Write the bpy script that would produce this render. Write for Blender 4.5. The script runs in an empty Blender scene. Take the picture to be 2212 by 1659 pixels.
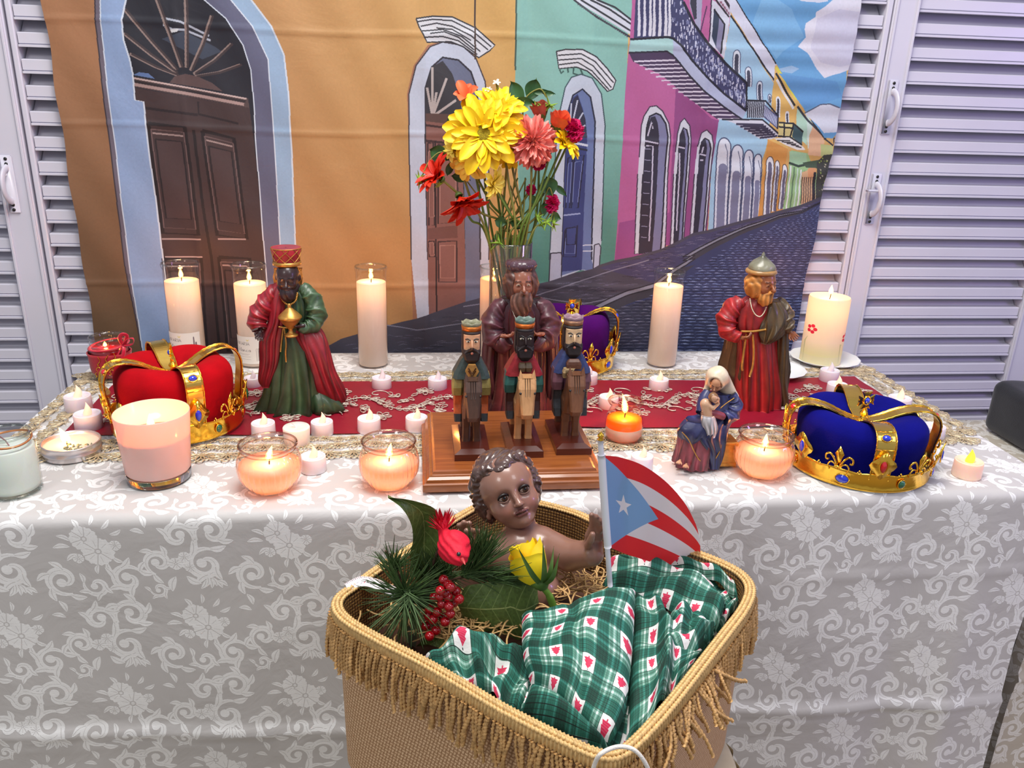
import bpy, math, random
import numpy as np
from mathutils import Vector, Matrix
random.seed(7); RS = np.random.RandomState(11)
PI = math.pi
sc = bpy.context.scene
COL = sc.collection
# ------------------------------------------------------------------ camera (2212 x 1659 frame)
FW, FH, FOC = 2212, 1659, 1760.0
CC = np.array([1106.0, 829.5])
def nrm(v): v = np.asarray(v, float); return v / np.linalg.norm(v)
DWN = nrm([949 - CC[0], 5700 - CC[1], FOC])
DEP = np.array([895 - CC[0], 190 - CC[1], FOC]); DEP = nrm(DEP - DWN * DEP.dot(DWN))
RGT = np.cross(DWN, DEP)
RW = np.stack([RGT, DEP, -DWN])
TZ = 0.74                                   # table top height
CAM = np.array([0, 0, TZ + 0.50])
def ray(px, py): return RW @ nrm([px - CC[0], py - CC[1], FOC])
def onz(px, py, z=TZ): d = ray(px, py); return CAM + d * (z - CAM[2]) / d[2]
def ony(px, py, y): d = ray(px, py); return CAM + d * (y - CAM[1]) / d[1]
def mpp(P): return float((RW.T @ (np.asarray(P) - CAM))[2] / FOC)     # metres per photo pixel at P
cam_d = bpy.data.cameras.new('camera'); cam = bpy.data.objects.new('camera', cam_d); COL.objects.link(cam)
cam_d.sensor_width = 36; cam_d.lens = FOC / FW * 36; cam_d.clip_start = 0.02
m = np.eye(4); m[:3, 0] = RW @ [1, 0, 0]; m[:3, 1] = RW @ [0, -1, 0]; m[:3, 2] = RW @ [0, 0, -1]; m[:3, 3] = CAM
cam.matrix_world = Matrix(m.tolist()); sc.camera = cam
# ------------------------------------------------------------------ world, lights, exposure
sc.view_settings.view_transform = 'Standard'; sc.view_settings.look = 'None'
sc.view_settings.exposure = 0.16; sc.view_settings.gamma = 1.0
sc.cycles.use_denoising = True
sc.cycles.max_bounces = 10; sc.cycles.transparent_max_bounces = 24; sc.cycles.sample_clamp_indirect = 6
sc.cycles.caustics_reflective = False; sc.cycles.caustics_refractive = False
w = bpy.data.worlds.new('world'); sc.world = w; w.use_nodes = True
bg = w.node_tree.nodes['Background']; bg.inputs[0].default_value = (0.80, 0.84, 0.95, 1); bg.inputs[1].default_value = 0.42
def area(name, loc, target, sx, sy, power, color):
    d = bpy.data.lights.new(name, 'AREA'); d.shape = 'RECTANGLE'; d.size = sx; d.size_y = sy; d.energy = power; d.color = color
    o = bpy.data.objects.new(name, d); COL.objects.link(o); o.location = loc
    o.rotation_euler = (Vector(target) - Vector(loc)).to_track_quat('-Z', 'Y').to_euler(); return o
area('unseen_overhead_light', (0.1, 0.80, 2.5), (0.1, 1.0, 0.7), 0.8, 0.8, 31, (1.0, 0.97, 0.93))  # unseen overhead light, aimed down to brighten the tabletop
area('unseen_overhead_light', (1.3, -0.4, 2.6), (0.5, 1.1, 0.8), 0.6, 0.6, 8, (0.97, 0.97, 1.0))  # added fill behind the camera, right side
area('unseen_overhead_light', (-1.5, -0.9, 2.6), (0.2, 1.2, 0.8), 0.6, 0.6, 13, (1.0, 0.98, 0.95))  # added fill behind the camera to lift the cloth front
area('purple_party_light', (2.3, 0.3, 1.5), (1.2, 1.6, 0.9), 0.3, 0.3, 6.0, (0.52, 0.32, 1.0))
# ------------------------------------------------------------------ helpers
def tag(o, label=None, cat=None, group=None, kind=None):
    if label: o['label'] = label
    if cat: o['category'] = cat
    if group: o['group'] = group
    if kind: o['kind'] = kind
    return o
def thing(name, loc, label=None, cat=None, group=None, kind=None):
    o = bpy.data.objects.new(name, None); COL.objects.link(o); o.location = tuple(float(v) for v in loc)
    o.empty_display_size = 0.02
    return tag(o, label, cat, group, kind)
def origin_of(parent):
    p = np.zeros(3)
    while parent is not None:
        p += np.array(parent.location); parent = parent.parent
    return p
def lin(c):
    c = np.asarray(c, float) / 255.0
    return np.where(c <= 0.04045, c / 12.92, ((c + 0.055) / 1.055) ** 2.4)
def mesh(name, V, F, mat, parent=None, smooth=True, uv=None, col=None, loc=None, shift=True, mids=None):
    """V in WORLD coordinates; stored relative to the parent chain (or to loc for a top-level mesh)."""
    V = np.asarray(V, dtype=np.float64).reshape(-1, 3)
    off = origin_of(parent) if parent is not None else (np.asarray(loc, float) if loc is not None else np.zeros(3))
    me = bpy.data.meshes.new(name)
    V = V - off
    if isinstance(F, np.ndarray):
        n, k = F.shape
        me.vertices.add(len(V)); me.vertices.foreach_set('co', V.astype(np.float32).ravel())
        me.loops.add(n * k); me.loops.foreach_set('vertex_index', F.astype(np.int32).ravel())
        me.polygons.add(n); me.polygons.foreach_set('loop_start', np.arange(0, n * k, k, dtype=np.int32))
        me.update(calc_edges=True)
    else:
        me.from_pydata(V.tolist(), [], [tuple(int(i) for i in f) for f in F])
    if smooth: me.polygons.foreach_set('use_smooth', np.ones(len(me.polygons), bool))
    mats = mat if isinstance(mat, (list, tuple)) else [mat]
    for mm in mats: me.materials.append(mm)
    if mids is not None: me.polygons.foreach_set('material_index', np.asarray(mids, np.int32))
    if uv is not None or col is not None:
        vi = np.empty(len(me.loops), np.int32); me.loops.foreach_get('vertex_index', vi)
    if uv is not None:
        l = me.uv_layers.new(name='UVMap'); l.data.foreach_set('uv', np.asarray(uv, np.float32)[vi].ravel())
    if col is not None:
        a = me.color_attributes.new('Col', 'FLOAT_COLOR', 'POINT')
        c = np.ones((len(V), 4), np.float32); c[:, :3] = col; a.data.foreach_set('color', c.ravel())
    me.update()
    o = bpy.data.objects.new(name, me); COL.objects.link(o)
    if parent is not None: o.parent = parent
    elif loc is not None: o.location = tuple(float(v) for v in loc)
    return o
class Acc:
    """collects geometry (world coordinates) for one mesh"""
    def __init__(s): s.V = []; s.F = []; s.n = 0; s.C = []; s.U = []; s.M = []
    def add(s, V, F, col=None, uv=None, mi=0):
        V = np.asarray(V, float).reshape(-1, 3); s.V.append(V)
        s.F += [tuple(int(i) + s.n for i in f) for f in F]; s.M += [mi] * len(F)
        s.n += len(V)
        if col is not None: s.C.append(np.broadcast_to(np.asarray(col, float), (len(V), 3)))
        if uv is not None: s.U.append(np.asarray(uv, float).reshape(-1, 2))
        return s
    def build(s, name, mat, parent=None, smooth=True, loc=None):
        return mesh(name, np.concatenate(s.V), s.F, mat, parent, smooth,
                    uv=np.concatenate(s.U) if s.U else None, col=np.concatenate(s.C) if s.C else None, loc=loc,
                    mids=s.M if isinstance(mat, (list, tuple)) else None)
def grid_faces(nu, nv, wrap_u=False, wrap_v=False):
    i = np.arange(nu if wrap_u else nu - 1); j = np.arange(nv if wrap_v else nv - 1)
    I, J = np.meshgrid(i, j, indexing='ij'); I2 = (I + 1) % nu; J2 = (J + 1) % nv
    return np.stack([I * nv + J, I2 * nv + J, I2 * nv + J2, I * nv + J2], -1).reshape(-1, 4)
def box(x0, x1, y0, y1, z0, z1, bev=0.0):
    if bev <= 0:
        V = [(x, y, z) for x in (x0, x1) for y in (y0, y1) for z in (z0, z1)]
        return V, [(0, 1, 3, 2), (4, 6, 7, 5), (0, 4, 5, 1), (2, 3, 7, 6), (0, 2, 6, 4), (1, 5, 7, 3)]
    b = bev; V = []; F = []
    def idx(ix, iy, iz, ax): return ((ix * 2 + iy) * 2 + iz) * 3 + ax
    for ix, x in enumerate((x0, x1)):
        for iy, y in enumerate((y0, y1)):
            for iz, z in enumerate((z0, z1)):
                sx, sy, sz = (1 - 2 * ix) * b, (1 - 2 * iy) * b, (1 - 2 * iz) * b
                V += [(x, y + sy, z + sz), (x + sx, y, z + sz), (x + sx, y + sy, z)]
    for a in (0, 1):
        F.append([idx(a, 0, 0, 0), idx(a, 1, 0, 0), idx(a, 1, 1, 0), idx(a, 0, 1, 0)][::(-1 if a == 0 else 1)])
        F.append([idx(0, a, 0, 1), idx(1, a, 0, 1), idx(1, a, 1, 1), idx(0, a, 1, 1)][::(1 if a == 0 else -1)])
        F.append([idx(0, 0, a, 2), idx(1, 0, a, 2), idx(1, 1, a, 2), idx(0, 1, a, 2)][::(-1 if a == 0 else 1)])
    for i in (0, 1):
        for j in (0, 1):
            F.append([idx(i, j, 0, 0), idx(i, j, 1, 0), idx(i, j, 1, 1), idx(i, j, 0, 1)])
            F.append([idx(i, 0, j, 0), idx(i, 1, j, 0), idx(i, 1, j, 2), idx(i, 0, j, 2)])
            F.append([idx(0, i, j, 1), idx(1, i, j, 1), idx(1, i, j, 2), idx(0, i, j, 2)])
            for k in (0, 1): F.append([idx(i, j, k, 0), idx(i, j, k, 1), idx(i, j, k, 2)])
    return V, F
def frames(P):
    P = np.asarray(P, float); T = np.gradient(P, axis=0); T /= np.linalg.norm(T, axis=1)[:, None] + 1e-12
    up = np.array([0, 0, 1.0]) if abs(T[0][2]) < 0.9 else np.array([0, -1.0, 0])
    N = []; n = up - T[0] * up.dot(T[0]); n = nrm(n)
    for t in T:
        n = n - t * n.dot(t); n = nrm(n); N.append(n)
    N = np.array(N); B = np.cross(T, N); return T, N, B
def tube(P, r, seg=8, caps=True, flat=1.0, ref=None, wave=None):
    """sweep; r scalar or list; flat = ratio of second axis"""
    P = np.asarray(P, float); n = len(P); r = np.broadcast_to(np.asarray(r, float), (n,))
    T, N, B = frames(P)
    if ref is not None:
        ref = np.asarray(ref, float); N = ref[None, :] - T * (T @ ref)[:, None]; N /= np.linalg.norm(N, axis=1)[:, None] + 1e-9; B = np.cross(T, N)
    a = np.arange(seg) / seg * 2 * PI
    rr = r[:, None] * np.ones(seg)[None, :]
    if wave is not None: rr = rr * wave(np.arange(n)[:, None] / max(n - 1, 1), a[None, :])
    V = P[:, None, :] + rr[..., None] * (np.cos(a)[None, :, None] * B[:, None, :] + flat * np.sin(a)[None, :, None] * N[:, None, :])
    V = V.reshape(-1, 3); F = [tuple(f) for f in grid_faces(n, seg, wrap_v=True)]
    if caps: F += [tuple(range(seg))[::-1], tuple(range((n - 1) * seg, n * seg))]
    return V, F
def lathe(c, prof, seg=32, axis=None, wave=None):
    """c = centre (world), prof list of (r, z)"""
    c = np.asarray(c, float); a = np.arange(seg) / seg * 2 * PI
    r = np.array([p[0] for p in prof], float); z = np.array([p[1] for p in prof], float)
    rr = r[:, None] * np.ones(seg)[None, :]
    if wave is not None: rr = rr * wave(z[:, None], a[None, :])
    V = np.stack([rr * np.cos(a), rr * np.sin(a), np.broadcast_to(z[:, None], rr.shape)], -1).reshape(-1, 3)
    if axis is not None:
        q = Vector((0, 0, 1)).rotation_difference(Vector(tuple(axis))).to_matrix(); V = V @ np.array(q).T
    flip = float(np.sum(r[:-1] * z[1:] - r[1:] * z[:-1])) > 0
    return V + c, [tuple(f)[::-1] if flip else tuple(f) for f in grid_faces(len(prof), seg, wrap_v=True)]
def catmull(P, n=8, closed=False):
    P = np.asarray(P, float); m_ = len(P); out = []
    rng = range(m_) if closed else range(m_ - 1)
    for i in rng:
        if closed: p = [P[(i + k) % m_] for k in (-1, 0, 1, 2)]
        else: p = [P[max(i - 1, 0)], P[i], P[i + 1], P[min(i + 2, m_ - 1)]]
        for t in np.arange(n) / n:
            out.append(0.5 * ((2 * p[1]) + (-p[0] + p[2]) * t + (2 * p[0] - 5 * p[1] + 4 * p[2] - p[3]) * t * t + (-p[0] + 3 * p[1] - 3 * p[2] + p[3]) * t ** 3))
    if not closed: out.append(P[-1])
    return np.array(out)
def resample(P, n, closed=False):
    P = np.asarray(P, float)
    if closed: P = np.vstack([P, P[:1]])
    d = np.r_[0, np.cumsum(np.linalg.norm(np.diff(P, axis=0), axis=1))]
    t = np.linspace(0, d[-1], n + 1)[:-1] if closed else np.linspace(0, d[-1], n)
    return np.stack([np.interp(t, d, P[:, k]) for k in range(P.shape[1])], -1)
# ------------------------------------------------------------------ materials
def nt(name):
    mt = bpy.data.materials.new(name); mt.use_nodes = True; t = mt.node_tree
    return mt, t.nodes, t.links, t.nodes['Principled BSDF']
def mat(name, c, rough=0.5, metal=0.0, noise=0.0, nscale=60, bump=0.0, bscale=300, coat=0.0, sss=0.0, sssr=0.01, trans=0.0, spec=0.5, sheen=0.0, vcol=False, emit=0.0, ecol=None, c2=None):
    mt, N, L, b = nt(name)
    cl = tuple(lin(c)) + (1,)
    b.inputs['Base Color'].default_value = cl; b.inputs['Roughness'].default_value = rough; b.inputs['Metallic'].default_value = metal
    b.inputs['Specular IOR Level'].default_value = spec; b.inputs['Coat Weight'].default_value = coat; b.inputs['Coat Roughness'].default_value = 0.08
    b.inputs['Sheen Weight'].default_value = sheen
    if sss: b.inputs['Subsurface Weight'].default_value = sss; b.inputs['Subsurface Radius'].default_value = (1, 0.42, 0.16); b.inputs['Subsurface Scale'].default_value = sssr
    if trans: b.inputs['Transmission Weight'].default_value = trans
    tc = N.new('ShaderNodeTexCoord')
    src = None
    if vcol:
        at = N.new('ShaderNodeAttribute'); at.attribute_name = 'Col'; src = at.outputs['Color']; L.new(src, b.inputs['Base Color'])
    if noise:
        nz = N.new('ShaderNodeTexNoise'); nz.inputs['Scale'].default_value = nscale; nz.inputs['Detail'].default_value = 5; L.new(tc.outputs['Object'], nz.inputs['Vector'])
        mx = N.new('ShaderNodeMixRGB'); mx.blend_type = 'MIX'
        if c2 is None:
            mx.blend_type = 'MULTIPLY'; mx.inputs[0].default_value = 1.0
            mr = N.new('ShaderNodeMapRange'); mr.inputs[1].default_value = 0.3; mr.inputs[2].default_value = 0.7; mr.inputs[3].default_value = 1 - noise; mr.inputs[4].default_value = 1 + noise
            L.new(nz.outputs['Fac'], mr.inputs[0]); cb = N.new('ShaderNodeCombineXYZ')
            for k in range(3): L.new(mr.outputs[0], cb.inputs[k])
            if src: L.new(src, mx.inputs[1])
            else: mx.inputs[1].default_value = cl
            L.new(cb.outputs[0], mx.inputs[2])
        else:
            mr = N.new('ShaderNodeMapRange'); mr.inputs[1].default_value = 0.5 - 0.5 * (1 - noise) - .02; mr.inputs[2].default_value = 0.5 + 0.5 * (1 - noise) + .02
            L.new(nz.outputs['Fac'], mr.inputs[0]); L.new(mr.outputs[0], mx.inputs[0]); mx.inputs[1].default_value = cl; mx.inputs[2].default_value = tuple(lin(c2)) + (1,)
        L.new(mx.outputs[0], b.inputs['Base Color'])
    if bump:
        n2 = N.new('ShaderNodeTexNoise'); n2.inputs['Scale'].default_value = bscale; n2.inputs['Detail'].default_value = 4; L.new(tc.outputs['Object'], n2.inputs['Vector'])
        bp = N.new('ShaderNodeBump'); bp.inputs['Strength'].default_value = bump; bp.inputs['Distance'].default_value = 0.002
        L.new(n2.outputs['Fac'], bp.inputs['Height']); L.new(bp.outputs[0], b.inputs['Normal'])
    if emit:
        b.inputs['Emission Color'].default_value = tuple(lin(ecol if ecol else c)) + (1,); b.inputs['Emission Strength'].default_value = emit
    return mt
def thin_glass(name, tint=(1, 1, 1), refl=1.0):
    mt, N, L, b = nt(name); N.remove(b)
    tr = N.new('ShaderNodeBsdfTransparent'); tr.inputs[0].default_value = (*tint, 1)
    gl = N.new('ShaderNodeBsdfGlossy'); gl.inputs['Roughness'].default_value = 0.03
    fr = N.new('ShaderNodeLayerWeight'); fr.inputs[0].default_value = .5
    pw = N.new('ShaderNodeMath'); pw.operation = 'POWER'; pw.inputs[1].default_value = 5; L.new(fr.outputs['Facing'], pw.inputs[0])
    mu = N.new('ShaderNodeMath'); mu.operation = 'MULTIPLY_ADD'; mu.inputs[1].default_value = .7 * refl; mu.inputs[2].default_value = .03 * refl; mu.use_clamp = True; L.new(pw.outputs[0], mu.inputs[0])
    mx = N.new('ShaderNodeMixShader'); L.new(mu.outputs[0], mx.inputs[0]); L.new(tr.outputs[0], mx.inputs[1]); L.new(gl.outputs[0], mx.inputs[2])
    L.new(mx.outputs[0], N['Material Output'].inputs[0]); return mt
def wax_mat(name, c, tl=0.5, rough=0.4):
    """diffuse + translucent so that a flame or added lamp inside makes the wall glow"""
    mt, N, L, b = nt(name); b.inputs['Base Color'].default_value = tuple(lin(c)) + (1,); b.inputs['Roughness'].default_value = rough
    t = N.new('ShaderNodeBsdfTranslucent'); t.inputs[0].default_value = tuple(np.minimum(lin(c) * np.array([1.0, 0.8, 0.6]), 1)) + (1,)
    mx = N.new('ShaderNodeMixShader'); mx.inputs[0].default_value = tl
    L.new(b.outputs[0], mx.inputs[1]); L.new(t.outputs[0], mx.inputs[2]); L.new(mx.outputs[0], N['Material Output'].inputs[0]); return mt
def flame_mat(name, c, s):
    mt, N, L, b = nt(name); N.remove(b)
    tr = N.new('ShaderNodeBsdfTransparent'); em = N.new('ShaderNodeEmission'); em.inputs[0].default_value = (*c, 1); em.inputs[1].default_value = s
    ad = N.new('ShaderNodeAddShader'); L.new(tr.outputs[0], ad.inputs[0]); L.new(em.outputs[0], ad.inputs[1]); L.new(ad.outputs[0], N['Material Output'].inputs[0])
    mt.cycles.emission_sampling = 'NONE'; return mt
class Canvas:
    """generated (never loaded) image: polygons and strokes drawn with numpy"""
    def __init__(s, w, h, base, fx=None):
        s.w, s.h = w, h; s.a = np.empty((h, w, 3), np.float32); s.a[:] = np.asarray(base, np.float32) / 255.0; s.fx = fx
    def t(s, pts):
        pts = np.asarray(pts, float); return s.fx(pts) if s.fx else pts
    def poly(s, pts, c, raw=False):
        P = np.asarray(pts, float) if raw else s.t(pts); c = np.asarray(c, np.float32) / 255.0
        y0 = max(int(math.ceil(P[:, 1].min() - 0.5)), 0); y1 = min(int(math.floor(P[:, 1].max() - 0.5)), s.h - 1)
        A = P; B = np.roll(P, -1, 0); ay, by, ax, bx = A[:, 1], B[:, 1], A[:, 0], B[:, 0]
        if y1 < y0: return
        for y in range(y0, y1 + 1):
            yc = y + 0.5; k = (ay <= yc) != (by <= yc)
            if not k.any(): continue
            xs = np.sort(ax[k] + (yc - ay[k]) / (by[k] - ay[k]) * (bx[k] - ax[k]))
            for i in range(0, len(xs) - 1, 2):
                a_ = max(int(math.ceil(xs[i] - 0.5)), 0); b_ = min(int(math.floor(xs[i + 1] - 0.5)), s.w - 1)
                if b_ >= a_: s.a[y, a_:b_ + 1] = c
    def line(s, pts, c, wd=2.0, raw=False, closed=False, taper=False):
        P = np.asarray(pts, float) if raw else s.t(pts)
        if closed: P = np.vstack([P, P[:1]])
        n = len(P); T = np.gradient(P, axis=0); T /= np.linalg.norm(T, axis=1)[:, None] + 1e-9
        Nn = np.stack([-T[:, 1], T[:, 0]], -1); ww = np.broadcast_to(np.asarray(wd, float), (n,)).copy()
        if taper: ww = ww * np.sin(np.linspace(0.12, PI - 0.12, n))
        L_ = P + Nn * ww[:, None] / 2; R_ = P - Nn * ww[:, None] / 2
        if n <= 3: s.poly(np.vstack([L_, R_[::-1]]), c, raw=True)
        else:
            for i in range(n - 1): s.poly(np.array([L_[i], L_[i + 1], R_[i + 1], R_[i]]), c, raw=True)
    def image(s, name, data=False):
        im = bpy.data.images.new(name, s.w, s.h); px = np.ones((s.h, s.w, 4), np.float32); px[:, :, :3] = np.clip(s.a[::-1], 0, 1)
        im.pixels.foreach_set(px.ravel()); im.update(); im.pack()
        if data: im.colorspace_settings.name = 'Non-Color'
        return im
# ------------------------------------------------------------------ signed distance sculpting
def smin(a, b, k):
    if k <= 0: return np.minimum(a, b)
    h = np.maximum(k - np.abs(a - b), 0) / k; return np.minimum(a, b) - h * h * k * 0.25
def smax(a, b, k): return -smin(-a, -b, k)
def s_ell(P, c, r):
    X, Y, Z = P; c = np.asarray(c, float); r = np.broadcast_to(np.asarray(r, float), (3,))
    x, y, z = X - c[0], Y - c[1], Z - c[2]
    k0 = np.sqrt((x / r[0]) ** 2 + (y / r[1]) ** 2 + (z / r[2]) ** 2); k1 = np.sqrt((x / r[0] ** 2) ** 2 + (y / r[1] ** 2) ** 2 + (z / r[2] ** 2) ** 2)
    return k0 * (k0 - 1) / (k1 + 1e-9)
def s_cap(P, a, b, ra, rb=None):
    X, Y, Z = P; a = np.asarray(a, float); b = np.asarray(b, float); rb = ra if rb is None else rb
    d = b - a; L2 = d.dot(d) + 1e-12; x, y, z = X - a[0], Y - a[1], Z - a[2]
    t = np.clip((x * d[0] + y * d[1] + z * d[2]) / L2, 0, 1)
    return np.sqrt((x - t * d[0]) ** 2 + (y - t * d[1]) ** 2 + (z - t * d[2]) ** 2) - (ra + (rb - ra) * t)
def surface(f, lo, hi, h):
    lo = np.asarray(lo, float); hi = np.asarray(hi, float); n = np.maximum(np.ceil((hi - lo) / h).astype(int) + 1, 4)
    ax = [lo[k] + h * np.arange(n[k]) for k in range(3)]
    X = ax[0][:, None, None].astype(np.float32); Y = ax[1][None, :, None].astype(np.float32); Z = ax[2][None, None, :].astype(np.float32)
    D = (f((X, Y, Z)) + np.zeros(tuple(n), np.float32)).astype(np.float32); S = D < 0
    c8 = [(i, j, k) for i in (0, 1) for j in (0, 1) for k in (0, 1)]
    sl = lambda A, o: A[o[0]:n[0] - 1 + o[0], o[1]:n[1] - 1 + o[1], o[2]:n[2] - 1 + o[2]]
    cnt = sum(sl(S, o).astype(np.int8) for o in c8); act = (cnt > 0) & (cnt < 8)
    idx = -np.ones(act.shape, np.int64); I = np.argwhere(act); idx[act] = np.arange(len(I))
    vals = np.stack([D[I[:, 0] + o[0], I[:, 1] + o[1], I[:, 2] + o[2]] for o in c8], -1)
    acc = np.zeros((len(I), 3)); num = np.zeros(len(I))
    for a in range(8):
        for b in range(a + 1, 8):
            oa, ob = np.array(c8[a]), np.array(c8[b])
            if np.abs(oa - ob).sum() != 1: continue
            va, vb = vals[:, a], vals[:, b]; k = (va < 0) != (vb < 0)
            t = np.where(k, va / np.where(k, va - vb, 1), 0)
            acc += np.where(k[:, None], oa + t[:, None] * (ob - oa), 0); num += k
    V = lo + h * (I + acc / np.maximum(num, 1)[:, None]); Q = []
    for axn in range(3):
        o = [0, 0, 0]; o[axn] = 1
        A = S[:n[0] - o[0], :n[1] - o[1], :n[2] - o[2]]; B = S[o[0]:, o[1]:, o[2]:]
        E = np.argwhere(A != B); u, v = (axn + 1) % 3, (axn + 2) % 3
        E = E[(E[:, u] > 0) & (E[:, v] > 0) & (E[:, u] < n[u] - 1) & (E[:, v] < n[v] - 1)]
        if not len(E): continue
        du = np.zeros(3, int); du[u] = 1; dv = np.zeros(3, int); dv[v] = 1
        q = [E - du - dv, E - dv, E, E - du]; q = np.stack([idx[p[:, 0], p[:, 1], p[:, 2]] for p in q], -1)
        fl = ~A[E[:, 0], E[:, 1], E[:, 2]]; q[fl] = q[fl][:, ::-1]; Q.append(q[(q >= 0).all(1)])
    return V, np.concatenate(Q)
def sculpt(name, f, lo, hi, h, mt, parent, colf=None, M=None, O=None):
    """M,O: local->world transform (V @ M.T + O)"""
    V, Q = surface(f, lo, hi, h)
    col = colf(V) if colf is not None else None
    if M is not None: V = V @ np.asarray(M).T + np.asarray(O)
    return mesh(name, V, Q, mt, parent, True, col=col)
# ------------------------------------------------------------------ setting: floor, wall, louvred shutters
M_white = mat('white_enamelled_aluminium', (208, 206, 218), 0.32, noise=0.03, nscale=8, bump=0.02, bscale=60)
M_wall = mat('wall_behind_shutters', (150, 150, 160), 0.8, noise=0.05, nscale=4, bump=0.1, bscale=40)
M_floor = mat('tan_floor_tile', (150, 136, 112), 0.4, noise=0.12, nscale=9, bump=0.05, bscale=80)
M_dark = mat('dark_screw', (20, 20, 24), 0.4)
v, f = box(-3.2, 3.4, -2.2, 1.80, -0.06, 0.0); tag(mesh('floor', v, f, M_floor, smooth=False), kind='structure')
v, f = box(-3.2, 3.4, 1.74, 1.84, 0.0, 2.7); tag(mesh('wall_back', v, f, M_wall, smooth=False), kind='structure')
YW = 1.66; PITCH = 0.0442
def handle(root, x, z, lever=None):
    a = Acc(); a.add(*box(x - .010, x + .010, YW - .0235, YW - .0205, z - .052, z + .052, .001))
    t = np.linspace(0, PI, 14); a.add(*tube(np.stack([np.full(14, x), YW - .024 - .026 * np.sin(t), z - .030 * np.cos(t)], -1), .007, 8, flat=.5, ref=(1, 0, 0)))
    h = a.build('handle', M_white, root)
    s = Acc()
    for dz in (-.046, -.037, .037, .046): s.add(*lathe((x, YW - .0235, z + dz), [(0, .0015), (.003, .001), (.003, -.001)], 8, axis=(0, -1, 0)))
    s.build('screw', M_dark, h)
    if lever:
        b = Acc(); b.add(*box(x - .004 + lever * .012 - .014, x + .004 + lever * .012 + .012, YW - .042, YW - .030, z + .016, z + .021, .001)); b.build('lever', M_white, h)
slat_me = {}
def shutter(name, x0, x1, zph, sl, sr, handles=()):
    """x0..x1 louvre opening, stile widths left and right"""
    root = thing(name, (x0, YW, 0), 'white louvred aluminium shutter leaf', None, None, 'structure')
    for nm, a, b in (('stile', x0 - sl, x0), ('stile', x1, x1 + sr)):
        if b - a < .003: continue
        k = Acc(); k.add(*box(a, b, YW - .020, YW + .03, .03, 2.3, .002))
        if b - a > .03:
            k.add(*box(a + .002, a + .007, YW - .024, YW - .019, .03, 2.3, .001)); k.add(*box(b - .007, b - .002, YW - .024, YW - .019, .03, 2.3, .001))
        k.build(nm, M_white, root, smooth=False)
    k = Acc(); k.add(*box(x0, x1, YW - .018, YW + .03, .03, .10, .002)); k.add(*box(x0, x1, YW - .018, YW + .03, 2.24, 2.3, .002)); k.build('rail', M_white, root, smooth=False)
    mesh('back_sheet', *box(x0, x1, YW + .030, YW + .034, .03, 2.3), M_white, root, smooth=False)
    p = PITCH; prof = [(.024, p * 1.02), (.020, p * 1.02), (.003, .58 * p), (-.013, .55 * p), (-.015, .52 * p), (-.015, .14 * p), (-.012, .11 * p), (-.017, .08 * p), (-.017, .0), (-.004, .0), (-.002, .48 * p), (.008, .52 * p)]
    e = .002; V = [(x, YW + q[0], q[1]) for x in (x0 + e, x1 - e) for q in prof]; n = len(prof)
    F = [(i, (i + 1) % n, n + (i + 1) % n, n + i) for i in range(n)] + [tuple(range(n)), tuple(range(2 * n - 1, n - 1, -1))]
    first = None; z = .10 + (zph - .10) % p
    while z + p < 2.24:
        if first is None: first = mesh('slat', [(a, b, c + z) for a, b, c in V], F, M_white, root, smooth=False); z0 = z
        else:
            o = first.copy(); COL.objects.link(o); o.parent = root; o.location = (0, 0, z - z0)
        z += p
    for h in handles: handle(root, *h)
    return root
zr = ony(2100, 85, YW)[2] % PITCH; zl = ony(90, 45, YW)[2] % PITCH
shutter('window_1', -1.20, -.765, zr, .05, .055, [(-.745, ony(24, 398, YW - .02)[2], -1.2)])
shutter('window_2', -.695, -.30, zl, .010, .05)
shutter('window_3', -.24, .15, zl, .008, .05)
shutter('window_4', .21, .60, zl, .008, .05)
shutter('window_5', .66, .912, zl, .008, .012)
shutter('window_6', .979, 1.352, zr, .052, .055, [(.951, ony(1917, 232, YW - .02)[2], None), (.951, ony(1881, 430, YW - .02)[2], -.6)])
shutter('window_7', 1.415, 1.80, zr, .008, .05)
# ------------------------------------------------------------------ tapestry: one printed cloth, picture drawn here stroke by stroke
YT = 1.637; TX0, TX1, TZ0, TZ1 = -.66, .90, .52, 1.52; TW, TH = 2040, 1308
def tfx(p):
    out = []
    for x, y in p:
        q = ony(x, y, YT); out.append(((q[0] - TX0) / (TX1 - TX0) * TW, (TZ1 - q[2]) / (TZ1 - TZ0) * TH))
    return np.array(out)
cv = Canvas(TW, TH, (205, 140, 62), tfx)
z1 = lambda L: [(x / 2.962, y / 2.962) for x, y in L]
z2 = lambda L: [(740 + x / 2.962, y / 2.962) for x, y in L]
z3 = lambda L: [(1472 + x / 2.962, y / 2.962) for x, y in L]
z5 = lambda L: [(740 + x / 2.962, 500 + y / 2.962) for x, y in L]
z6 = lambda L: [(1472 + x / 2.962, 500 + y / 2.962) for x, y in L]
zb = lambda L: [(1330 + x / 4.424, y / 4.424) for x, y in L]
zv = lambda L: [(1050 + x / 4.916, 480 + y / 4.916) for x, y in L]
UP = -240
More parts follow.
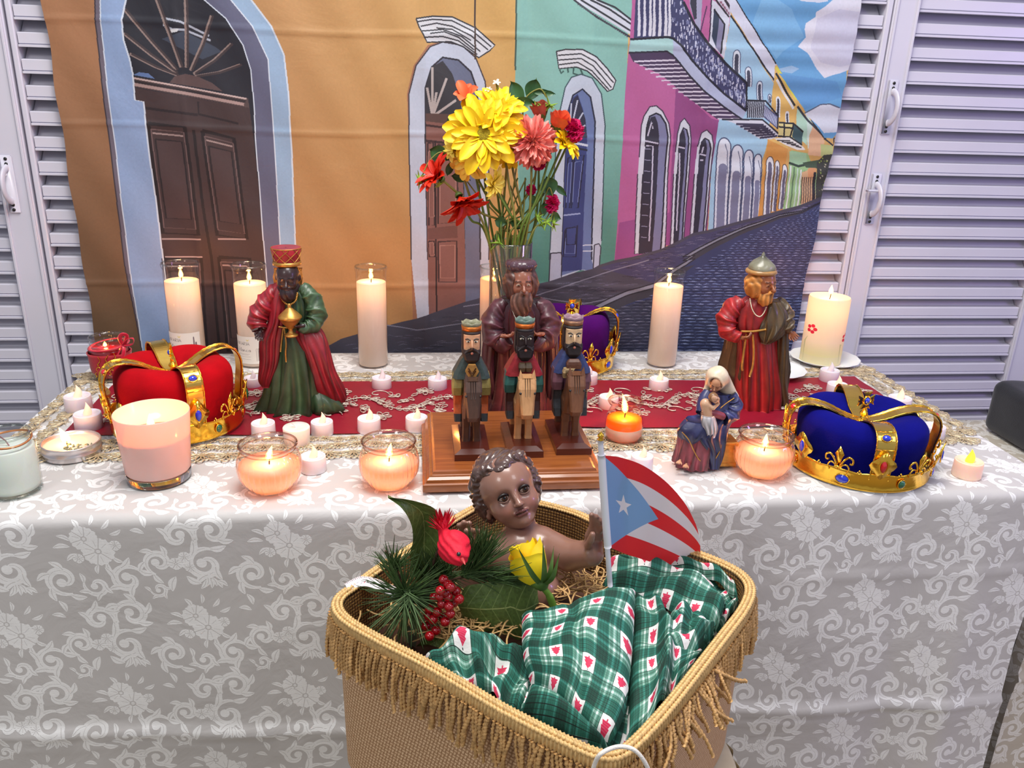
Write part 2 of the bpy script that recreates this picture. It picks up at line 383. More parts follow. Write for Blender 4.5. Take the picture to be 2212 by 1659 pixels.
# orange wall: the colour runs from brown at the lower left to amber at the upper right
yy, xx = np.mgrid[0:TH, 0:TW].astype(np.float32); X_ = TX0 + xx / TW * (TX1 - TX0); Z_ = TZ1 - yy / TH * (TZ1 - TZ0)
t = np.clip((X_ + .25) / .55, 0, 1)[..., None]; u = np.clip((1.3 - Z_) / .6, 0, 1)[..., None]
A_ = np.array([208, 148, 84.]); B_ = np.array([226, 174, 84.]); D_ = np.array([186, 126, 68.])
c = (A_ * (1 - t) + B_ * t) * (1 - u * .75) + D_ * u * .75
left = np.clip((-.46 - X_) / .06, 0, 1)[..., None]; cl_ = np.array([186, 122, 74.]) * (1 - u) + np.array([104, 72, 42.]) * u
cv.a[:] = (c * (1 - left) + cl_ * left) / 255
# big door
outerL = z1([(615, UP), (620, 150), (680, 700), (740, 1150), (800, 1659)]) + [(306, 748), (330, 900)]
blueL = z1([(648, UP), (655, 150), (700, 600), (740, 900), (775, 1200), (830, 1659)]) + [(308, 748), (336, 900)]
inL = z1([(850, -160), (805, 40), (790, 130), (800, 250), (840, 380), (858, 470), (870, 640), (925, 650), (950, 900), (1050, 1659)]) + [(375, 748), (392, 900)]
inR = z1([(1150, -200), (1310, 0), (1450, 120), (1560, 290), (1610, 450), (1630, 700), (1640, 900), (1700, 1659)]) + [(588, 748), (600, 900)]
revR = z1([(1380, -90), (1480, 0), (1620, 170), (1720, 380), (1745, 700), (1765, 1000), (1800, 1659)]) + [(620, 748), (632, 900)]
outR = z1([(1500, -110), (1610, 0), (1740, 170), (1820, 350), (1850, 600), (1870, 1000), (1895, 1659)]) + [(653, 748), (668, 900)]
top = z1([(700, -420), (1300, -420)])
cv.poly(outerL + outR[::-1] + z1([(1300, -300), (900, -300)]), (112, 100, 118))
cv.poly(blueL + outR[::-1] + z1([(1300, -300), (900, -300)]), (142, 172, 222))
cv.poly(outR + revR[::-1], (150, 184, 222)); cv.poly(inL + revR[::-1] + z1([(1250, -200), (950, -220)]), (96, 98, 132))
cv.poly(inL + inR[::-1] + z1([(1100, -230), (950, -230)]), (24, 24, 40))
lowp = z1([(870, 560), (1600, 690), (1630, 900), (1700, 1659)]) + [(588, 748), (600, 900), (392, 900), (375, 748)] + z1([(1050, 1659), (950, 900), (925, 650), (872, 640)])
cv.poly(lowp, (66, 44, 46))
cv.poly(z1([(1040, 250), (1180, 200), (1380, 300), (1420, 330), (1300, 380), (1200, 330)]), (52, 62, 84))
for L_ in ([(1040, 115), (1160, 140), (1340, 230)], [(1050, 160), (1110, 190), (1180, 190), (1350, 260)]): cv.line(z1(L_), (176, 182, 200), 5)
cv.poly(z1([(1050, 150), (1085, 190), (1150, 185), (1140, 205), (1075, 215)]), (220, 222, 226))
for e in ((800, 60), (800, 215), (840, 345), (985, -60), (1185, -60), (1355, 100), (1482, 280), (1540, 415)):
    h_ = (1195 + (e[0] - 1195) * .16, 500 - (500 - e[1]) * .12)
    cv.line(z1([h_, ((h_[0] + e[0]) / 2 + 5, (h_[1] + e[1]) / 2 + 12), e]), (150, 124, 116), 6); cv.line(z1([(h_[0] + 12, h_[1]), ((h_[0] + e[0]) / 2 + 17, (h_[1] + e[1]) / 2 + 12), (e[0] + 12, e[1])]), (62, 46, 50), 5)
cv.poly(z1([(1090, 530), (1120, 490), (1190, 472), (1270, 490), (1360, 530), (1430, 585)]), (92, 66, 66))
cv.poly(z1([(860, 480), (900, 462), (960, 470), (1000, 505)]), (88, 120, 180))
cv.poly(z1([(862, 490), (1590, 628), (1600, 690), (870, 556)]), (84, 62, 62))
cv.line(z1([(866, 500), (1200, 560), (1580, 632)]), (208, 178, 172), 4); cv.line(z1([(868, 540), (1200, 598), (1565, 668)]), (180, 146, 140), 7); cv.line(z1([(868, 520), (1200, 580), (1575, 650)]), (40, 28, 34), 5)
for q in ([(955, 790), (1190, 812), (1275, 1500), (1045, 1490)], [(1300, 835), (1500, 885), (1585, 1525), (1395, 1500)], [(1050, 1650), (1290, 1650), (1330, 2240), (1130, 2230)], [(1405, 1640), (1600, 1650), (1660, 2240), (1465, 2240)]):
    q = np.array(q, float); m_ = q.mean(0); cv.line(z1(q), (28, 16, 22), 9, closed=True); cv.line(z1(m_ + (q - m_) * .9), (112, 84, 84), 3, closed=True)
    cv.poly(z1(m_ + (q - m_) * .72), (74, 50, 52)); cv.line(z1(m_ + (q - m_) * .72), (32, 20, 26), 4, closed=True); cv.line(z1((m_ + (q - m_) * .83)[:2]), (168, 140, 136), 4)
for L_ in ([(1040, 1525), (1290, 1528)], [(1400, 1525), (1580, 1528)], [(1060, 1640), (1300, 1642)]): cv.line(z1(L_), (176, 150, 148), 4)
cv.line(z1([(930, 690), (1270, 735)]), (36, 22, 28), 6); cv.line(z1([(1270, 650), (1275, 730), (1530, 790)]), (36, 22, 28), 5)
cv.line(z1([(1245, 830), (1300, 1300), (1360, 1659), (1410, 2240)]), (30, 18, 24), 7)
for P_, wd in ((blueL, 3), (inL, 4), (inR, 3), (revR, 3), (outR, 4)): cv.line(P_, (214, 226, 244), wd)
cv.line(outerL, (60, 48, 60), 3)
# arch helper: left edge, arch, right edge
def arch(pts, c): cv.poly(pts, c)
# brown small door
oB = z2([(440, 1659), (425, 900), (425, 600), (470, 420), (560, 300), (640, 270), (760, 290), (850, 370), (910, 520), (930, 700), (935, 1659)])
cv.poly(z5([(456, 760)]) + [(888, 560)] + z2([(424, 900), (412, 600), (455, 420), (545, 290), (640, 262)]) + z2([(700, 600)]) + z5([(700, 600)]), (176, 112, 78))
bottomB = z5([(950, 430), (480, 580)])
cv.poly(oB + bottomB, (196, 206, 228)); cv.line(oB, (60, 50, 60), 3)
iB = z2([(545, 1659), (530, 900), (530, 560), (570, 430), (640, 368), (740, 385), (820, 460), (855, 560), (870, 700), (880, 1659)])
cv.poly(iB + z5([(885, 470), (552, 560)]), (104, 112, 144)); cv.line(iB, (40, 38, 52), 4)
gB = z2([(545, 1659), (530, 900), (530, 560), (570, 430), (640, 390), (700, 470), (745, 600), (770, 760), (785, 1659)])
cv.poly(gB + z5([(785, 465), (552, 545)]), (50, 48, 56))
cv.poly(z2([(532, 770), (760, 790), (785, 1659)]) + z5([(785, 465), (552, 545)]) + z2([(545, 1659)]), (142, 88, 78))
for e in ((540, 560), (575, 430), (665, 500), (600, 590), (725, 640)): cv.line(z2([(575, 745), ((575 + e[0]) / 2, (745 + e[1]) / 2), e]), (190, 176, 172), 6)
cv.poly(z2([(530, 725), (740, 730), (750, 800), (532, 775)]), (94, 66, 60)); cv.line(z2([(532, 800), (760, 830)]), (64, 36, 36), 5); cv.line(z2([(534, 900), (765, 925)]), (64, 36, 36), 6)
for q in ([(545, 915), (580, 915), (590, 1440), (552, 1440)], [(608, 925), (735, 935), (735, 1420), (612, 1430)], [(552, 1540), (585, 1540), (590, 1640), (556, 1640)], [(610, 1545), (730, 1540), (730, 1800), (615, 1800)]):
    cv.line(z2(q), (58, 34, 36), 4, closed=True); qq = np.array(q, float); mm_ = qq.mean(0); cv.line(z2(mm_ + (qq - mm_) * .8), (188, 132, 118), 2, closed=True)
cv.line(z2([(592, 900), (598, 1659)]) + z5([(602, 530)]), (44, 26, 30), 4); cv.poly(z2([(545, 1460), (735, 1440), (735, 1520), (548, 1530)]), (118, 70, 62))
def cornice(P_, lines, f):
    cv.poly(f(P_), (216, 218, 226)); cv.line(f(P_), (40, 40, 48), 3, closed=True)
    for L_ in lines: cv.line(f(L_), (52, 52, 60), 3)
cornice([(470, 120), (580, 105), (700, 110), (850, 180), (975, 290), (940, 325), (870, 370), (770, 300), (690, 268), (540, 272), (515, 220), (490, 175)],
        [[(480, 140), (580, 125), (700, 135), (830, 200), (950, 300)], [(500, 170), (600, 150), (700, 170), (820, 230), (930, 320)], [(510, 200), (640, 190), (760, 235), (880, 330)], [(520, 240), (640, 235), (740, 262), (860, 350)], [(560, 215), (650, 205), (740, 240), (840, 320)], [(600, 180), (700, 190), (820, 260)]], z2)
# teal house
teal = z2([(1110, UP), (1110, 20), (1104, 450), (1102, 600)]) + [(1116, 300), (1130, 618), (1155, 618), (1326, 568)] + z2([(1810, 700), (1822, 240), (1850, UP)])
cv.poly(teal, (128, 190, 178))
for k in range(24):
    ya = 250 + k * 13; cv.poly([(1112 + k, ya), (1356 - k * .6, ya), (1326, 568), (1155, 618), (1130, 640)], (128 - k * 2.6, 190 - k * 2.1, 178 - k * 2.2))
cv.line(z2([(1110, UP), (1110, 20), (1104, 450)]), (60, 90, 80), 4)
cv.poly(z2([(1475, 0), (1350, -90), (1860, -90), (1858, 160), (1840, 225)]), (206, 212, 228)); cv.poly(z2([(1750, UP), (1870, UP), (1858, 130), (1620, 0), (1480, -90)]), (128, 190, 178))
for k, L_ in enumerate(([(1475, 0), (1620, 110), (1840, 240)], [(1520, 0), (1680, 100), (1850, 205)], [(1580, 0), (1700, 60), (1856, 165)], [(1620, 0), (1740, 50), (1858, 140)])): cv.line(z2(L_), (38, 42, 52), 4)
for k in range(26): x_, y_ = 1500 + k * 12.5, 20 + k * 8.2; cv.line(z2([(x_, y_), (x_ + 5, y_ + 14)]), (70, 74, 86), 3)
oD = z2([(1320, 1659), (1352, 1100), (1375, 760), (1420, 560), (1460, 495), (1520, 475), (1590, 500), (1650, 600), (1675, 800), (1655, 1540)])
cv.poly(oD + zv([(1215, 250), (1195, 500), (1140, 520), (1000, 500), (800, 600), (660, 650), (690, 320)]), (190, 204, 226)); cv.line(oD, (50, 80, 90), 3)
iD = z2([(1400, 1659), (1420, 1100), (1436, 720), (1470, 610), (1530, 570), (1580, 620), (1612, 780), (1590, 1659)])
cv.poly(iD + zv([(1150, 515), (1000, 495), (800, 560)]), (96, 118, 176)); cv.line(iD, (28, 34, 60), 4)
cv.poly(z2([(1400, 1659), (1420, 1100), (1436, 720), (1470, 625), (1500, 600), (1535, 700), (1560, 900), (1530, 1659)]) + zv([(1010, 500), (800, 520)]), (44, 58, 128))
cv.poly(z2([(1440, 720), (1475, 630), (1500, 610), (1550, 760), (1560, 880), (1440, 880)]), (34, 36, 66))
for e in ((1460, 660), (1500, 640), (1535, 720), (1550, 800)): cv.line(z2([(1450, 860), e]), (186, 196, 220), 4)
cv.line(z2([(1440, 905), (1565, 930)]), (200, 208, 226), 6); cv.line(z2([(1436, 935), (1562, 960)]), (26, 30, 60), 5)
for q in ([(1440, 1010), (1470, 1000), (1450, 1330), (1425, 1330)], [(1482, 1000), (1540, 990), (1505, 1330), (1462, 1330)], [(1420, 1470), (1500, 1440), (1490, 1640), (1410, 1640)]):
    cv.line(z2(q), (22, 28, 66), 4, closed=True); qq = np.array(q, float); mm_ = qq.mean(0); cv.line(z2(mm_ + (qq - mm_) * .78), (120, 140, 206), 2, closed=True)
cv.line(z2([(1410, 1375), (1520, 1365)]), (150, 166, 214), 4)
cv.poly(zv([(845, 60), (960, 50), (940, 230), (850, 235)]), (50, 66, 138)); cv.line(zv([(845, 60), (960, 50), (940, 230), (850, 235)]), (20, 26, 60), 3, closed=True)
for a_, b_ in ((240, 0), (300, 1)): cv.line(zv([(1020, a_), (1145, a_)]), (206, 214, 232), 3)
cv.poly(zv([(1145, 240), (1195, 225), (1215, 260), (1195, 500), (1130, 520)]), (182, 190, 216)); cv.line(zv([(1145, 240), (1195, 225), (1215, 260), (1195, 500), (1130, 520)]), (44, 44, 62), 3, closed=True)
cv.poly(zv([(680, 325), (790, 318), (800, 345), (795, 600), (700, 650), (660, 650)]), (176, 184, 212)); cv.line(zv([(680, 325), (790, 318), (800, 345), (795, 600), (700, 650), (660, 650)]), (44, 44, 62), 3, closed=True)
cornice([(1365, 330), (1420, 318), (1530, 318), (1620, 365), (1690, 440), (1745, 515), (1725, 570), (1690, 585), (1620, 510), (1560, 455), (1490, 430), (1380, 440)],
        [[(1375, 355), (1520, 345), (1610, 395), (1730, 530)], [(1378, 385), (1520, 375), (1600, 425), (1715, 560)], [(1380, 415), (1500, 400), (1590, 455), (1700, 575)]], z2)
for L_ in ([(1385, 445), (1395, 470), (1410, 455)], [(1435, 435), (1440, 465)], [(1475, 430), (1470, 470), (1500, 480)], [(1515, 440), (1530, 475)]): cv.line(z2(L_), (50, 90, 84), 4)
# pink house
pink = zb([(150, UP), (150, 60), (125, 400), (108, 560), (85, 900), (40, 1659)]) + [(1326, 568), (1400, 545), (1472, 515), (1526, 498)] + zb([(905, 1659), (970, 1150), (1010, 560), (1080, 180), (1090, UP)])
cv.poly(pink, (190, 84, 152)); cv.poly([(1326, 568), (1336, 480), (1530, 440), (1526, 498), (1472, 515)], (158, 62, 138)); cv.poly(zb([(570, 820), (520, 1659)]) + [(1440, 530), (1526, 498)] + zb([(905, 1659), (970, 1150), (900, 1130)]), (148, 58, 130))
for q in ([(700, UP), (700, 60), (760, 250), (800, 310), (830, UP)],): cv.poly(zb(q), (160, 160, 196)); 
cv.poly(zb([(720, UP), (705, 40), (740, 190), (765, 180), (760, UP)]), (44, 44, 66))
cv.poly(zb([(900, 0), (940, 20), (1075, 180), (1020, 560), (990, 520), (880, 420), (890, 260)]), (204, 208, 226)); cv.poly(zb([(925, 90), (1025, 235), (990, 515), (940, 455)]), (128, 126, 166)); cv.poly(zb([(925, 90), (975, 180), (945, 450), (905, 350)]), (40, 56, 84))
cv.line(zb([(925, 90), (1025, 235), (990, 515)]), (20, 20, 34), 4); cv.line(zb([(900, 0), (890, 260), (880, 400)]), (50, 30, 60), 3); cv.line(zb([(860, 60), (800, 310)]), (80, 40, 90), 3)
cv.poly(zb([(880, UP), (1100, UP), (1085, 160), (1070, 175), (950, 0)]), (206, 200, 220)); cv.line(zb([(940, 0), (1070, 165)]), (40, 30, 40), 4); cv.line(zb([(1030, 0), (1085, 85)]), (40, 30, 40), 6)
for k in range(5): cv.poly(zb([(975 + k * 20, 15 + k * 26), (1000 + k * 18, 15 + k * 26), (1005 + k * 18, 40 + k * 26), (985 + k * 20, 38 + k * 26)]), (140, 84, 110))
def pdoor(o, i, g, sill):
    cv.poly(zb(o), (204, 208, 224)); cv.line(zb(o), (60, 40, 70), 3); cv.poly(zb(i), (118, 120, 166)); cv.line(zb(i), (24, 20, 40), 4); cv.poly(zb(g), (36, 32, 56))
pdoor([(200, 1659), (170, 2420), (460, 2400), (490, 1659), (515, 1300), (500, 1180), (440, 1060), (380, 1010), (320, 1020), (265, 1110), (240, 1200), (215, 1500)],
      [(250, 1659), (215, 2420), (420, 2400), (460, 1659), (490, 1300), (470, 1180), (420, 1100), (380, 1082), (320, 1110), (295, 1200), (275, 1400)],
      [(250, 1659), (215, 2420), (340, 2400), (390, 1659), (408, 1300), (395, 1180), (370, 1110), (330, 1120), (300, 1200), (275, 1400)], 0)
pdoor([(545, 1659), (510, 2330), (640, 2290), (690, 1659), (712, 1320), (700, 1200), (650, 1130), (610, 1170), (580, 1280), (560, 1450)],
      [(575, 1659), (545, 2320), (625, 2290), (665, 1659), (690, 1320), (670, 1240), (640, 1220), (610, 1290), (590, 1450)],
      [(575, 1659), (545, 2320), (590, 2300), (640, 1659), (660, 1330), (645, 1240), (620, 1270), (600, 1350), (588, 1450)], 0)
pdoor([(740, 1659), (700, 2270), (850, 2230), (900, 1659), (925, 1400), (910, 1290), (860, 1240), (810, 1270), (770, 1400)],
      [(775, 1659), (740, 2250), (830, 2220), (875, 1659), (900, 1420), (880, 1340), (845, 1320), (810, 1360), (790, 1470)],
      [(775, 1659), (740, 2250), (780, 2240), (835, 1659), (865, 1420), (850, 1330), (825, 1340), (805, 1400), (790, 1470)], 0)
for L_ in ([(275, 1345), (400, 1370)], [(285, 1390), (350, 1395), (340, 1659), (310, 2300)], [(300, 1300), (340, 1160), (350, 1230)], [(585, 1400), (650, 1415)], [(600, 1460), (600, 1659), (570, 2200)], [(795, 1470), (855, 1485)], [(800, 1530), (830, 1530)], [(830, 1400), (815, 1460)]): cv.line(zb(L_), (196, 190, 216), 4)
for k in range(9): cv.line(zb([(272 - k * 5, 1420 + k * 105), (330 - k * 5, 1425 + k * 105)]), (150, 146, 180), 2)
def apts(cx, t, b, w, sk=0, h=1.5): return [(cx - w - sk, b)] + [(cx - w * math.cos(q), t + h * w * (1 - math.sin(q))) for q in np.linspace(0, PI, 11)] + [(cx + w - sk, b)]
# blue house and everything further down the street
cv.poly(zb([(1085, 150), (1500, 790), (1515, 830), (1440, 1340), (1360, 1659), (1340, 2080)]) + z3([(490, 1400), (165, 1480)]) + zb([(905, 1659), (970, 1150), (1020, 560)]), (152, 196, 228))
cv.poly(zb([(1075, 100), (1090, UP), (1090, -100), (1130, -20), (1530, 610), (1520, 750), (1500, 780), (1300, 450)]), (208, 210, 232)); cv.line(zb([(1130, -20), (1350, 330), (1530, 610)]), (20, 20, 30), 4); cv.line(zb([(1085, 150), (1300, 470), (1510, 770)]), (20, 20, 30), 4)
for cx_, t_, b_, w_ in ((1140, 480, 700, 36), (1255, 640, 830, 32), (1365, 775, 960, 28), (1465, 900, 980, 18)):
    cv.poly(zb(apts(cx_, t_, b_, w_)), (214, 222, 236)); cv.poly(zb(apts(cx_, t_ + w_, b_, w_ * .5)), (58, 60, 84)); cv.line(zb(apts(cx_, t_, b_, w_)), (70, 80, 120), 2)
for cx_, t_, b_, w_ in ((265, 880, 1460, 42), (350, 925, 1440, 38), (425, 958, 1415, 30), (485, 985, 1400, 24)):
    o_ = apts(cx_, t_, b_, w_, 22); cv.poly(z3(o_), (212, 216, 232)); cv.line(z3(o_), (60, 70, 110), 3)
    cv.poly(z3(apts(cx_ - 6, t_ + 165, b_, w_ * .62, 16, .9)), (116, 118, 156)); cv.line(z3([(cx_ + w_ * .1, t_ + 40), (cx_ + w_ * .5, t_ + 90), (cx_ + w_ * .55, t_ + 230)]), (90, 96, 130), 2)
# deep orange house, then the little ones
cv.poly(zb([(1520, 620), (1725, 950), (1700, 1150), (1630, 1420), (1600, 1659)]) + z3([(640, 1345), (478, 1392)]) + zb([(1400, 1659), (1440, 1330), (1500, 820)]), (230, 178, 84))
cv.poly(zb([(1440, 1330), (1630, 1420), (1600, 1659)]) + z3([(640, 1345), (478, 1392)]) + zb([(1400, 1659)]), (222, 146, 54))
cv.line(zb([(1525, 700), (1700, 1010)]), (30, 26, 30), 5); cv.line(zb([(1530, 760), (1690, 1040)]), (220, 220, 226), 6); cv.line(zb([(1530, 640), (1720, 950)]), (226, 216, 60), 6)
for cx_, t_, b_, w_ in ((1545, 920, 1120, 22), (1635, 1060, 1170, 18)): cv.poly(zb(apts(cx_, t_, b_, w_)), (220, 222, 232)); cv.poly(zb(apts(cx_, t_ + 22, b_, w_ * .45)), (50, 50, 70))
for cx_, t_, b_, w_ in ((560, 1000, 1370, 24), (605, 1025, 1350, 14), (650, 1050, 1335, 16), (700, 1075, 1325, 14), (745, 1095, 1312, 12), (785, 1110, 1305, 10), (815, 1120, 1300, 8)):
    cv.poly(z3(apts(cx_, t_, b_, w_, 24, 2)), (222, 222, 230)); cv.line(z3(apts(cx_, t_, b_, w_, 24, 2)), (80, 60, 50), 2); cv.poly(z3(apts(cx_ - 1, t_ + 34, b_, w_ * .5, 18, 2)), (92, 88, 120))
cv.poly(z3([(640, 1345), (690, 960), (800, 980), (860, 1120), (880, 1280), (740, 1320)]), (150, 196, 128))
for k in range(9):
    x_ = 690 + k * 22; cv.line(z3([(x_, 1060 + k * 8), (x_ - 30 + k * 2, 1335 - k * 6)]), [(226, 226, 232), (90, 130, 90), (190, 220, 200)][k % 3], 4)
cv.poly(z3([(760, 1100), (850, 1070), (850, 1290), (750, 1310)]), (224, 174, 122)); cv.poly(z3([(800, 1080), (830, 1060), (850, 1075), (848, 1140), (800, 1140)]), (228, 152, 96))
for k in range(6): cv.line(z3([(765 + k * 14, 1130), (752 + k * 15, 1300 - k * 3)]), (96, 70, 60), 3)
cv.poly(z3([(680, 965), (790, 980), (800, 1040), (740, 1060), (685, 1040)]), (158, 206, 160)); cv.line(z3([(680, 1040), (740, 1062), (860, 1040)]), (40, 60, 44), 6)
cv.poly(z3([(770, 1040), (880, 1020), (870, 1075), (790, 1070)]), (60, 84, 60))
cv.poly(z3([(735, 690), (800, 780), (795, 930), (725, 860)]), (170, 212, 190)); cv.poly(z3([(790, 720), (830, 790), (880, 860), (880, 960), (800, 950)]), (198, 222, 214)); cv.poly(z3([(830, 800), (880, 850), (905, 900), (890, 1000), (800, 990), (812, 860)]), (230, 176, 134)); cv.poly(z3([(880, 920), (960, 930), (955, 990), (880, 1000)]), (188, 196, 120))
cv.line(z3([(735, 680), (800, 770), (890, 860), (915, 890)]), (40, 46, 60), 5); cv.line(z3([(835, 720), (825, 770), (860, 830)]), (40, 40, 46), 4)
# sky
sky = z3([(345, UP), (345, 0), (600, 400), (735, 640), (790, 720), (840, 790), (905, 880), (960, 885)]) + [(1812, 280), (1830, 100), (1880, UP)]
cv.poly(sky, (92, 164, 226))
cv.poly(z3([(520, -60), (700, 60), (780, 240), (640, 330), (600, 380), (450, 150)]), (112, 178, 232)); cv.poly(z3([(620, 470), (980, 520), (1020, 620), (780, 700), (740, 640)]), (84, 152, 220))
cv.poly(z3([(1180, UP), (1000, UP), (985, -20), (905, 45), (850, 80), (850, 110), (790, 150), (780, 190), (790, 240), (740, 300), (800, 340), (830, 390), (860, 440), (905, 500), (960, 480), (1000, 470), (1080, 440), (1200, 400), (1200, UP)]), (222, 220, 238))
cv.poly(z3([(860, 120), (1000, 60), (1200, 90), (1200, 380), (1000, 430), (880, 400), (820, 310)]), (208, 206, 232))
cv.poly(z3([(780, 725), (840, 690), (880, 668), (940, 665), (1000, 690), (1080, 720), (1080, 840), (900, 850), (850, 790)]), (214, 218, 236)); cv.line(z3([(780, 725), (840, 690), (880, 668), (940, 665), (1000, 690)]), (80, 90, 120), 3)
cv.poly(z3([(700, -30), (900, -40), (930, 10), (870, 20), (760, 10)]), (206, 210, 232)); cv.poly(z3([(620, 440), (700, 420), (750, 440), (700, 470), (640, 460)]), (150, 190, 232))
# trees at the end
cv.poly(z3([(860, 1040), (900, 990), (1000, 980), (1000, 1290), (850, 1290)]), (52, 54, 50)); 
for k in range(60): x_, y_ = 868 + RS.rand() * 110, 1000 + RS.rand() * 270; cv.poly(z3([(x_, y_), (x_ + 12, y_ + 5), (x_ + 6, y_ + 14)]), [(150, 180, 60), (92, 110, 62), (200, 190, 160), (30, 34, 30)][k % 4])
cv.line(z3([(905, 885), (960, 930), (970, 880)]), (30, 34, 46), 4); cv.line(z3([(845, 1100), (838, 1290)]), (26, 26, 34), 7)
# balconies
def fascia(P1, P2, c): cv.poly(P1 + P2[::-1], c)
ft = zb([(130, 378), (490, 355), (540, 370), (610, 430), (720, 580), (860, 740), (1030, 900), (1240, 1060)]); fb = zb([(118, 505), (485, 492), (540, 530), (600, 600), (700, 730), (830, 870), (1020, 1020), (1200, 1140)])
cv.poly(zb([(118, 505), (485, 492), (540, 530), (600, 600), (700, 730), (830, 870), (1020, 1020), (1215, 1140), (960, 1140), (820, 1040), (640, 900), (500, 770), (400, 700), (160, 590)]), (66, 44, 84))
for k in range(16):
    t_ = k / 15; xa, ya = 170 + t_ * 790, 588 + t_ * 545; xb, yb = 560 + t_ * 640, 575 + t_ * 560; cv.line(zb([(xa, ya), (xb, yb)]), (214, 204, 224), 3 if k % 2 else 4)
cv.poly(ft + fb[::-1], (170, 178, 214)); cv.poly(ft[:3] + fb[:3][::-1], (158, 206, 206)); cv.line(fb, (30, 26, 46), 4)
rl = zb([(195, UP), (640, UP), (640, 20), (740, 230), (880, 430), (1040, 610), (1240, 800), (1235, 1050)] + [(1030, 895), (860, 735), (720, 575), (610, 425), (540, 365), (490, 345), (165, 370), (180, 100)])
cv.poly(rl, (52, 54, 104))
for k in range(7): x_ = 205 + k * 48 + (k % 3) * 6; cv.poly(zb([(x_, UP), (x_ + 26, UP), (x_ + 22, 90), (x_ + 30, 200), (x_ + 26, 345), (x_ - 4, 350), (x_ + 2, 200)]), (214, 214, 230))
for k in range(260):
    t_ = RS.rand() ** .9; xa = 530 + t_ * 700; yb_ = np.interp(xa, [490, 540, 610, 720, 860, 1030, 1240], [345, 365, 425, 575, 735, 895, 1050]); yt_ = np.interp(xa, [530, 640, 740, 880, 1040, 1240], [-150, 20, 230, 430, 610, 800]); y_ = yt_ + 14 + RS.rand() * max(yb_ - yt_ - 40, 5)
    cv.line(zb([(xa, y_), (xa + RS.randn() * 3, y_ + 18 + RS.rand() * 30)]), [(178, 182, 216), (120, 126, 176), (206, 206, 228)][k % 3], 2.6)
cv.line(zb([(640, 20), (740, 230), (880, 430), (1040, 610), (1240, 800)]), (18, 18, 40), 6); cv.line(ft, (20, 20, 40), 5); cv.line(zb([(1240, 800), (1235, 1060)]), (20, 20, 40), 5)
cv.poly(zb([(1240, 960), (1420, 960), (1410, 1130), (1250, 1120)]), (206, 216, 234)); cv.poly(zb([(1410, 1000), (1550, 1110), (1530, 1230), (1405, 1120)]), (60, 62, 112))
for k in range(9): cv.line(zb([(1250 + k * 19, 965), (1252 + k * 18, 1125)]), (26, 28, 50), 3)
for k in range(14): cv.line(zb([(1415 + k * 9, 1010 + k * 8), (1413 + k * 8.4, 1110 + k * 8)]), (170, 176, 210), 2)
cv.line(zb([(1240, 960), (1420, 965), (1550, 1110), (1530, 1230)]), (18, 18, 34), 4)
cv.poly(zb([(1000, 1135), (1390, 1140), (1560, 1290), (1480, 1330), (1360, 1320), (1130, 1180)]), (206, 206, 224))
for k in range(7): cv.line(zb([(1140 + k * 38, 1185 + k * 22), (1400 + k * 22, 1190 + k * 18)]), (52, 46, 76), 5)
cv.line(zb([(1000, 1140), (1390, 1142), (1560, 1290)]), (24, 22, 40), 4)
cv.poly(zb([(1550, 1170), (1690, 1180), (1780, 1260), (1770, 1380), (1660, 1310), (1540, 1300)]), (226, 208, 130)); cv.poly(zb([(1690, 1180), (1780, 1260), (1770, 1380), (1680, 1310)]), (52, 86, 96))
for L_ in ([(1550, 1170), (1690, 1180), (1780, 1260)], [(1545, 1210), (1690, 1225)], [(1600, 1170), (1600, 1300)], [(1690, 1180), (1660, 1310)], [(1540, 1300), (1660, 1310), (1770, 1385)]): cv.line(zb(L_), (26, 24, 30), 4)
cv.poly(zb([(1500, 1320), (1650, 1310), (1780, 1400), (1800, 1430), (1720, 1430), (1600, 1380)]), (222, 216, 214))
for k in range(5): cv.line(zb([(1530 + k * 45, 1340 + k * 14), (1660 + k * 26, 1345 + k * 16)]), (60, 50, 50), 3)
# pavement, kerb, cobbled street
pave_top = [(640, 790), (740, 735), (902, 693), (1003, 657)] + zv([(540, 680), (660, 655), (800, 610), (950, 560), (1130, 520), (1200, 480), (1360, 430), (1550, 390), (1850, 310), (2200, 140)]) + z3([(160, 1490), (500, 1395), (740, 1330), (890, 1275)])
kerb_t = [(1160, 745), (1246, 669)] + zv([(1100, 900), (1300, 800), (1500, 720), (1780, 640), (2010, 470), (2212, 345)]) + z3([(0, 1640), (230, 1520), (420, 1440), (620, 1370), (760, 1345), (890, 1290)])
cv.line(pave_top, (66, 64, 84), 16); cv.poly(pave_top + kerb_t[::-1] + [(1100, 830), (640, 830)], (66, 64, 84)); cv.poly(pave_top[9:] + kerb_t[::-1][:9], (60, 58, 104))
for k in range(420):
    t_ = RS.rand() ** .7; x_ = 700 + t_ * 1050; ytop = np.interp(x_, [640, 740, 902, 1155, 1326, 1472, 1640, 1772], [790, 735, 693, 618, 568, 517, 470, 430]); ybot = np.interp(x_, [700, 1160, 1246, 1480, 1600, 1772], [830, 750, 669, 560, 495, 437])
    y_ = ytop + 4 + RS.rand() * max(ybot - ytop - 6, 1); l_ = 16 + RS.rand() * 26 * (1 - t_ * .6)
    cv.line([(x_, y_), (x_ + l_ * .5, y_ - 2 + RS.randn()), (x_ + l_, y_ - l_ * .05 + RS.randn())], [(112, 110, 140), (40, 38, 58), (92, 90, 124)][k % 3], 1.8, taper=True)
for L_ in ([(1000, 660), (1150, 640), (1300, 590), (1400, 560)], [(820, 700), (900, 712), (1040, 690), (1180, 650)], [(1150, 640), (1260, 655), (1330, 640)]): cv.line(L_, (130, 130, 154), 3)
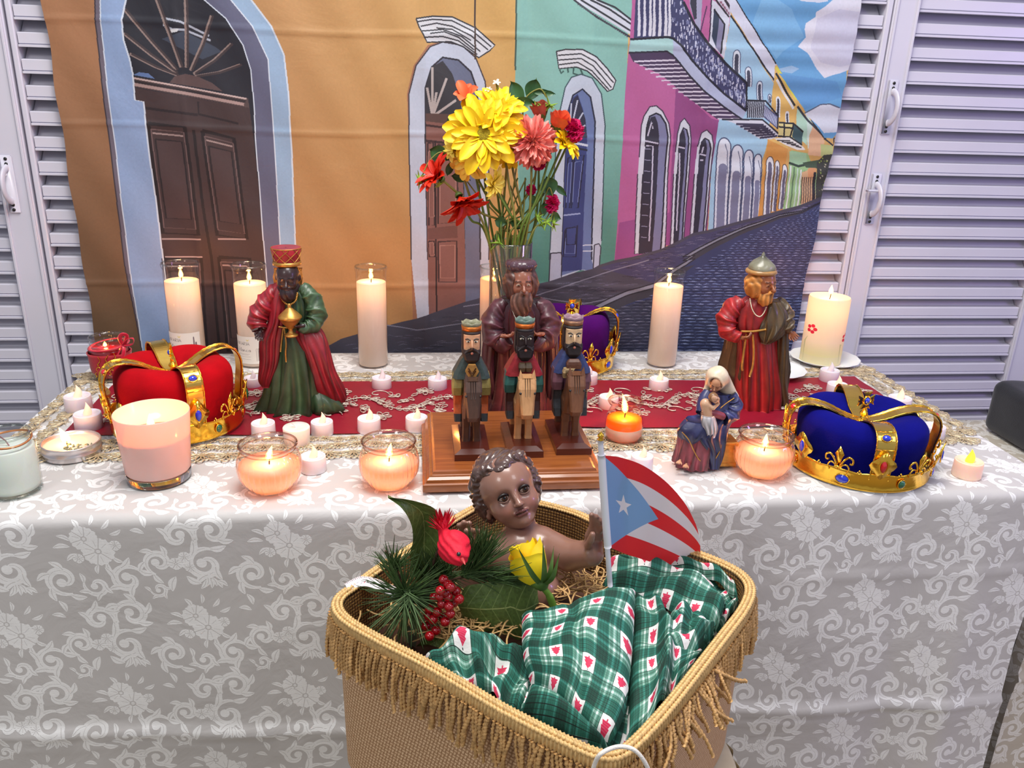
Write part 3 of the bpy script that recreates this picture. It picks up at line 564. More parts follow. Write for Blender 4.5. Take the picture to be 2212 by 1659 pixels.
cv.poly(kerb_t + [(1775, 450), (1775, 800), (1100, 830), (1160, 760)], (44, 54, 104)); cv.poly([(1160, 760), (1246, 700), (1330, 665), (1420, 640), (1480, 660), (1400, 830), (1100, 830)], (52, 54, 78))
kb = [(x_, y_ + np.interp(x_, [1160, 1480, 1772], [40, 22, 3])) for x_, y_ in kerb_t]; cv.poly(kerb_t + kb[::-1], (58, 56, 70))
km = [(x_, y_ + np.interp(x_, [1160, 1480, 1772], [13, 8, 2])) for x_, y_ in kerb_t]; cv.poly(kerb_t + km[::-1], (136, 138, 158)); cv.line(kerb_t, (22, 22, 36), 3); cv.line(km, (24, 24, 36), 3)
for r_ in range(64):
    y_ = 446 + (r_ / 63) ** 1.35 * 330; sp = 5 + (r_ / 63) * 26
    x_ = np.interp(y_, [446, 497, 560, 690, 760], [1745, 1600, 1490, 1265, 1170]) + 12 + RS.rand() * sp
    while x_ < 1785:
        l_ = sp * (.6 + .5 * RS.rand()); t_ = .6 + r_ / 63 * 1.6
        if y_ > np.interp(x_, [1160, 1246, 1480, 1600, 1772], [790, 705, 590, 512, 442]):
            cc = [(122, 144, 206), (88, 106, 170), (150, 168, 222)][RS.randint(3)] if x_ > 1400 else [(104, 106, 134), (84, 86, 116), (128, 130, 158)][RS.randint(3)]
            cv.line([(x_, y_ + RS.randn() * .6), (x_ + l_ * .5, y_ - .8), (x_ + l_, y_ + RS.randn() * .6)], cc, t_ * 1.5, taper=True); cv.line([(x_, y_ + t_ + 1.5), (x_ + l_, y_ + t_ + 1.5)], (20, 26, 60), t_ * .9)
        x_ += l_ + 3
cv.line(z2([(845, UP), (846, 200), (848, 380)]), (70, 50, 44), 4)
lum_ = cv.a.mean(2, keepdims=True); cv.a[:] = (cv.a * .84 + lum_ * .16) * .86 + .018
g = RS.randn(TH // 4, TW // 4).astype(np.float32); cv.a *= (1 + .007 * np.kron(g, np.ones((4, 4), np.float32)))[:TH, :TW, None]
im_tap = cv.image('tapestry_print')
def image_mat(name, im, rough=0.7, bump_noise=0.0, sheen=0.0, alpha=None, wr=None):
    mt, N, L, b = nt(name); tx = N.new('ShaderNodeTexImage'); tx.image = im; L.new(tx.outputs[0], b.inputs['Base Color']); b.inputs['Roughness'].default_value = rough; b.inputs['Sheen Weight'].default_value = sheen
    if bump_noise:
        tc = N.new('ShaderNodeTexCoord'); nz = N.new('ShaderNodeTexNoise'); nz.inputs['Scale'].default_value = wr or 14; nz.inputs['Detail'].default_value = 6; nz.inputs['Distortion'].default_value = .8; L.new(tc.outputs['Object'], nz.inputs[0])
        bp = N.new('ShaderNodeBump'); bp.inputs['Strength'].default_value = bump_noise; bp.inputs['Distance'].default_value = .01; L.new(nz.outputs[0], bp.inputs['Height']); L.new(bp.outputs[0], b.inputs['Normal'])
    return mt
M_tap = image_mat('printed_polyester', im_tap, .6, .32, .0, wr=7.0)
nu, nv = 300, 200; V = np.zeros((nu, nv, 3)); U = np.zeros((nu, nv, 2))
for j in range(nv):
    t_ = j / (nv - 1); z = 1.50 + (.56 - 1.50) * t_
    xl = np.interp(z, [.763, 1.36], [ony(205, 710, YT)[0], ony(92, 0, YT)[0]]) + .002 * math.sin(z * 40); xr = np.interp(z, [.714, 1.42], [ony(1708, 753, YT)[0], ony(1859, 0, YT)[0]]) + .002 * math.sin(z * 33 + 1)
    x = xl + (xr - xl) * np.arange(nu) / (nu - 1); V[:, j, 0] = x; V[:, j, 2] = z
    dy = .0025 * np.sin(x * 23 + 3 * z) * np.sin(z * 11) + .0012 * np.sin(x * 61 + z * 37)
    dy += .0030 * np.exp(-((x - .25 + (z - 1) * .1) / .012) ** 2) + .004 * np.exp(-((x + .05) / .05) ** 2)
    for zc in (.86, 1.155, 1.33): dy += -.0022 * np.exp(-((z - zc - .004 * np.sin(x * 9)) / .0035) ** 2)
    for xc in (-.42, .02, .335, .56): dy += -.0018 * np.exp(-((x - xc) / .003) ** 2)
    dy += .0016 * np.clip((x - .52) / .15, 0, 1) * (np.sin((z - zl) / PITCH * 2 * PI)) * np.clip((z - 1.0) / .1, 0, 1)
    V[:, j, 1] = YT + dy - .006
    U[:, j, 0] = (x - TX0) / (TX1 - TX0); U[:, j, 1] = (z - TZ0) / (TZ1 - TZ0)
o = mesh('tapestry', V.reshape(-1, 3), grid_faces(nu, nv)[:, ::-1], M_tap, uv=U.reshape(-1, 2), loc=(0.1, YT, 1.0))
tag(o, 'printed fabric backdrop of a colourful colonial street with arched doors and balconies', 'backdrop')
# ------------------------------------------------------------------ tables
M_top = mat('white_plastic_table', (225, 225, 222), .5, noise=.03, bump=.1, bscale=200); M_leg = mat('grey_steel_tube', (120, 122, 128), .35, 1.0, noise=.05)
tb = thing('folding_table', (.153, 1.24, 0), 'folding table hidden under the white damask cloth', 'table')
a = Acc(); a.add(*box(-.585, .890, .925, 1.555, TZ - .04, TZ - .004, .006)); a.build('tabletop', M_top, tb, smooth=False)
for x in (-.52, .83):
    for y in (.99, 1.49): a = Acc(); a.add(*tube([(x, y, 0), (x, y, .3), (x, y, TZ - .04)], .012, 10)); a.build('leg', M_leg, tb)
# damask weave
S = 900; dm = Canvas(S, S, (0, 0, 0))
def wrap(fn):
    for ox in (-S, 0, S):
        for oy in (-S, 0, S): fn(ox, oy)
def dleaf(x, y, l, ang, w_, c=255):
    t_ = np.linspace(0, 1, 12); s_ = np.sin(t_ * PI) ** .8 * w_; ca, sa = math.cos(ang), math.sin(ang); cur = .12 * l * np.sin(t_ * PI)
    top_ = [(x + ca * a_ * l - sa * (b_ + k_), y + sa * a_ * l + ca * (b_ + k_)) for a_, b_, k_ in zip(t_, s_, cur)]; bot = [(x + ca * a_ * l - sa * (-b_ + k_), y + sa * a_ * l + ca * (-b_ + k_)) for a_, b_, k_ in zip(t_, s_, cur)]
    def f(ox, oy):
        P = np.array(top_ + bot[::-1]) + [ox, oy]
        if P[:, 0].max() < 0 or P[:, 0].min() > S or P[:, 1].max() < 0 or P[:, 1].min() > S: return
        dm.poly(P, (c, c, c)); dm.line(((np.array(top_) + np.array(bot)) / 2 + [ox, oy])[1:-1], (70, 70, 70), 3)
    wrap(f)
def dscroll(x, y, r, turns, ang, sg, w_):
    w_ *= 1.3
    n_ = int(26 * turns) + 8; t_ = np.linspace(0, 1, n_); R_ = r * (1 - .78 * t_) ; A = ang + sg * t_ * turns * 2 * PI
    cx_ = x + r * math.cos(ang) * 0; P = np.stack([x + R_ * np.cos(A), y + R_ * np.sin(A)], -1); ww = w_ * (.25 + .75 * np.sin(np.clip(t_ * 1.1, 0, 1) * PI) ** .7)
    def f(ox, oy):
        Q = P + [ox, oy]
        if Q[:, 0].max() < -60 or Q[:, 0].min() > S + 60 or Q[:, 1].max() < -60 or Q[:, 1].min() > S + 60: return
        dm.line(Q, (255,) * 3, ww); dm.line(Q[2:-2] * 1.0, (90,) * 3, 2.2); dm.poly(Q[-1] + w_ * .62 * np.stack([np.cos(np.arange(12) / 12 * 2 * PI), np.sin(np.arange(12) / 12 * 2 * PI)], -1), (255,) * 3)
    wrap(f)
    for k in range(1, n_ - 12, 6): dleaf(P[k][0], P[k][1], w_ * 2.1, A[k] - sg * 1.15, w_ * .42)
def dflower(x, y, R_, n_=6, c=255):
    for k in range(n_):
        a_ = k / n_ * 2 * PI + .3; th = np.linspace(-.62, .62, 13); rr = R_ * (1 - .05 * np.cos(th * 16)) * np.cos(th * .55)
        P = [(x, y)] + [(x + q * math.cos(a_ + u_), y + q * math.sin(a_ + u_)) for u_, q in zip(th, rr)]
        def f(ox, oy): dm.poly(np.array(P) + [ox, oy], (c,) * 3); dm.line(np.array([P[0], P[1]]) + [ox, oy], (60,) * 3, 4); dm.line(np.array([(x + R_ * .35 * math.cos(a_), y + R_ * .35 * math.sin(a_)), (x + R_ * .8 * math.cos(a_), y + R_ * .8 * math.sin(a_))]) + [ox, oy], (120,) * 3, 3)
        wrap(f)
    def f(ox, oy):
        cc = np.stack([np.cos(np.arange(10) / 10 * 2 * PI), np.sin(np.arange(10) / 10 * 2 * PI)], -1); dm.poly(np.array([x, y]) + cc * R_ * .22 + [ox, oy], (40,) * 3); dm.poly(np.array([x, y]) + cc * R_ * .13 + [ox, oy], (230,) * 3)
    wrap(f)
H_ = S / 2
for bx, by, fx_, kind_ in ((0, 0, 1, 0), (H_, H_, 1, 0), (H_, 0, -1, 1), (0, H_, -1, 1)):
    q = lambda x, y: (bx + (x if fx_ > 0 else H_ - x), by + y)
    an_ = lambda a_: a_ if fx_ > 0 else PI - a_
    if kind_ == 0:
        for (x, y, l, an, w_) in ((150, 120, 70, 3.6, 12), (140, 150, 80, 3.1, 13), (170, 190, 70, 2.6, 12), (300, 60, 60, -.9, 11), (330, 90, 62, -.4, 11), (320, 210, 60, .6, 11), (290, 240, 58, 1.3, 12), (250, 250, 56, 1.8, 11), (200, 60, 60, -2.1, 12), (250, 40, 56, -1.5, 10)): dleaf(*q(x, y), l, an, w_)
        dflower(*q(210, 110), 66); dflower(*q(262, 180), 76); dflower(*q(345, 150), 28, 5); dflower(*q(165, 215), 26, 5)
        dscroll(*q(70, 330), 84, 1.15, 1.2, 1, 30); dscroll(*q(220, 370), 62, 1.1, 3.6, -1, 22); dscroll(*q(370, 340), 80, 1.2, -.6, -1, 30)
    else:
        dscroll(*q(95, 90), 88, 1.2, 2.6, 1, 30); dscroll(*q(260, 110), 74, 1.15, .4, -1, 28); dscroll(*q(370, 250), 70, 1.2, 1.9, 1, 26); dscroll(*q(150, 270), 92, 1.25, -1.1, -1, 32)
        dflower(*q(245, 225), 30, 5); dflower(*q(290, 260), 34, 5); dflower(*q(225, 285), 26, 5); dleaf(*q(300, 330), 90, 1.9, 20); dleaf(*q(250, 330), 80, .6, 18)
        for k in range(6): dleaf(*q(60 + k * 26, 395 + 10 * (k % 2)), 58, an_(-.6 - .3 * k), 12)
        dscroll(*q(390, 400), 44, 1.1, 3.0, -1, 16); dleaf(*q(400, 60), 70, an_(-1.2), 14); dleaf(*q(410, 90), 66, an_(-.3), 13)
hy, hx = np.mgrid[0:S, 0:S]; dm.a *= (.82 + .18 * (np.sin(hy * 1.05 + np.sin(hx * .05) * 2) > -.2))[..., None]
im_dam = dm.image('damask_weave', data=True)
def damask_mat(name, ground, motif, tile=.23):
    mt, N, L, b = nt(name); tx = N.new('ShaderNodeTexImage'); tx.image = im_dam; uvn = N.new('ShaderNodeTexCoord'); mp = N.new('ShaderNodeMapping'); mp.inputs['Scale'].default_value = (1 / tile,) * 3
    L.new(uvn.outputs['UV'], mp.inputs[0]); L.new(mp.outputs[0], tx.inputs[0])
    mx = N.new('ShaderNodeMixRGB'); mx.inputs[1].default_value = tuple(lin(ground)) + (1,); mx.inputs[2].default_value = tuple(lin(motif)) + (1,); L.new(tx.outputs[0], mx.inputs[0]); L.new(mx.outputs[0], b.inputs['Base Color'])  # motif lighter than ground: satin sheen put into the colour
    mr = N.new('ShaderNodeMapRange'); mr.inputs[3].default_value = .5; mr.inputs[4].default_value = .34; L.new(tx.outputs[0], mr.inputs[0]); L.new(mr.outputs[0], b.inputs['Roughness'])
    nz = N.new('ShaderNodeTexNoise'); nz.inputs['Scale'].default_value = 9; nz.inputs['Detail'].default_value = 5; nz.inputs['Distortion'].default_value = .6; L.new(uvn.outputs['UV'], nz.inputs[0])
    b1 = N.new('ShaderNodeBump'); b1.inputs['Strength'].default_value = .35; b1.inputs['Distance'].default_value = .012; L.new(nz.outputs[0], b1.inputs['Height'])
    b2 = N.new('ShaderNodeBump'); b2.inputs['Strength'].default_value = .5; b2.inputs['Distance'].default_value = .0006; L.new(tx.outputs[0], b2.inputs['Height']); L.new(b1.outputs[0], b2.inputs['Normal']); L.new(b2.outputs[0], b.inputs['Normal'])
    b.inputs['Sheen Weight'].default_value = .15; return mt
M_dam = damask_mat('white_damask', (198, 194, 191), (244, 243, 241))
def cloth(name, x0, x1, y0, y1, zt, zb_, mt, label, loc):
    """cloth over a rectangular table: top plus front, back and side drops"""
    a = Acc(); r = .014; th = np.linspace(0, PI / 2, 7)
    prof = [(y1 + .012, zb_ + .2), (y1 + .010, zt - .12), (y1 + .006, zt - .02), (y1, zt)] + [(y, zt) for y in np.linspace(y1 - .02, y0 + r, 22)] + [(y0 + r - r * math.sin(t_), zt - r + r * math.cos(t_)) for t_ in th[1:]]
    nfront = 90; prof += [(y0, zt - r - (zt - r - zb_) * (k / nfront)) for k in range(1, nfront + 1)]
    prof = np.array(prof); nx = 200; s_ = np.r_[0, np.cumsum(np.linalg.norm(np.diff(prof, axis=0), axis=1))]
    V = np.zeros((nx, len(prof), 3)); U = np.zeros((nx, len(prof), 2))
    for i in range(nx):
        x = x0 + (x1 - x0) * i / (nx - 1); y, z = prof[:, 0].copy(), prof[:, 1]; xx = np.full(len(prof), x)
        fr = (z < zt - r) & (y < (y0 + y1) / 2); d = np.clip((zt - z) / .5, 0, 1)
        zc = np.interp(x, [-.6, -.35, 0, .36, .9], [.435, .415, .40, .400, .392])
        rip = .006 * np.sin(x * 9 + 1.3) * d + .004 * np.sin(x * 23 + z * 3) * d + .007 * np.exp(-((x - .80) / .025) ** 2) * d - .006 * np.exp(-((x - .70) / .03) ** 2) * d
        cre = .006 * np.exp(-((z - zc) / .006) ** 2) + .004 * np.exp(-np.abs(z - zc + .02) / .03) * (z < zc) + .003 * np.exp(-((z - .615) / .004) ** 2) * (x > .5)
        y = np.where(fr, y - cre - rip * 1.0 - .012 * d, y); xx = np.where(fr, (x - .15) * (1 - .03 * np.clip(d * 2, 0, 1)) + .15, xx)
        z_ = z + np.where(fr, 0, 0); V[i, :, 0] = xx; V[i, :, 1] = y; V[i, :, 2] = z_; U[i, :, 0] = x; U[i, :, 1] = -s_
    a.add(V.reshape(-1, 3), grid_faces(nx, len(prof))[:, ::-1], uv=U.reshape(-1, 2))
    for sx, xs in ((-1, x0), (1, x1)):
        ny, nz_ = 26, 26; V = np.zeros((ny, nz_, 3)); U = np.zeros((ny, nz_, 2))
        for i in range(ny):
            y = y0 + .01 + (y1 - y0 - .01) * i / (ny - 1)
            for k in range(nz_):
                d = k / (nz_ - 1); V[i, k] = (xs + sx * (.004 * math.sin(min(d * 12, 1) * PI / 2) + .010 * d * math.sin(y * 21)) - sx * .03 * d * (y < y0 + .03), y, zt - (zt - zb_ - .05) * d); U[i, k] = (x1 + y, -d * .6)
        a.add(V.reshape(-1, 3), grid_faces(ny, nz_)[:, ::sx], uv=U.reshape(-1, 2))
    return tag(a.build(name, mt, loc=loc), label, 'tablecloth')
cloth('tablecloth', -.592, .897, .918, 1.562, TZ, .03, M_dam, 'white damask tablecloth with scrolls and flowers covering the altar table', (.15, 1.24, TZ))
# side table with its own cloth, at the right
st = thing('side_table', (1.35, 1.15, 0), 'low side table under a white damask cloth at the right edge', 'table')
a = Acc(); a.add(*box(.975, 1.75, .97, 1.46, .585, .608, .004)); a.build('tabletop', M_top, st, smooth=False)
for x in (1.02, 1.70):
    for y in (1.02, 1.41): a = Acc(); a.add(*tube([(x, y, 0), (x, y, .3), (x, y, .585)], .012, 10)); a.build('leg', M_leg, st)
M_dam2 = damask_mat('ivory_damask', (196, 186, 168), (240, 236, 226), .2)
cloth('tablecloth', .955, 1.77, .955, 1.475, .612, .03, M_dam2, 'ivory damask cloth on the side table at the right edge', (1.35, 1.2, .612))
# ------------------------------------------------------------------ red runner with lace border
M_red = mat('crimson_satin_runner', (140, 5, 36), .5, noise=.08, nscale=25, bump=.15, bscale=400)
M_lace = mat('gold_lace_thread', (224, 204, 168), .28, .5, noise=.15, nscale=200)
M_silv = mat('silver_gold_embroidery', (216, 202, 186), .35, .4, noise=.15, nscale=200)
rn = thing('table_runner', (.16, 1.26, TZ), 'crimson runner with silver embroidery and wide gold lace border', 'table runner')
RX0, RX1, RY0, RY1 = -.520, .832, 1.160, 1.385
def runner_y(x): return RY0 + .006 * np.sin(x * 9), RY1 + .006 * np.sin(x * 7 + 1)
nx, ny = 160, 24; V = np.zeros((nx, ny, 3))
for i in range(nx):
    x = RX0 + (RX1 - RX0) * i / (nx - 1); a0, a1 = runner_y(x); y = np.linspace(a0, a1, ny); V[i, :, 0] = x; V[i, :, 1] = y; V[i, :, 2] = TZ + .0022 + .0016 * (1 + np.sin(x * 34 + y * 22)) * .5 + .0008 * np.sin(x * 13 - y * 60)
mesh('satin_panel', V.reshape(-1, 3), grid_faces(nx, ny), M_red, rn)
def petal_loop(l, w_, r, n_=9, seg=3):
    t_ = np.arange(n_) / n_ * 2 * PI; P = np.stack([l / 2 - l / 2 * np.cos(t_), w_ / 2 * np.sin(t_) * (1 - .35 * np.cos(t_)), 0 * t_], -1)
    T = np.roll(P, -1, 0) - np.roll(P, 1, 0); T /= np.linalg.norm(T, axis=1)[:, None]; Nn = np.cross(T, [0, 0, 1]); a_ = np.arange(seg) / seg * 2 * PI + PI / 2
    V = P[:, None, :] + r * (np.cos(a_)[None, :, None] * Nn[:, None, :] + np.sin(a_)[None, :, None] * np.array([0, 0, 1.0])); return V.reshape(-1, 3), grid_faces(n_, seg, True, True)
def instance(tpl, items):
    """items: (x, y, z, angle, scale)"""
    V0, F0 = tpl; it = np.asarray(items, float); n_ = len(it); c, s_ = np.cos(it[:, 3]), np.sin(it[:, 3]); k = it[:, 4]
    X = it[:, 0, None] + k[:, None] * (c[:, None] * V0[None, :, 0] - s_[:, None] * V0[None, :, 1]); Y = it[:, 1, None] + k[:, None] * (s_[:, None] * V0[None, :, 0] + c[:, None] * V0[None, :, 1]); Z = it[:, 2, None] + k[:, None] * V0[None, :, 2]
    return np.stack([X, Y, Z], -1).reshape(-1, 3), (F0[None] + (np.arange(n_) * len(V0))[:, None, None]).reshape(-1, 4)
def lace_z(x): return TZ + .0022 
items = []
def shell(x, y, ang, sc_, n_=7):
    for k in range(n_): a_ = ang + (k - (n_ - 1) / 2) * .42; items.append((x, y, lace_z(x) + .0012 * RS.rand(), a_, sc_ * (.92 + .16 * RS.rand())))
    items.append((x, y, lace_z(x) + .001, ang + PI - .5, sc_ * .45)); items.append((x, y, lace_z(x) + .001, ang + PI + .5, sc_ * .45))
for row, (yy_, sgn, sc_) in enumerate(((RY0 - .014, -1, .62), (RY0 - .038, -1, .85), (RY0 - .066, -1, 1.15), (RY1 + .010, 1, .6), (RY1 + .034, 1, 1.0))):
    for k in range(int(1.50 / (.028 * sc_ + .003))):
        x = -.585 + (k + .5 * (row % 2)) * (.028 * sc_ + .003)
        if x < .88: shell(x, yy_ + .004 * math.sin(x * 9) + .002 * RS.randn(), sgn * PI / 2 + .12 * RS.randn(), sc_)
for k in range(10):
    y = RY0 - .05 + k * .034
    for j in range(2): shell(RX0 - .016 - j * .032, y + (j % 2) * .017, PI + .2 * RS.randn(), .95); shell(RX1 + .014 + j * .032, y + (j % 2) * .017, .2 * RS.randn(), .95)
V, F = instance(petal_loop(.0215, .0088, .0010, 10), items); tag(mesh('lace_border', V, F, M_lace, rn), kind='stuff')
it2 = []; 
def emb_leaf(x, y, a_, s_): it2.append((x, y, TZ + .0052, a_, s_))
def emb_flower(x, y, s_, n_=5):
    for k in range(n_): emb_leaf(x, y, k / n_ * 2 * PI + x * 40, s_)
vines = []
for k in range(19):
    x0 = RX0 + .01 + k * .0705; sg = 1 if k % 2 else -1; t_ = np.linspace(0, 1, 22); px_ = x0 + .11 * t_; py_ = (RY0 + RY1) / 2 + sg * (.062 * np.sin(t_ * 2.6) - .035)
    vines.append(np.stack([px_, py_, np.full(22, TZ + .0052)], -1))
    for i in range(2, 21, 2):
        emb_leaf(px_[i], py_[i], .9 + .3 * RS.randn(), .62); emb_leaf(px_[i], py_[i], -.9 + .3 * RS.randn(), .62)
    emb_flower(x0 + .03, (RY0 + RY1) / 2 + sg * .055, .85, 6); emb_flower(x0 + .095, (RY0 + RY1) / 2 - sg * .06, .55)
    for j in range(10): emb_leaf(x0 + .06 + .012 * RS.randn(), (RY0 + RY1) / 2 - sg * .02 + .014 * RS.randn(), RS.rand() * 6.3, .8)
    a_ = np.linspace(0, 5, 16); r_ = .018 * (1 - a_ / 6.5); vines.append(np.stack([x0 + .02 + r_ * np.cos(a_ * sg), (RY0 + RY1) / 2 - sg * .045 + r_ * np.sin(a_), np.full(16, TZ + .0052)], -1))
V, F = instance(petal_loop(.0195, .0088, .0012), it2); a = Acc(); a.add(V, F.tolist())
for P in vines: a.add(*tube(P, .0011, 4))
tag(a.build('embroidery', M_silv, rn), kind='stuff')
# ------------------------------------------------------------------ candles
M_glass = thin_glass('clear_glass', (.97, .98, .97), 1.3)
M_glass2 = thin_glass('clear_glass_rim', (.88, .91, .9), 1.6)
M_wax = wax_mat('ivory_wax', (246, 239, 228), .4, .35)
M_wick = mat('burnt_wick', (30, 22, 18), .9)
M_fl = flame_mat('flame', (1.0, .50, .12), 2.2); M_flc = flame_mat('flame_core', (1.0, .80, .42), 6.0)
def base(px, pyb, wpx=None, r=None, z=TZ):
    P = onz(px, pyb, z)
    if r is None: r = wpx / 2 * mpp(P)
    P = P.copy(); P[1] += r * .95; P[0] += r * .95 * ray(px, pyb)[0] / ray(px, pyb)[1]
    return P, r
def zat(px, py, P): return ony(px, py, P[1])[2]
def glow(root, P, e):  # added lamp under the wax surface so the candle wall glows
    d = bpy.data.lights.new('added_wax_light', 'POINT'); d.energy = e; d.color = (1.0, .40, .11); d.shadow_soft_size = .005
    o = bpy.data.objects.new('added_wax_light', d); COL.objects.link(o); o.parent = root; o.location = tuple(np.asarray(P) - origin_of(root))
def flame(root, P, h=.018, w_=.0042, power=.25, lean=0.0):
    pr = [(0, 0), (.62, .08), (.95, .22), (1, .34), (.8, .52), (.5, .72), (.22, .9), (0, 1.0)]
    v, f = lathe((0, 0, 0), [(max(a, .001) * w_, b * h) for a, b in pr], 14); v[:, 0] += lean * (v[:, 2] / h) ** 2 * h
    fl = mesh('flame', v + P, f, M_fl, root)
    v, f = lathe((0, 0, 0), [(max(a, .001) * w_ * .55, .12 * h + b * h * .62) for a, b in pr], 12); v[:, 0] += lean * (v[:, 2] / h) ** 2 * h
    mesh('flame_core', v + P, f, M_flc, fl)
    d = bpy.data.lights.new('flame_light', 'POINT'); d.energy = power * .75; d.color = (1.0, .33, .06); d.shadow_soft_size = .004
    o = bpy.data.objects.new('flame_light', d); COL.objects.link(o); o.parent = root; o.location = tuple(np.asarray(P) + [0, 0, h * .45] - origin_of(root))
def wick(root, P, h=.008, mt=None, lean=.1): mesh('wick', *tube([P, P + [lean * h * .3, 0, h * .5], P + [lean * h, 0, h]], .0009, 6), mt or M_wick, root)
# printed candle label
lb = Canvas(420, 300, (236, 226, 214))
def stroke(txt, x, y, s_, c=(70, 62, 66), w_=4):
    G = {'L': [[(0, 0), (0, 1), (.6, 1)]], 'U': [[(0, 0), (0, .8), (.3, 1), (.6, .8), (.6, 0)]], 'M': [[(0, 1), (.05, 0), (.35, .6), (.65, 0), (.7, 1)]], 'I': [[(.1, 0), (.1, 1)]], 'N': [[(0, 1), (0, 0), (.6, 1), (.6, 0)]],
         'A': [[(0, 1), (.35, 0), (.7, 1)], [(.15, .65), (.55, .65)]], 'R': [[(0, 1), (0, 0), (.5, .1), (.5, .4), (0, .5), (.6, 1)]], 'b': [[(.1, 0), (0, 1), (.4, .9), (.4, .6), (.05, .6)]], 'l': [[(.1, .9), (.25, .1), (.1, .2), (.15, 1), (.3, .9)]],
         'a': [[(.45, .55), (.1, .6), (.05, .95), (.4, .9), (.45, .55), (.5, 1)]], 'n': [[(0, .55), (.02, 1)], [(.02, .7), (.3, .55), (.4, 1)]], 'c': [[(.4, .6), (.1, .6), (.05, .9), (.4, .95)]]}
    for ch in txt:
        for L_ in G[ch]: lb.line([(x + a * s_, y + b * s_) for a, b in L_], c, w_, raw=True)
        x += s_ * (.3 if ch in 'Il' else .62 if ch in 'blanc' else .85)
stroke('LUMINARIA', 14, 60, 34); stroke('blanca', 90, 120, 46, (60, 50, 60), 4)
for y_, a_, b_ in ((190, 60, 230), (200, 70, 215), (222, 50, 240), (250, 50, 240)): lb.line([(a_, y_), (b_, y_)], (150, 136, 130), 2)
lb.poly([(200, 26), (214, 40), (232, 26), (222, 48), (204, 46)], (226, 206, 120))
for x_, t_, w_ in ((330, 120, 12), (352, 40, 9), (372, 100, 11), (398, 150, 10)): lb.poly([(x_ - w_, 270), (x_ - w_ + 3, t_ + 14), (x_, t_), (x_ + w_ - 3, t_ + 14), (x_ + w_, 270)], (120, 100, 104))
lb.line([(300, 270), (296, 140), (308, 130), (314, 150), (312, 270)], (130, 112, 112), 3)
M_label = image_mat('candle_label_print', lb.image('candle_label'), .5)
def cyl_patch(P, r, z0, z1, a0, a1, n=20):
    a = np.linspace(a0, a1, n); V = []; U = []
    for i, t_ in enumerate(a):
        for j, z in enumerate((z0, z1)): V.append((P[0] + r * math.sin(t_), P[1] - r * math.cos(t_), z)); U.append((i / (n - 1), j))
    return np.array(V), grid_faces(n, 2), np.array(U)
def tall_candle(px, pyb, pxt, pyt, pyw, wpx, label, lab=None):
    P, r = base(px, pyb, wpx); H = zat(pxt, pyt, P) - TZ; hw = zat(px, pyw, P) - TZ
    root = thing('glass_prayer_candle', P, label, 'candle', 'tall prayer candles in glass along the back edge')
    prof = [(.001, .002), (r * .9, .001), (r, .006), (r, H * .80), (r * .985, H * .88), (r * .93, H * .915), (r * .93, H * .94), (r * .985, H * .975), (r, H * .985), (r * .99, H), (r * .93, H * .998), (r * .91, H * .97), (r * .88, H * .93)]
    if lab != 'plain': prof = [(.001, .002), (r * .9, .001), (r, .006), (r, H * .90), (r * 1.0, H * .94), (r * 1.06, H * .965), (r * 1.08, H * .985), (r * 1.04, H), (r * .98, H * .995), (r * .95, H * .96)]
    mesh('glass', *lathe(P, prof, 40), M_glass, root)
    mesh('rim', *tube([P + [r * 1.0 * math.cos(t_), r * 1.0 * math.sin(t_), H * .992] for t_ in np.linspace(0, 2 * PI, 40)], .0013, 6), M_glass2, root)
    v, f = lathe(P, [(.0005, .004), (r * .93, .004), (r * .965, .010), (r * .965, hw * .995), (r * .93, hw), (r * .6, hw - .0015), (.0005, hw - .002)], 40); mesh('wax', v, f, M_wax, root)
    wick(root, P + [0, 0, hw - .002], .009); flame(root, P + [0, 0, hw + .004], .019, .0043, .3); glow(root, P + [0, 0, hw - .016], .055)
    if lab == 'label':
        v, f, u_ = cyl_patch(P, r * 1.012, TZ + .010, TZ + .062, -1.5, 1.0); mesh('printed_label', v, f, M_label, root, uv=u_)
    return root
tall_candle(412, 789, 395, 566, 605, 72, 'tall glass prayer candle at far left of the row, behind red crown', 'label')
tall_candle(554, 797, 543, 570, 611, 68, 'tall glass prayer candle with printed label behind the dark king in green', 'label')
tall_candle(807, 798, 803, 574, 608, 64, 'tall glass prayer candle standing alone before the orange painted wall', 'x')
tall_candle(1064, 797, 1059, 574, 601, 63, 'tall glass prayer candle half hidden behind the flower vase', 'plain')
tall_candle(1427, 797, 1443, 584, 616, 64, 'tall glass prayer candle before the painted cobbled street', 'x')
# pillar candle with painted flowers on a plate
M_plate = mat('white_foam_plate', (240, 240, 240), .5, noise=.02, sss=.2, sssr=.004)
def plate(px, pyb, wpx, label, dz=0):
    P, r = base(px, pyb, wpx); P[2] += dz; root = thing('plate', P, label, 'plate', 'white plates under the pillar candle')
    fl = lambda z, a: 1 + .012 * np.cos(a * 14) * (z > .004)
    mesh('dish', *lathe(P, [(.0005, .002), (r * .62, .0018), (r * .72, .003), (r * .97, .010), (r, .0105), (r, .0095), (r * .74, .0015), (r * .6, .0005), (.0005, .0005)], 72, wave=fl), M_plate, root); return P, r
Pp, rp = plate(1776, 803, 150, 'white fluted plate under the flowered pillar candle at right')
plate(1668, 832, 136, 'white fluted plate partly hidden behind the blond king in red', .0045)
Pc, rc = base(1768, 792, 86, z=TZ + .003); zt_ = zat(1783, 640, Pc) - Pc[2]
pc = Canvas(700, 500, (246, 238, 216))
for k in range(110): pc.a[500 - 180 + k:500 - 180 + k + 1] = np.array([246 - k * .14, 238 - k * .02, 216 - k * .28]) / 255
pc.a[430:] = np.array([230, 234, 196]) / 255
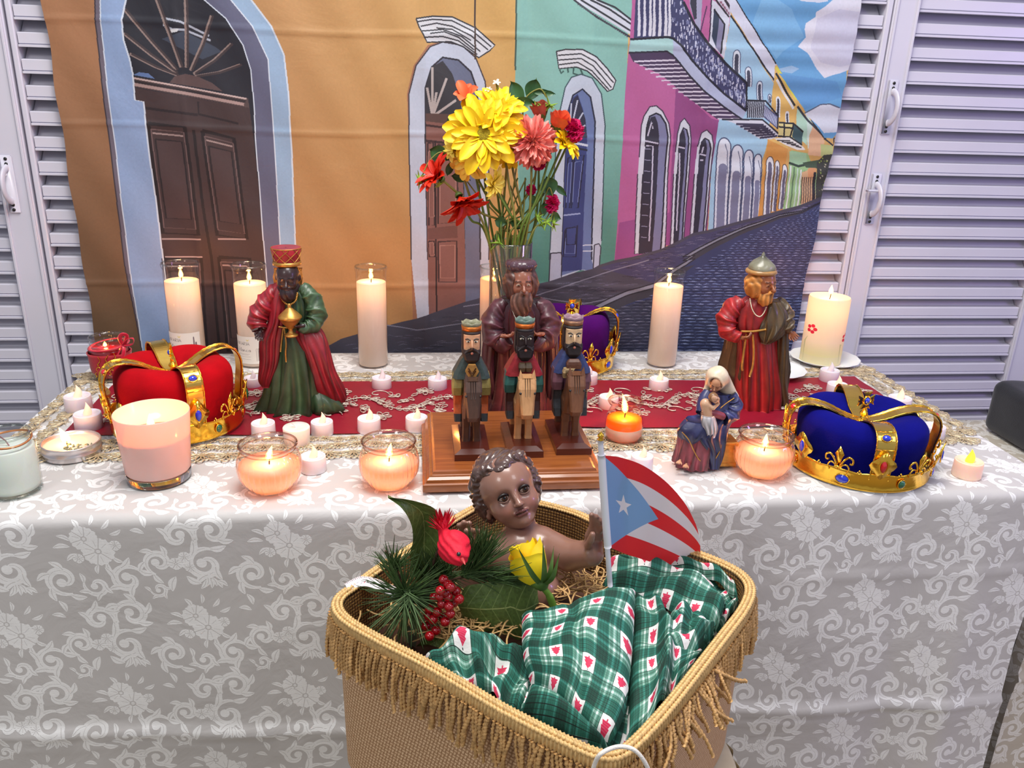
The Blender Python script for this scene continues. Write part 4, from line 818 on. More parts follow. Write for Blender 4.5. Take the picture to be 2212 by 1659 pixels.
for cx_, cy_ in ((110, 230), (335, 290), (560, 220)):
    for k in range(5):
        a_ = k / 5 * 2 * PI; t_ = np.linspace(0, 2 * PI, 14); P_ = [(cx_ + 22 * math.cos(a_) + 13 * math.cos(q), cy_ + 24 * math.sin(a_) + 13 * math.sin(q)) for q in t_]; pc.poly(P_, (214, 40, 70))
    pc.line([(cx_ - 20, cy_ + 60), (cx_ - 40, 330), (cx_ - 34, 480)], (196, 206, 160), 12, taper=True)
M_pc = image_mat('painted_pillar_wax', pc.image('pillar_paint'), .4); _n = M_pc.node_tree; _t = _n.nodes.new('ShaderNodeBsdfTranslucent'); _i = [q for q in _n.nodes if q.type == 'TEX_IMAGE'][0]; _n.links.new(_i.outputs[0], _t.inputs[0]); _m = _n.nodes.new('ShaderNodeMixShader'); _m.inputs[0].default_value = .38; _n.links.new(_n.nodes['Principled BSDF'].outputs[0], _m.inputs[1]); _n.links.new(_t.outputs[0], _m.inputs[2]); _n.links.new(_m.outputs[0], _n.nodes['Material Output'].inputs[0])
root = thing('pillar_candle', Pc, 'thick cream pillar candle painted with red flowers on white plate', 'candle')
n_ = 64; a_ = np.linspace(0, 2 * PI, n_ + 1); rows = [(rc, 0), (rc, zt_ * .5), (rc, zt_ - .003), (rc * .97, zt_)]
V = np.array([[(Pc[0] + r_ * math.sin(t_), Pc[1] - r_ * math.cos(t_), Pc[2] + z) for r_, z in rows] for t_ in a_]).reshape(-1, 3); U = np.array([[((t_ / (2 * PI) + .36) % 1.0001, z / zt_) for r_, z in rows] for t_ in a_]).reshape(-1, 2)
U = np.array([[(t_ / (2 * PI) + .34, z / zt_) for r_, z in rows] for t_ in a_]).reshape(-1, 2); mesh('wax_body', V, grid_faces(n_ + 1, 4), M_pc, root, uv=U)
mesh('wax_top', *lathe(Pc, [(rc * .97, zt_), (rc * .86, zt_ - .002), (rc * .5, zt_ - .006), (.0005, zt_ - .007)], 48), M_wax, root)
mesh('wax_bottom', *lathe(Pc, [(rc, 0), (.0005, .0001)], 48), M_wax, root)
wick(root, Pc + [0, 0, zt_ - .006], .012); flame(root, Pc + [0, 0, zt_ + .004], .019, .0045, .35); glow(root, Pc + [0, 0, zt_ - .022], .10)
# red jar candle with cloth wrap and bow
M_redwax = mat('red_wax', (170, 8, 30), .2, sss=.6, sssr=.01, coat=.5); M_redcloth = mat('red_cloth_wrap', (176, 10, 34), .75, noise=.08, nscale=90, bump=.4, bscale=700, sheen=.3)
M_rib = mat('red_ribbon', (206, 24, 56), .4, noise=.05, sheen=.2); M_gold = mat('gold_plastic', (252, 196, 72), .16, 1.0, noise=.05, nscale=40, bump=.12, bscale=160)
P, r = base(247, 829, 82); H = zat(239, 726, P) - TZ; root = thing('red_jar_candle', P, 'red candle in jar with red cloth wrap and ribbon bow at far left', 'candle')
mesh('glass_jar', *lathe(P, [(.001, .001), (r * .85, .001), (r * .95, .006), (r * .97, H * .72), (r * .88, H * .80), (r * .86, H * .83), (r * .93, H * .855), (r * .93, H * .88), (r * .86, H * .90), (r * .88, H * .93), (r * .93, H * .97), (r * .92, H), (r * .85, H), (r * .83, H * .93)], 48), M_glass, root)
mesh('rim', *tube([P + [r * .90 * math.cos(t_), r * .90 * math.sin(t_), H * .99] for t_ in np.linspace(0, 2 * PI, 40)], .0018, 6), M_glass2, root)
mesh('wax', *lathe(P, [(.0005, .008), (r * .85, .008), (r * .90, .014), (r * .91, H * .70), (r * .84, H * .76), (.0005, H * .757)], 40), M_redwax, root)
wv = lambda z, a: 1 + .03 * np.sin(a * 3 + z * 60) + .015 * np.sin(a * 7 + z * 130); wr_ = mesh('cloth_wrap', *lathe(P, [(r * 1.00, .016), (r * 1.03, .02), (r * 1.04, H * .3), (r * 1.05, H * .6), (r * 1.09, H * .665), (r * 1.02, H * .66)], 64, wave=wv), M_redcloth, root)
a = Acc()
for k in range(14):
    t0 = -.5 + k * .12; z0 = H * (.16 + .30 * ((k * 37) % 11) / 11); t_ = np.linspace(0, 1, 7)
    a.add(*tube([(P[0] + r * 1.075 * math.sin(t0 + .10 * q + .06 * math.sin(9 * q + k)), P[1] - r * 1.075 * math.cos(t0 + .10 * q), TZ + z0 + .012 * q * (1 + k % 3 * .4)) for q in t_], .0007, 4))
a.build('gold_embroidery', M_gold, wr_)
a = Acc(); a.add(*tube([P + [r * .95 * math.cos(t_), r * .95 * math.sin(t_), H * (.80 + .05 * math.cos(t_ - .5))] for t_ in np.linspace(0, 2 * PI, 40)], .003, 6, flat=.4))
kb_ = P + [r * .86, -r * .45, H * .86]
for pts in ([(0, 0, 0), (-.002, -.004, .012), (.004, -.006, .020), (.010, -.003, .016), (.004, 0, .003), (0, 0, 0)], [(0, 0, 0), (.010, -.002, .010), (.020, -.004, .012), (.018, -.002, .002), (.006, 0, -.001), (0, 0, 0)],
            [(0, 0, 0), (-.006, -.006, -.012), (-.014, -.010, -.026), (-.032, -.014, -.042)], [(0, 0, 0), (.003, -.006, -.010), (-.004, -.009, -.028), (-.020, -.015, -.046)]): a.add(*tube(catmull([kb_ + np.array(q) for q in pts], 5), .0034, 6, flat=.22))
a.build('ribbon_bow', M_rib, root); wick(root, P + [0, 0, H * .757], .006); flame(root, P + [-.004, -.006, H * .775], .010, .0035, .10)
# big white glass candle, lit
M_thick = mat('thick_clear_glass', (250, 236, 232), .02, trans=1.0)
M_milk = wax_mat('milky_glass', (246, 226, 220), .45, .12); M_flat = wax_mat('pale_pink_wax', (250, 222, 206), .4, .3)
P, r = base(349, 1062, 140); H = zat(332, 888, P) - TZ; root = thing('large_jar_candle', P, 'large lit white glass candle standing before the red crown', 'candle')
r0 = r * .97; r1 = r * 1.12
mesh('painted_glass', *lathe(P, [(.0005, .013), (r0 * .95, .013), (r0, .016), (r1, H - .001), (r1 * .985, H), (r1 * .97, H - .001), (r0 * .975, .018)], 64), M_milk, root)
mesh('glass_base', *lathe(P, [(.0005, .0008), (r0 * .9, .0005), (r0 * .99, .003), (r0 * 1.0, .012), (r0 * .985, .0128), (r0 * .8, .0118), (.0005, .0112)], 64), M_thick, root)
hw = H * .66; mesh('wax', *lathe(P, [(.0005, .019), (r0 * .93, .02), (r0 * .955 + (r1 - r0) * .66, hw), (.0005, hw - .002)], 48), M_flat, root)
wick(root, P + [0, 0, hw], .008); flame(root, P + [-.004, .004, hw + .006], .022, .005, .9)
# unlit white jar at the left edge
M_greywax = mat('pale_green_white_wax', (214, 222, 212), .45, sss=.4, sssr=.006)
P, r = base(38, 1084, 112); H = zat(22, 934, P) - TZ; root = thing('jar_candle', P, 'unlit white candle in clear jar at the left edge of table', 'candle')
mesh('glass_jar', *lathe(P, [(.001, .001), (r * .86, .001), (r * .97, .007), (r, .014), (r, H * .80), (r * .93, H * .87), (r * .86, H * .90), (r * .86, H * .93), (r * .91, H * .96), (r * .90, H), (r * .83, H), (r * .81, H * .93)], 48), M_glass, root)
mesh('rim', *tube([P + [r * .87 * math.cos(t_), r * .87 * math.sin(t_), H * .985] for t_ in np.linspace(0, 2 * PI, 40)], .0022, 6), M_glass2, root)
mesh('base_ring', *tube([P + [r * .93 * math.cos(t_), r * .93 * math.sin(t_), .003] for t_ in np.linspace(0, 2 * PI, 40)], .002, 6), M_glass2, root)
mesh('wax', *lathe(P, [(.0005, .006), (r * .90, .006), (r * .95, .012), (r * .95, H * .76), (r * .9, H * .78), (.0005, H * .775)], 40), M_greywax, root)
wick(root, P + [.003, 0, H * .775], .014, mat('pale_wick', (150, 110, 110), .8), -.7)
mesh('cord', *tube([P + [r * .89 * math.cos(t_), r * .89 * math.sin(t_), H * (.885 + .02 * math.sin(2 * t_))] for t_ in np.linspace(0, 2 * PI, 40)], .0014, 6), mat('copper_cord', (196, 130, 84), .4, .6), root)
# tin candle
M_tin = mat('brushed_tin', (214, 206, 206), .3, .85, noise=.04, nscale=50); M_petal = mat('dried_herbs', (120, 128, 104), .8, noise=.3, nscale=300)
P, r = base(162, 1005, 121); H = zat(160, 951, P) - TZ; root = thing('tin_candle', P, 'lit candle in a low round metal tin with dried herbs', 'candle')
mesh('tin', *lathe(P, [(.001, .001), (r * .93, .001), (r * .96, .003), (r * .96, H * .38), (r * 1.0, H * .42), (r * 1.01, H * .46), (r * .975, H * .5), (r * .975, H * .93), (r * 1.0, H * .96), (r * .99, H), (r * .95, H), (r * .94, H * .6)], 56), M_tin, root)
mesh('wax', *lathe(P, [(r * .94, H * .74), (r * .7, H * .72), (.0005, H * .71)], 40), M_wax, root)
a = Acc()
for k in range(26):
    q = P + [r * (-.1 + .9 * RS.rand()), r * (-.55 + .5 * RS.rand()), H * .73]; s_ = .0015 + .002 * RS.rand(); a.add(*lathe(q, [(0.0002, -s_ * .3), (s_, 0), (s_ * .6, s_ * .5), (.0002, s_ * .6)], 6, axis=RS.randn(3)))
tag(a.build('dried_herbs', M_petal, root), kind='stuff'); wick(root, P + [-.006, 0, H * .71], .006); flame(root, P + [-.006, 0, H * .80], .024, .0060, .16, -.3)
# ribbed glass bowls
M_bowlwax = wax_mat('peach_wax', (250, 222, 200), .4, .35)
def bowl(px, pyb, wpx, pyt, pyw, label, power=.45, lean=0):
    P, r = base(px, pyb, wpx * .66); R_ = wpx / 2 * mpp(P); H = zat(px, pyt, P) - TZ; hw = zat(px, pyw, P) - TZ
    root = thing('ribbed_bowl_candle', P, label, 'candle', 'ribbed glass bowl candles at the front')
    pr = np.array([(.001, .0012), (.62, .001), (.70, .03), (.86, .17), (.97, .34), (1.0, .50), (.975, .66), (.92, .78), (.86, .85), (.835, .88), (.84, .92), (.90, .96), (.915, .985), (.90, 1.0), (.86, .985), (.80, .90)]); pr = [(a_ * R_, b_ * H) for a_, b_ in pr]
    rib = lambda z, a: 1 + .028 * np.cos(a * 34) * np.clip((z / H - .12) * 6, 0, 1) * np.clip((.82 - z / H) * 8, 0, 1)
    mesh('ribbed_glass', *lathe(P, pr, 204, wave=rib), M_glassr, root)
    mesh('rim', *tube([P + [R_ * .90 * math.cos(t_), R_ * .90 * math.sin(t_), H * .985] for t_ in np.linspace(0, 2 * PI, 48)], .0014, 6), M_glassp, root)
    mesh('neck_ring', *tube([P + [R_ * .845 * math.cos(t_), R_ * .845 * math.sin(t_), H * .88] for t_ in np.linspace(0, 2 * PI, 48)], .0008, 6), M_glassp, root)
    k_ = hw / H; ins = [(.001, .03), (.60, .03), (.80, .16), (.91, .33), (.94, .48)] ; ins = [q for q in ins if q[1] < k_] + [(.945 if k_ < .6 else .90, k_), (.001, k_ - .03)]
    mesh('wax', *lathe(P, [(a_ * R_, b_ * H) for a_, b_ in ins], 48), M_bowlwax, root)
    wick(root, P + [0, 0, hw - .002], .008); flame(root, P + [0, 0, hw + .003], .022, .0046, power * .6, lean); glow(root, P + [0, 0, hw - .012], .075)
M_glassr = thin_glass('ribbed_clear_glass', (.97, .93, .90), 3.5); M_glassp = thin_glass('pinkish_glass_edge', (.86, .72, .66), 2.5)
bowl(587, 1072, 134, 957, 1000, 'ribbed glass bowl candle at front left beside the big white candle', .5, .25)
bowl(842, 1064, 126, 950, 994, 'ribbed glass bowl candle left of the wooden plinth', .5, .15)
bowl(1641, 1039, 126, 936, 972, 'ribbed glass bowl candle between the Madonna figurine and blue crown')
# orange jar
M_owax = wax_mat('orange_wax', (255, 140, 30), .3, .4); M_gor = thin_glass('warm_glass', (1, .93, .86), 1.5)
P, r = base(1344, 964, 72); R_ = 41 * mpp(P); H = zat(1346, 863, P) - TZ; root = thing('orange_jar_candle', P, 'small lit orange and white candle in jar beside the plinth', 'candle')
mesh('glass_jar', *lathe(P, [(.001, .001), (.78 * R_, .001), (.9 * R_, .004), (R_, H * .16), (R_ * .98, H * .45), (R_ * .92, H * .62), (R_ * .80, H * .76), (R_ * .74, H * .82), (R_ * .74, H * .86), (R_ * .86, H * .90), (R_ * .90, H * .94), (R_ * .88, H), (R_ * .80, H), (R_ * .72, H * .92)], 48), M_gor, root)
mesh('rim', *tube([P + [R_ * .87 * math.cos(t_), R_ * .87 * math.sin(t_), H * .96] for t_ in np.linspace(0, 2 * PI, 40)], .0022, 6), M_gor, root)
mesh('white_wax', *lathe(P, [(.0005, .004), (.80 * R_, .004), (.94 * R_, H * .16), (R_ * .94, H * .36), (.0005, H * .36)], 40), M_bowlwax, root)
mesh('orange_wax', *lathe(P, [(.0005, H * .36), (R_ * .94, H * .361), (R_ * .91, H * .53), (R_ * .88, H * .56), (.0005, H * .555)], 40), M_owax, root)
wick(root, P + [0, 0, H * .55], .010); flame(root, P + [0, 0, H * .66], .032, .005, .45, -.2); glow(root, P + [0, 0, H * .47], .05)
# votive without flame
P, r = base(643, 970, 58); H = zat(643, 921, P) - TZ; root = thing('votive_candle', P, 'small plain unlit votive candle with white wick among tea lights', 'candle')
mesh('wax', *lathe(P, [(.0005, .001), (r * .9, .001), (r * .94, .003), (r, H * .95), (r * .95, H), (r * .6, H - .001), (.0005, H - .0015)], 40), mat('cream_wax', (240, 228, 220), .4, sss=.8, sssr=.008), root); wick(root, P + [0, 0, H - .002], .008, mat('white_wick', (236, 230, 224), .8), -.9)
# battery tea lights: one built, the others copied
M_tl = mat('white_tea_light_plastic', (238, 226, 232), .35, sss=.5, sssr=.008, emit=0.0); M_bulb0 = mat('frosted_flame_bulb', (240, 226, 226), .4, sss=.6, sssr=.004)
M_bulb1 = mat('lit_flame_bulb', (255, 214, 190), .4, emit=.55, ecol=(255, 190, 150)); M_bulb2 = mat('bright_flame_bulb', (255, 220, 60), .4, emit=1.3, ecol=(255, 206, 50)); M_tlw = mat('lit_tea_light_plastic', (248, 214, 196), .35, sss=.7, sssr=.012, emit=.12, ecol=(255, 170, 120))
R0, H0 = .0185, .0232
def tea_proto(P):
    root = thing('tea_light', P)
    v, f = lathe(P, [(.0005, .0005), (.95 * R0, .0005), (R0, .002), (R0 * .97, H0 * .96), (R0 * .95, H0), (R0 * .88, H0), (R0 * .86, H0 * .93), (.3 * R0, H0 * .90), (.0005, H0 * .9)], 36); b_ = mesh('body', v, f, M_tl, root)
    v, f = lathe((0, 0, 0), [(.0052, 0), (.0058, .003), (.0050, .007), (.0034, .011), (.0016, .0150), (.0002, .0185)], 14); v[:, 0] += .0025 * np.sin(v[:, 2] / .0185 * 3.0) ; fl = mesh('flame_bulb', v + P + [0, 0, H0 * .9], f, M_bulb1, root)
    return root
teas = [(173, 896, 56, 'tea light at far left beside the red crown, the rear of two', 1), (195, 936, 58, 'tea light at far left beside the red crown, the front of two', 1), (571, 952, 52, 'tea light at the left end of the row before the dark king', 1), (697, 947, 49, 'tea light behind the votive, right in front of the dark king', 1),
        (798, 941, 51, 'tea light between the dark king and the wooden plinth, left of two', 1), (900, 937, 49, 'tea light just left of the wooden plinth on the runner', 1), (678, 1028, 57, 'tea light beside the front left ribbed bowl candle', 1), (548, 843, 38, 'tea light half hidden behind the dark king', 0),
        (825, 847, 43, 'unlit tea light under the tall candle on the orange side', 0), (945, 848, 42, 'unlit tea light on back lace between candle and riders', 0), (1421, 850, 43, 'tea light under the tall candle on the right, on back lace', 1), (1313, 889, 44, 'tea light behind the small orange jar candle', 1),
        (1270, 836, 40, 'tea light in front of the purple crown', 0), (1384, 1022, 50, 'tea light glowing behind the small flag', 1), (1788, 830, 42, 'tea light right in front of the flowered pillar candle', 0), (1804, 862, 44, 'tea light behind the blue crown cap, nearer of two', 1),
        (1937, 896, 50, 'tea light behind right arch of the blue crown', 1), (2011, 956, 48, 'tea light at the right side of the blue crown', 1), (2083, 1041, 60, 'brightly lit yellow tea light at the right edge of the table', 2)]
proto = None; PP = None
for i, (px, pyb, wpx, lab, lit) in enumerate(teas):
    P, r = base(px, pyb, wpx)
    if proto is None: proto = tea_proto(P); root = proto; PP = P; scale = r / R0
    else:
        root = proto.copy(); COL.objects.link(root); root.location = tuple(P)
        for ch in list(proto.children): c_ = ch.copy(); COL.objects.link(c_); c_.parent = root
    s_ = r / R0; root.scale = (s_,) * 3; root.rotation_euler = (0, 0, RS.rand() * 1.2 - .6); tag(root, lab, 'tea light', 'battery tea lights scattered on the runner')
    if lit != 1:
        for ch in root.children:
            ch.data = ch.data.copy()
            if ch.name.startswith('flame'): ch.data.materials[0] = M_bulb0 if lit == 0 else M_bulb2
            elif lit == 2: ch.data.materials[0] = M_tlw
    elif px in (195, 678): 
        for ch in root.children:
            if ch.name.startswith('body'): pass
# ------------------------------------------------------------------ crowns
M_gem = {'r': mat('red_gem', (206, 10, 30), .06, coat=1.0, spec=.8), 'b': mat('blue_gem', (20, 50, 214), .06, coat=1.0, spec=.8), 'g': mat('green_gem', (0, 96, 62), .06, coat=1.0, spec=.8)}
def velvet(name, c): return mat(name, c, .9, noise=.12, nscale=30, bump=.2, bscale=500, spec=.15)
def crown(C0, rx, ry, rot, k, vel, label, gems, mot, cross_rot=0.0, squash=1.0):
    """k scales heights; rot = direction of the front arch (0 = towards the viewer)"""
    root = thing('toy_crown', C0, label, 'crown', 'toy velvet crowns on the altar')
    C0 = np.asarray(C0)
    def at(ang, z, off=0.0, fl=.10): s_ = 1 + fl * max(z, 0) / .1; return C0 + [(rx * s_ + off) * math.sin(ang), -(ry * s_ + off) * math.cos(ang), z * k]
    n_ = 72; prof = [(-.0005, 0), (.0012, .002), (.0014, .004), (.0004, .006), (.0004, .023), (.0016, .0255), (.0004, .0275), (-.0016, .0270), (-.0016, 0.0005)]
    V = np.array([[at(2 * PI * i / n_ + rot, z, o_ + (.0012 * math.cos(12 * 2 * PI * i / n_) if z > .022 else 0)) + [0, 0, (.003 * abs(math.cos(6 * 2 * PI * i / n_)) if z > .022 else 0)] for o_, z in prof] for i in range(n_)]).reshape(-1, 3)
    band = mesh('band', V, grid_faces(n_, len(prof), True), M_gold, root)
    for i in range(8):
        a_ = rot + (i + .42) * PI / 4; q = at(a_, .0145, .0012); ax = nrm([math.sin(a_), -math.cos(a_), 0]); tt = np.array([math.cos(a_), math.sin(a_), 0]); big = i % 2
        v, f = lathe((0, 0, 0), [(.0002, .0030), (.5, .0026), (.85, .0012), (1, 0)], 14); v = np.array(v); w_, h_ = (.0085, .0062) if big else (.0055, .0060)
        mesh('gem', q + v[:, :1] * w_ * tt + v[:, 1:2] * h_ * np.array([0, 0, 1.]) + v[:, 2:3] * ax, f, M_gem[gems[i % len(gems)]], root)
        t_ = np.linspace(0, 2 * PI, 16); mesh('gem_setting', *tube([q + w_ * 1.08 * math.cos(u_) * tt + h_ * 1.1 * math.sin(u_) * np.array([0, 0, 1.]) for u_ in t_], .0009, 5), M_gold, root)
    # velvet cap: puffs between the arches
    cp = [(.96, .012), (.96, .03), (.97, .05), (.97, .068), (.93, .084), (.82, .096), (.64, .098), (.42, .090), (.2, .080), (.001, .072)]; n2 = 96; V = []
    cps = catmull([(a_, b_, 0) for a_, b_ in cp], 4)
    for i in range(n2):
        th = 2 * PI * i / n2 + rot; lob = abs(math.sin(2 * (th - rot)))
        for r_, z, _ in cps:
            up = np.clip((z - .03) / .05, 0, 1); rr = max(r_, .001) * (.90 + .055 * lob * up) + .004 * math.sin(5 * th + 9 * z) * up
            V.append(C0 + [rx * rr * math.sin(th), -ry * rr * math.cos(th), (z * squash + .006 * lob * up * min(1, r_ * 1.6)) * k])
    mesh('velvet_cap', np.array(V), grid_faces(n2, len(cps), True), vel, root)
    # four half arches
    ap = catmull([(1.0, .024, 0), (1.03, .050, 0), (1.06, .072, 0), (1.04, .092, 0), (.93, .106, 0), (.74, .109, 0), (.50, .102, 0), (.28, .090, 0), (.08, .082, 0), (0, .081, 0)], 5)
    for i in range(4):
        th = rot + i * PI / 2; tt = np.array([math.cos(th), math.sin(th), 0]); c_ = np.array([rx * math.sin(th), -ry * math.cos(th), 0]); pts = np.array([C0 + c_ * r_ + [0, 0, z * squash * k] for r_, z, _ in ap]); wv_ = np.array([.0135 if r_ > .3 else .0135 - .004 * (.3 - r_) / .3 for r_, z, _ in ap]) * (rx / .10)
        T = np.gradient(pts, axis=0); T /= np.linalg.norm(T, axis=1)[:, None]; Nn = np.cross(tt, T); Nn = -Nn if Nn[len(Nn) // 2][2] < 0 else Nn
        sec = [(-1, 0), (-.93, .0014), (-.82, .0004), (.82, .0004), (.93, .0014), (1, 0), (.9, -.0012), (-.9, -.0012)]
        V = np.array([[pts[j] + tt * s_ * wv_[j] + Nn[j] * o_ for s_, o_ in sec] for j in range(len(pts))]).reshape(-1, 3); F = [tuple(q) for q in grid_faces(len(pts), 8, wrap_v=True)] + [tuple(range(8)), tuple(range(len(V) - 8, len(V)))[::-1]]
        ar = mesh('arch', V, F, M_goldf, root, smooth=False)
        a = Acc()
        for s_ in (-.95, .95): a.add(*tube([pts[j] + tt * s_ * wv_[j] + Nn[j] * .0012 for j in range(len(pts))], .0010, 5, wave=lambda t_, a_: 1 + .35 * np.sin(t_ * 160)))
        for j in (12, 20): a.add(*tube([pts[j] + tt * s_ * wv_[j] + Nn[j] * .0006 for s_ in (-.9, 0, .9)], .0008, 5))
        a.build('beaded_edge', M_gold, ar)
        j = 17; v, f = lathe((0, 0, 0), [(.0002, .0034), (.5, .003), (.85, .0014), (1, 0)], 14); v = np.array(v)
        mesh('arch_gem', pts[j] + Nn[j] * .0008 + v[:, :1] * .0058 * tt + v[:, 1:2] * .0044 * T[j] + v[:, 2:3] * Nn[j], f, M_gem['br'[i % 2]], ar)
        mesh('arch_gem_setting', *tube([pts[j] + Nn[j] * .001 + .0066 * math.cos(u_) * tt + .0052 * math.sin(u_) * T[j] for u_ in np.linspace(0, 2 * PI, 14)], .0009, 5), M_gold, ar)
    # ring of fleurs-de-lis and diamonds standing on the band
    def on(ang0, u_, v_, off=.0018): return at(ang0 + u_ / rx, .0245 + v_ * 1.25, off + v_ * .10)
    def plate2(a, ang0, P2, th_=.0014):
        c_ = np.mean(P2, 0); n3 = len(P2); F_ = [on(ang0, x, y, .0026) for x, y in P2]; B_ = [on(ang0, x, y, .0026 - th_) for x, y in P2]; V = F_ + B_ + [on(ang0, c_[0], c_[1], .0034)]
        a.add(V, [((i + 1) % n3, i, 2 * n3) for i in range(n3)] + [(i, (i + 1) % n3, n3 + (i + 1) % n3, n3 + i) for i in range(n3)] + [tuple(range(n3, 2 * n3))])
    s_ = rx / .10 * 1.18; VS = 1.25
    for i in range(12):
        a0 = rot + i * PI / 6; a = Acc()
        if i % 2 == mot:
            plate2(a, a0, [(x * s_, y) for x, y in ((0, .004), (.0028, .018), (.0046, .024), (0, .034), (-.0046, .024), (-.0028, .018))])
            for sg in (-1, 1):
                L_ = catmull([(sg * x * s_, y, 0) for x, y in ((.001, .006), (.0045, .015), (.0095, .0215), (.0140, .0190), (.0140, .0135), (.0112, .0135))], 4); a.add(*tube([on(a0, x, y) for x, y, _ in L_], .0015, 6)); L_ = catmull([(sg * x * s_, y, 0) for x, y in ((.001, .004), (.004, .0095), (.0085, .0110), (.0115, .006), (.0095, .0005))], 4); a.add(*tube([on(a0, x, y) for x, y, _ in L_], .0012, 6))
            a.add(*tube([on(a0, x * s_, .0075, .004) for x in (-.004, 0, .004)], .0016, 6)); a.build('fleur_de_lis', M_gold, root)
        else:
            h_, w_ = .036, .0145; m_ = .017; P2 = []
            for q in range(16):
                t_ = q / 16; sd = int(t_ * 4); f_ = t_ * 4 - sd; cor = [(0, -.5), (1, 0), (0, .5), (-1, 0), (0, -.5)]; x = cor[sd][0] * (1 - f_) + cor[sd + 1][0] * f_; y = cor[sd][1] * (1 - f_) + cor[sd + 1][1] * f_; e_ = 1 + .10 * (q % 2); P2.append((x * w_ * e_ * s_, m_ + y * h_ * e_))
            plate2(a, a0, P2); pl = a.build('diamond_plate', M_gold, root); tt = np.array([math.cos(a0), math.sin(a0), 0]); ax = nrm([math.sin(a0), -math.cos(a0), .0]); q = on(a0, 0, m_, .0040)
            al = [(math.sin(t_) * .0042 * abs(math.sin(t_)) ** .4, math.cos(t_) * .0092) for t_ in np.linspace(0, 2 * PI, 16, endpoint=False)]
            V = [q + x * tt + [0, 0, y] for x, y in al] + [q + .55 * x * tt + [0, 0, .6 * y] + ax * .0022 for x, y in al] + [q + ax * .0026]; n3 = 16; F = [(i_, (i_ + 1) % n3, n3 + (i_ + 1) % n3, n3 + i_) for i_ in range(n3)] + [(n3 + i_, n3 + (i_ + 1) % n3, 2 * n3) for i_ in range(n3)]
            mesh('almond_gem', V, F, M_gem[gems[(i // 2 + 2) % len(gems)]], pl); mesh('gem_frame', *tube([q + 1.25 * x * tt + [0, 0, 1.2 * y] for x, y in al + al[:1]], .0009, 5), M_gold, pl)
    # little trefoils between the motifs
    a = Acc()
    for i in range(12):
        a0 = rot + (i + .5) * PI / 6
        for x, y in ((0, .0055), (-.0018, .0030), (.0018, .0030)): a.add(*lathe(on(a0, x, y + .001), [(.0002, -.0014), (.0012, -.0008), (.0015, 0), (.0012, .0008), (.0002, .0014)], 8))
    tag(a.build('trefoil_studs', M_gold, root), kind='stuff')
    # cross
    a = Acc(); top_ = C0 + [0, 0, .081 * squash * k]; a.add(*lathe(top_, [(.0075, -.001), (.0080, .002), (.0045, .004), (.0030, .007), (.0055, .010), (.0055, .013), (.0028, .016), (.0024, .021)], 16))
    cd = np.array([math.cos(cross_rot), math.sin(cross_rot), 0]); fd = np.array([math.sin(cross_rot), -math.cos(cross_rot), 0]); cc_ = top_ + [0, 0, .031]
    for (ux, uz) in ((1, 0), (-1, 0), (0, 1), (0, -1)):
        L2 = [(.002, -.002), (.013, -.0075), (.0115, -.0025), (.0125, 0), (.0115, .0025), (.013, .0075), (.002, .002)]; P3 = []
        for u_, v_ in L2:
            x, z = (u_ * ux + v_ * uz, u_ * uz + v_ * ux); P3.append((x, z))
        n3 = len(P3); V = [cc_ + cd * x + [0, 0, z] + fd * .0014 for x, z in P3] + [cc_ + cd * x + [0, 0, z] - fd * .0014 for x, z in P3]
        a.add(V, [tuple(range(n3)), tuple(range(2 * n3 - 1, n3 - 1, -1))] + [(i_, (i_ + 1) % n3, n3 + (i_ + 1) % n3, n3 + i_) for i_ in range(n3)])
    cr = a.build('cross', M_gold, root, smooth=False)
    v, f = lathe((0, 0, 0), [(.0002, .0040), (.5, .0034), (.85, .0014), (1, 0)], 14); v = np.array(v)
    mesh('cross_gem', cc_ + fd * .0014 + v[:, :1] * .0048 * cd + v[:, 1:2] * .0055 * np.array([0, 0, 1.]) + v[:, 2:3] * fd, f, M_gem['b'], cr)
    mesh('cross_gem_setting', *tube([cc_ + fd * .0022 + .0056 * math.cos(u_) * cd + .0062 * math.sin(u_) * np.array([0, 0, 1.]) for u_ in np.linspace(0, 2 * PI, 16)], .0010, 5), M_gold, cr)
    return root
M_goldf = mat('gold_foil', (236, 196, 96), .22, 1.0, noise=.05, nscale=30, bump=.08, bscale=90)
crown((.637, 1.022, TZ + .001), .098, .099, -.22, .95, velvet('royal_blue_velvet', (5, 6, 112)), 'toy crown with royal blue velvet cap at the right front of table', 'gbrb', 1, .15, .86)
crown((-.362, 1.200, TZ + .0065), .093, .093, .55, 1.0, velvet('scarlet_velvet', (178, 3, 18)), 'toy crown with scarlet velvet cap behind the big white candle', 'grbg', 1, -1.2)
crown((.292, 1.475, TZ + .0055), .084, .080, 1.30, 1.02, velvet('purple_velvet', (74, 4, 98)), 'toy crown with purple velvet cap behind the wooden riders', 'bgrb', 0, .1)
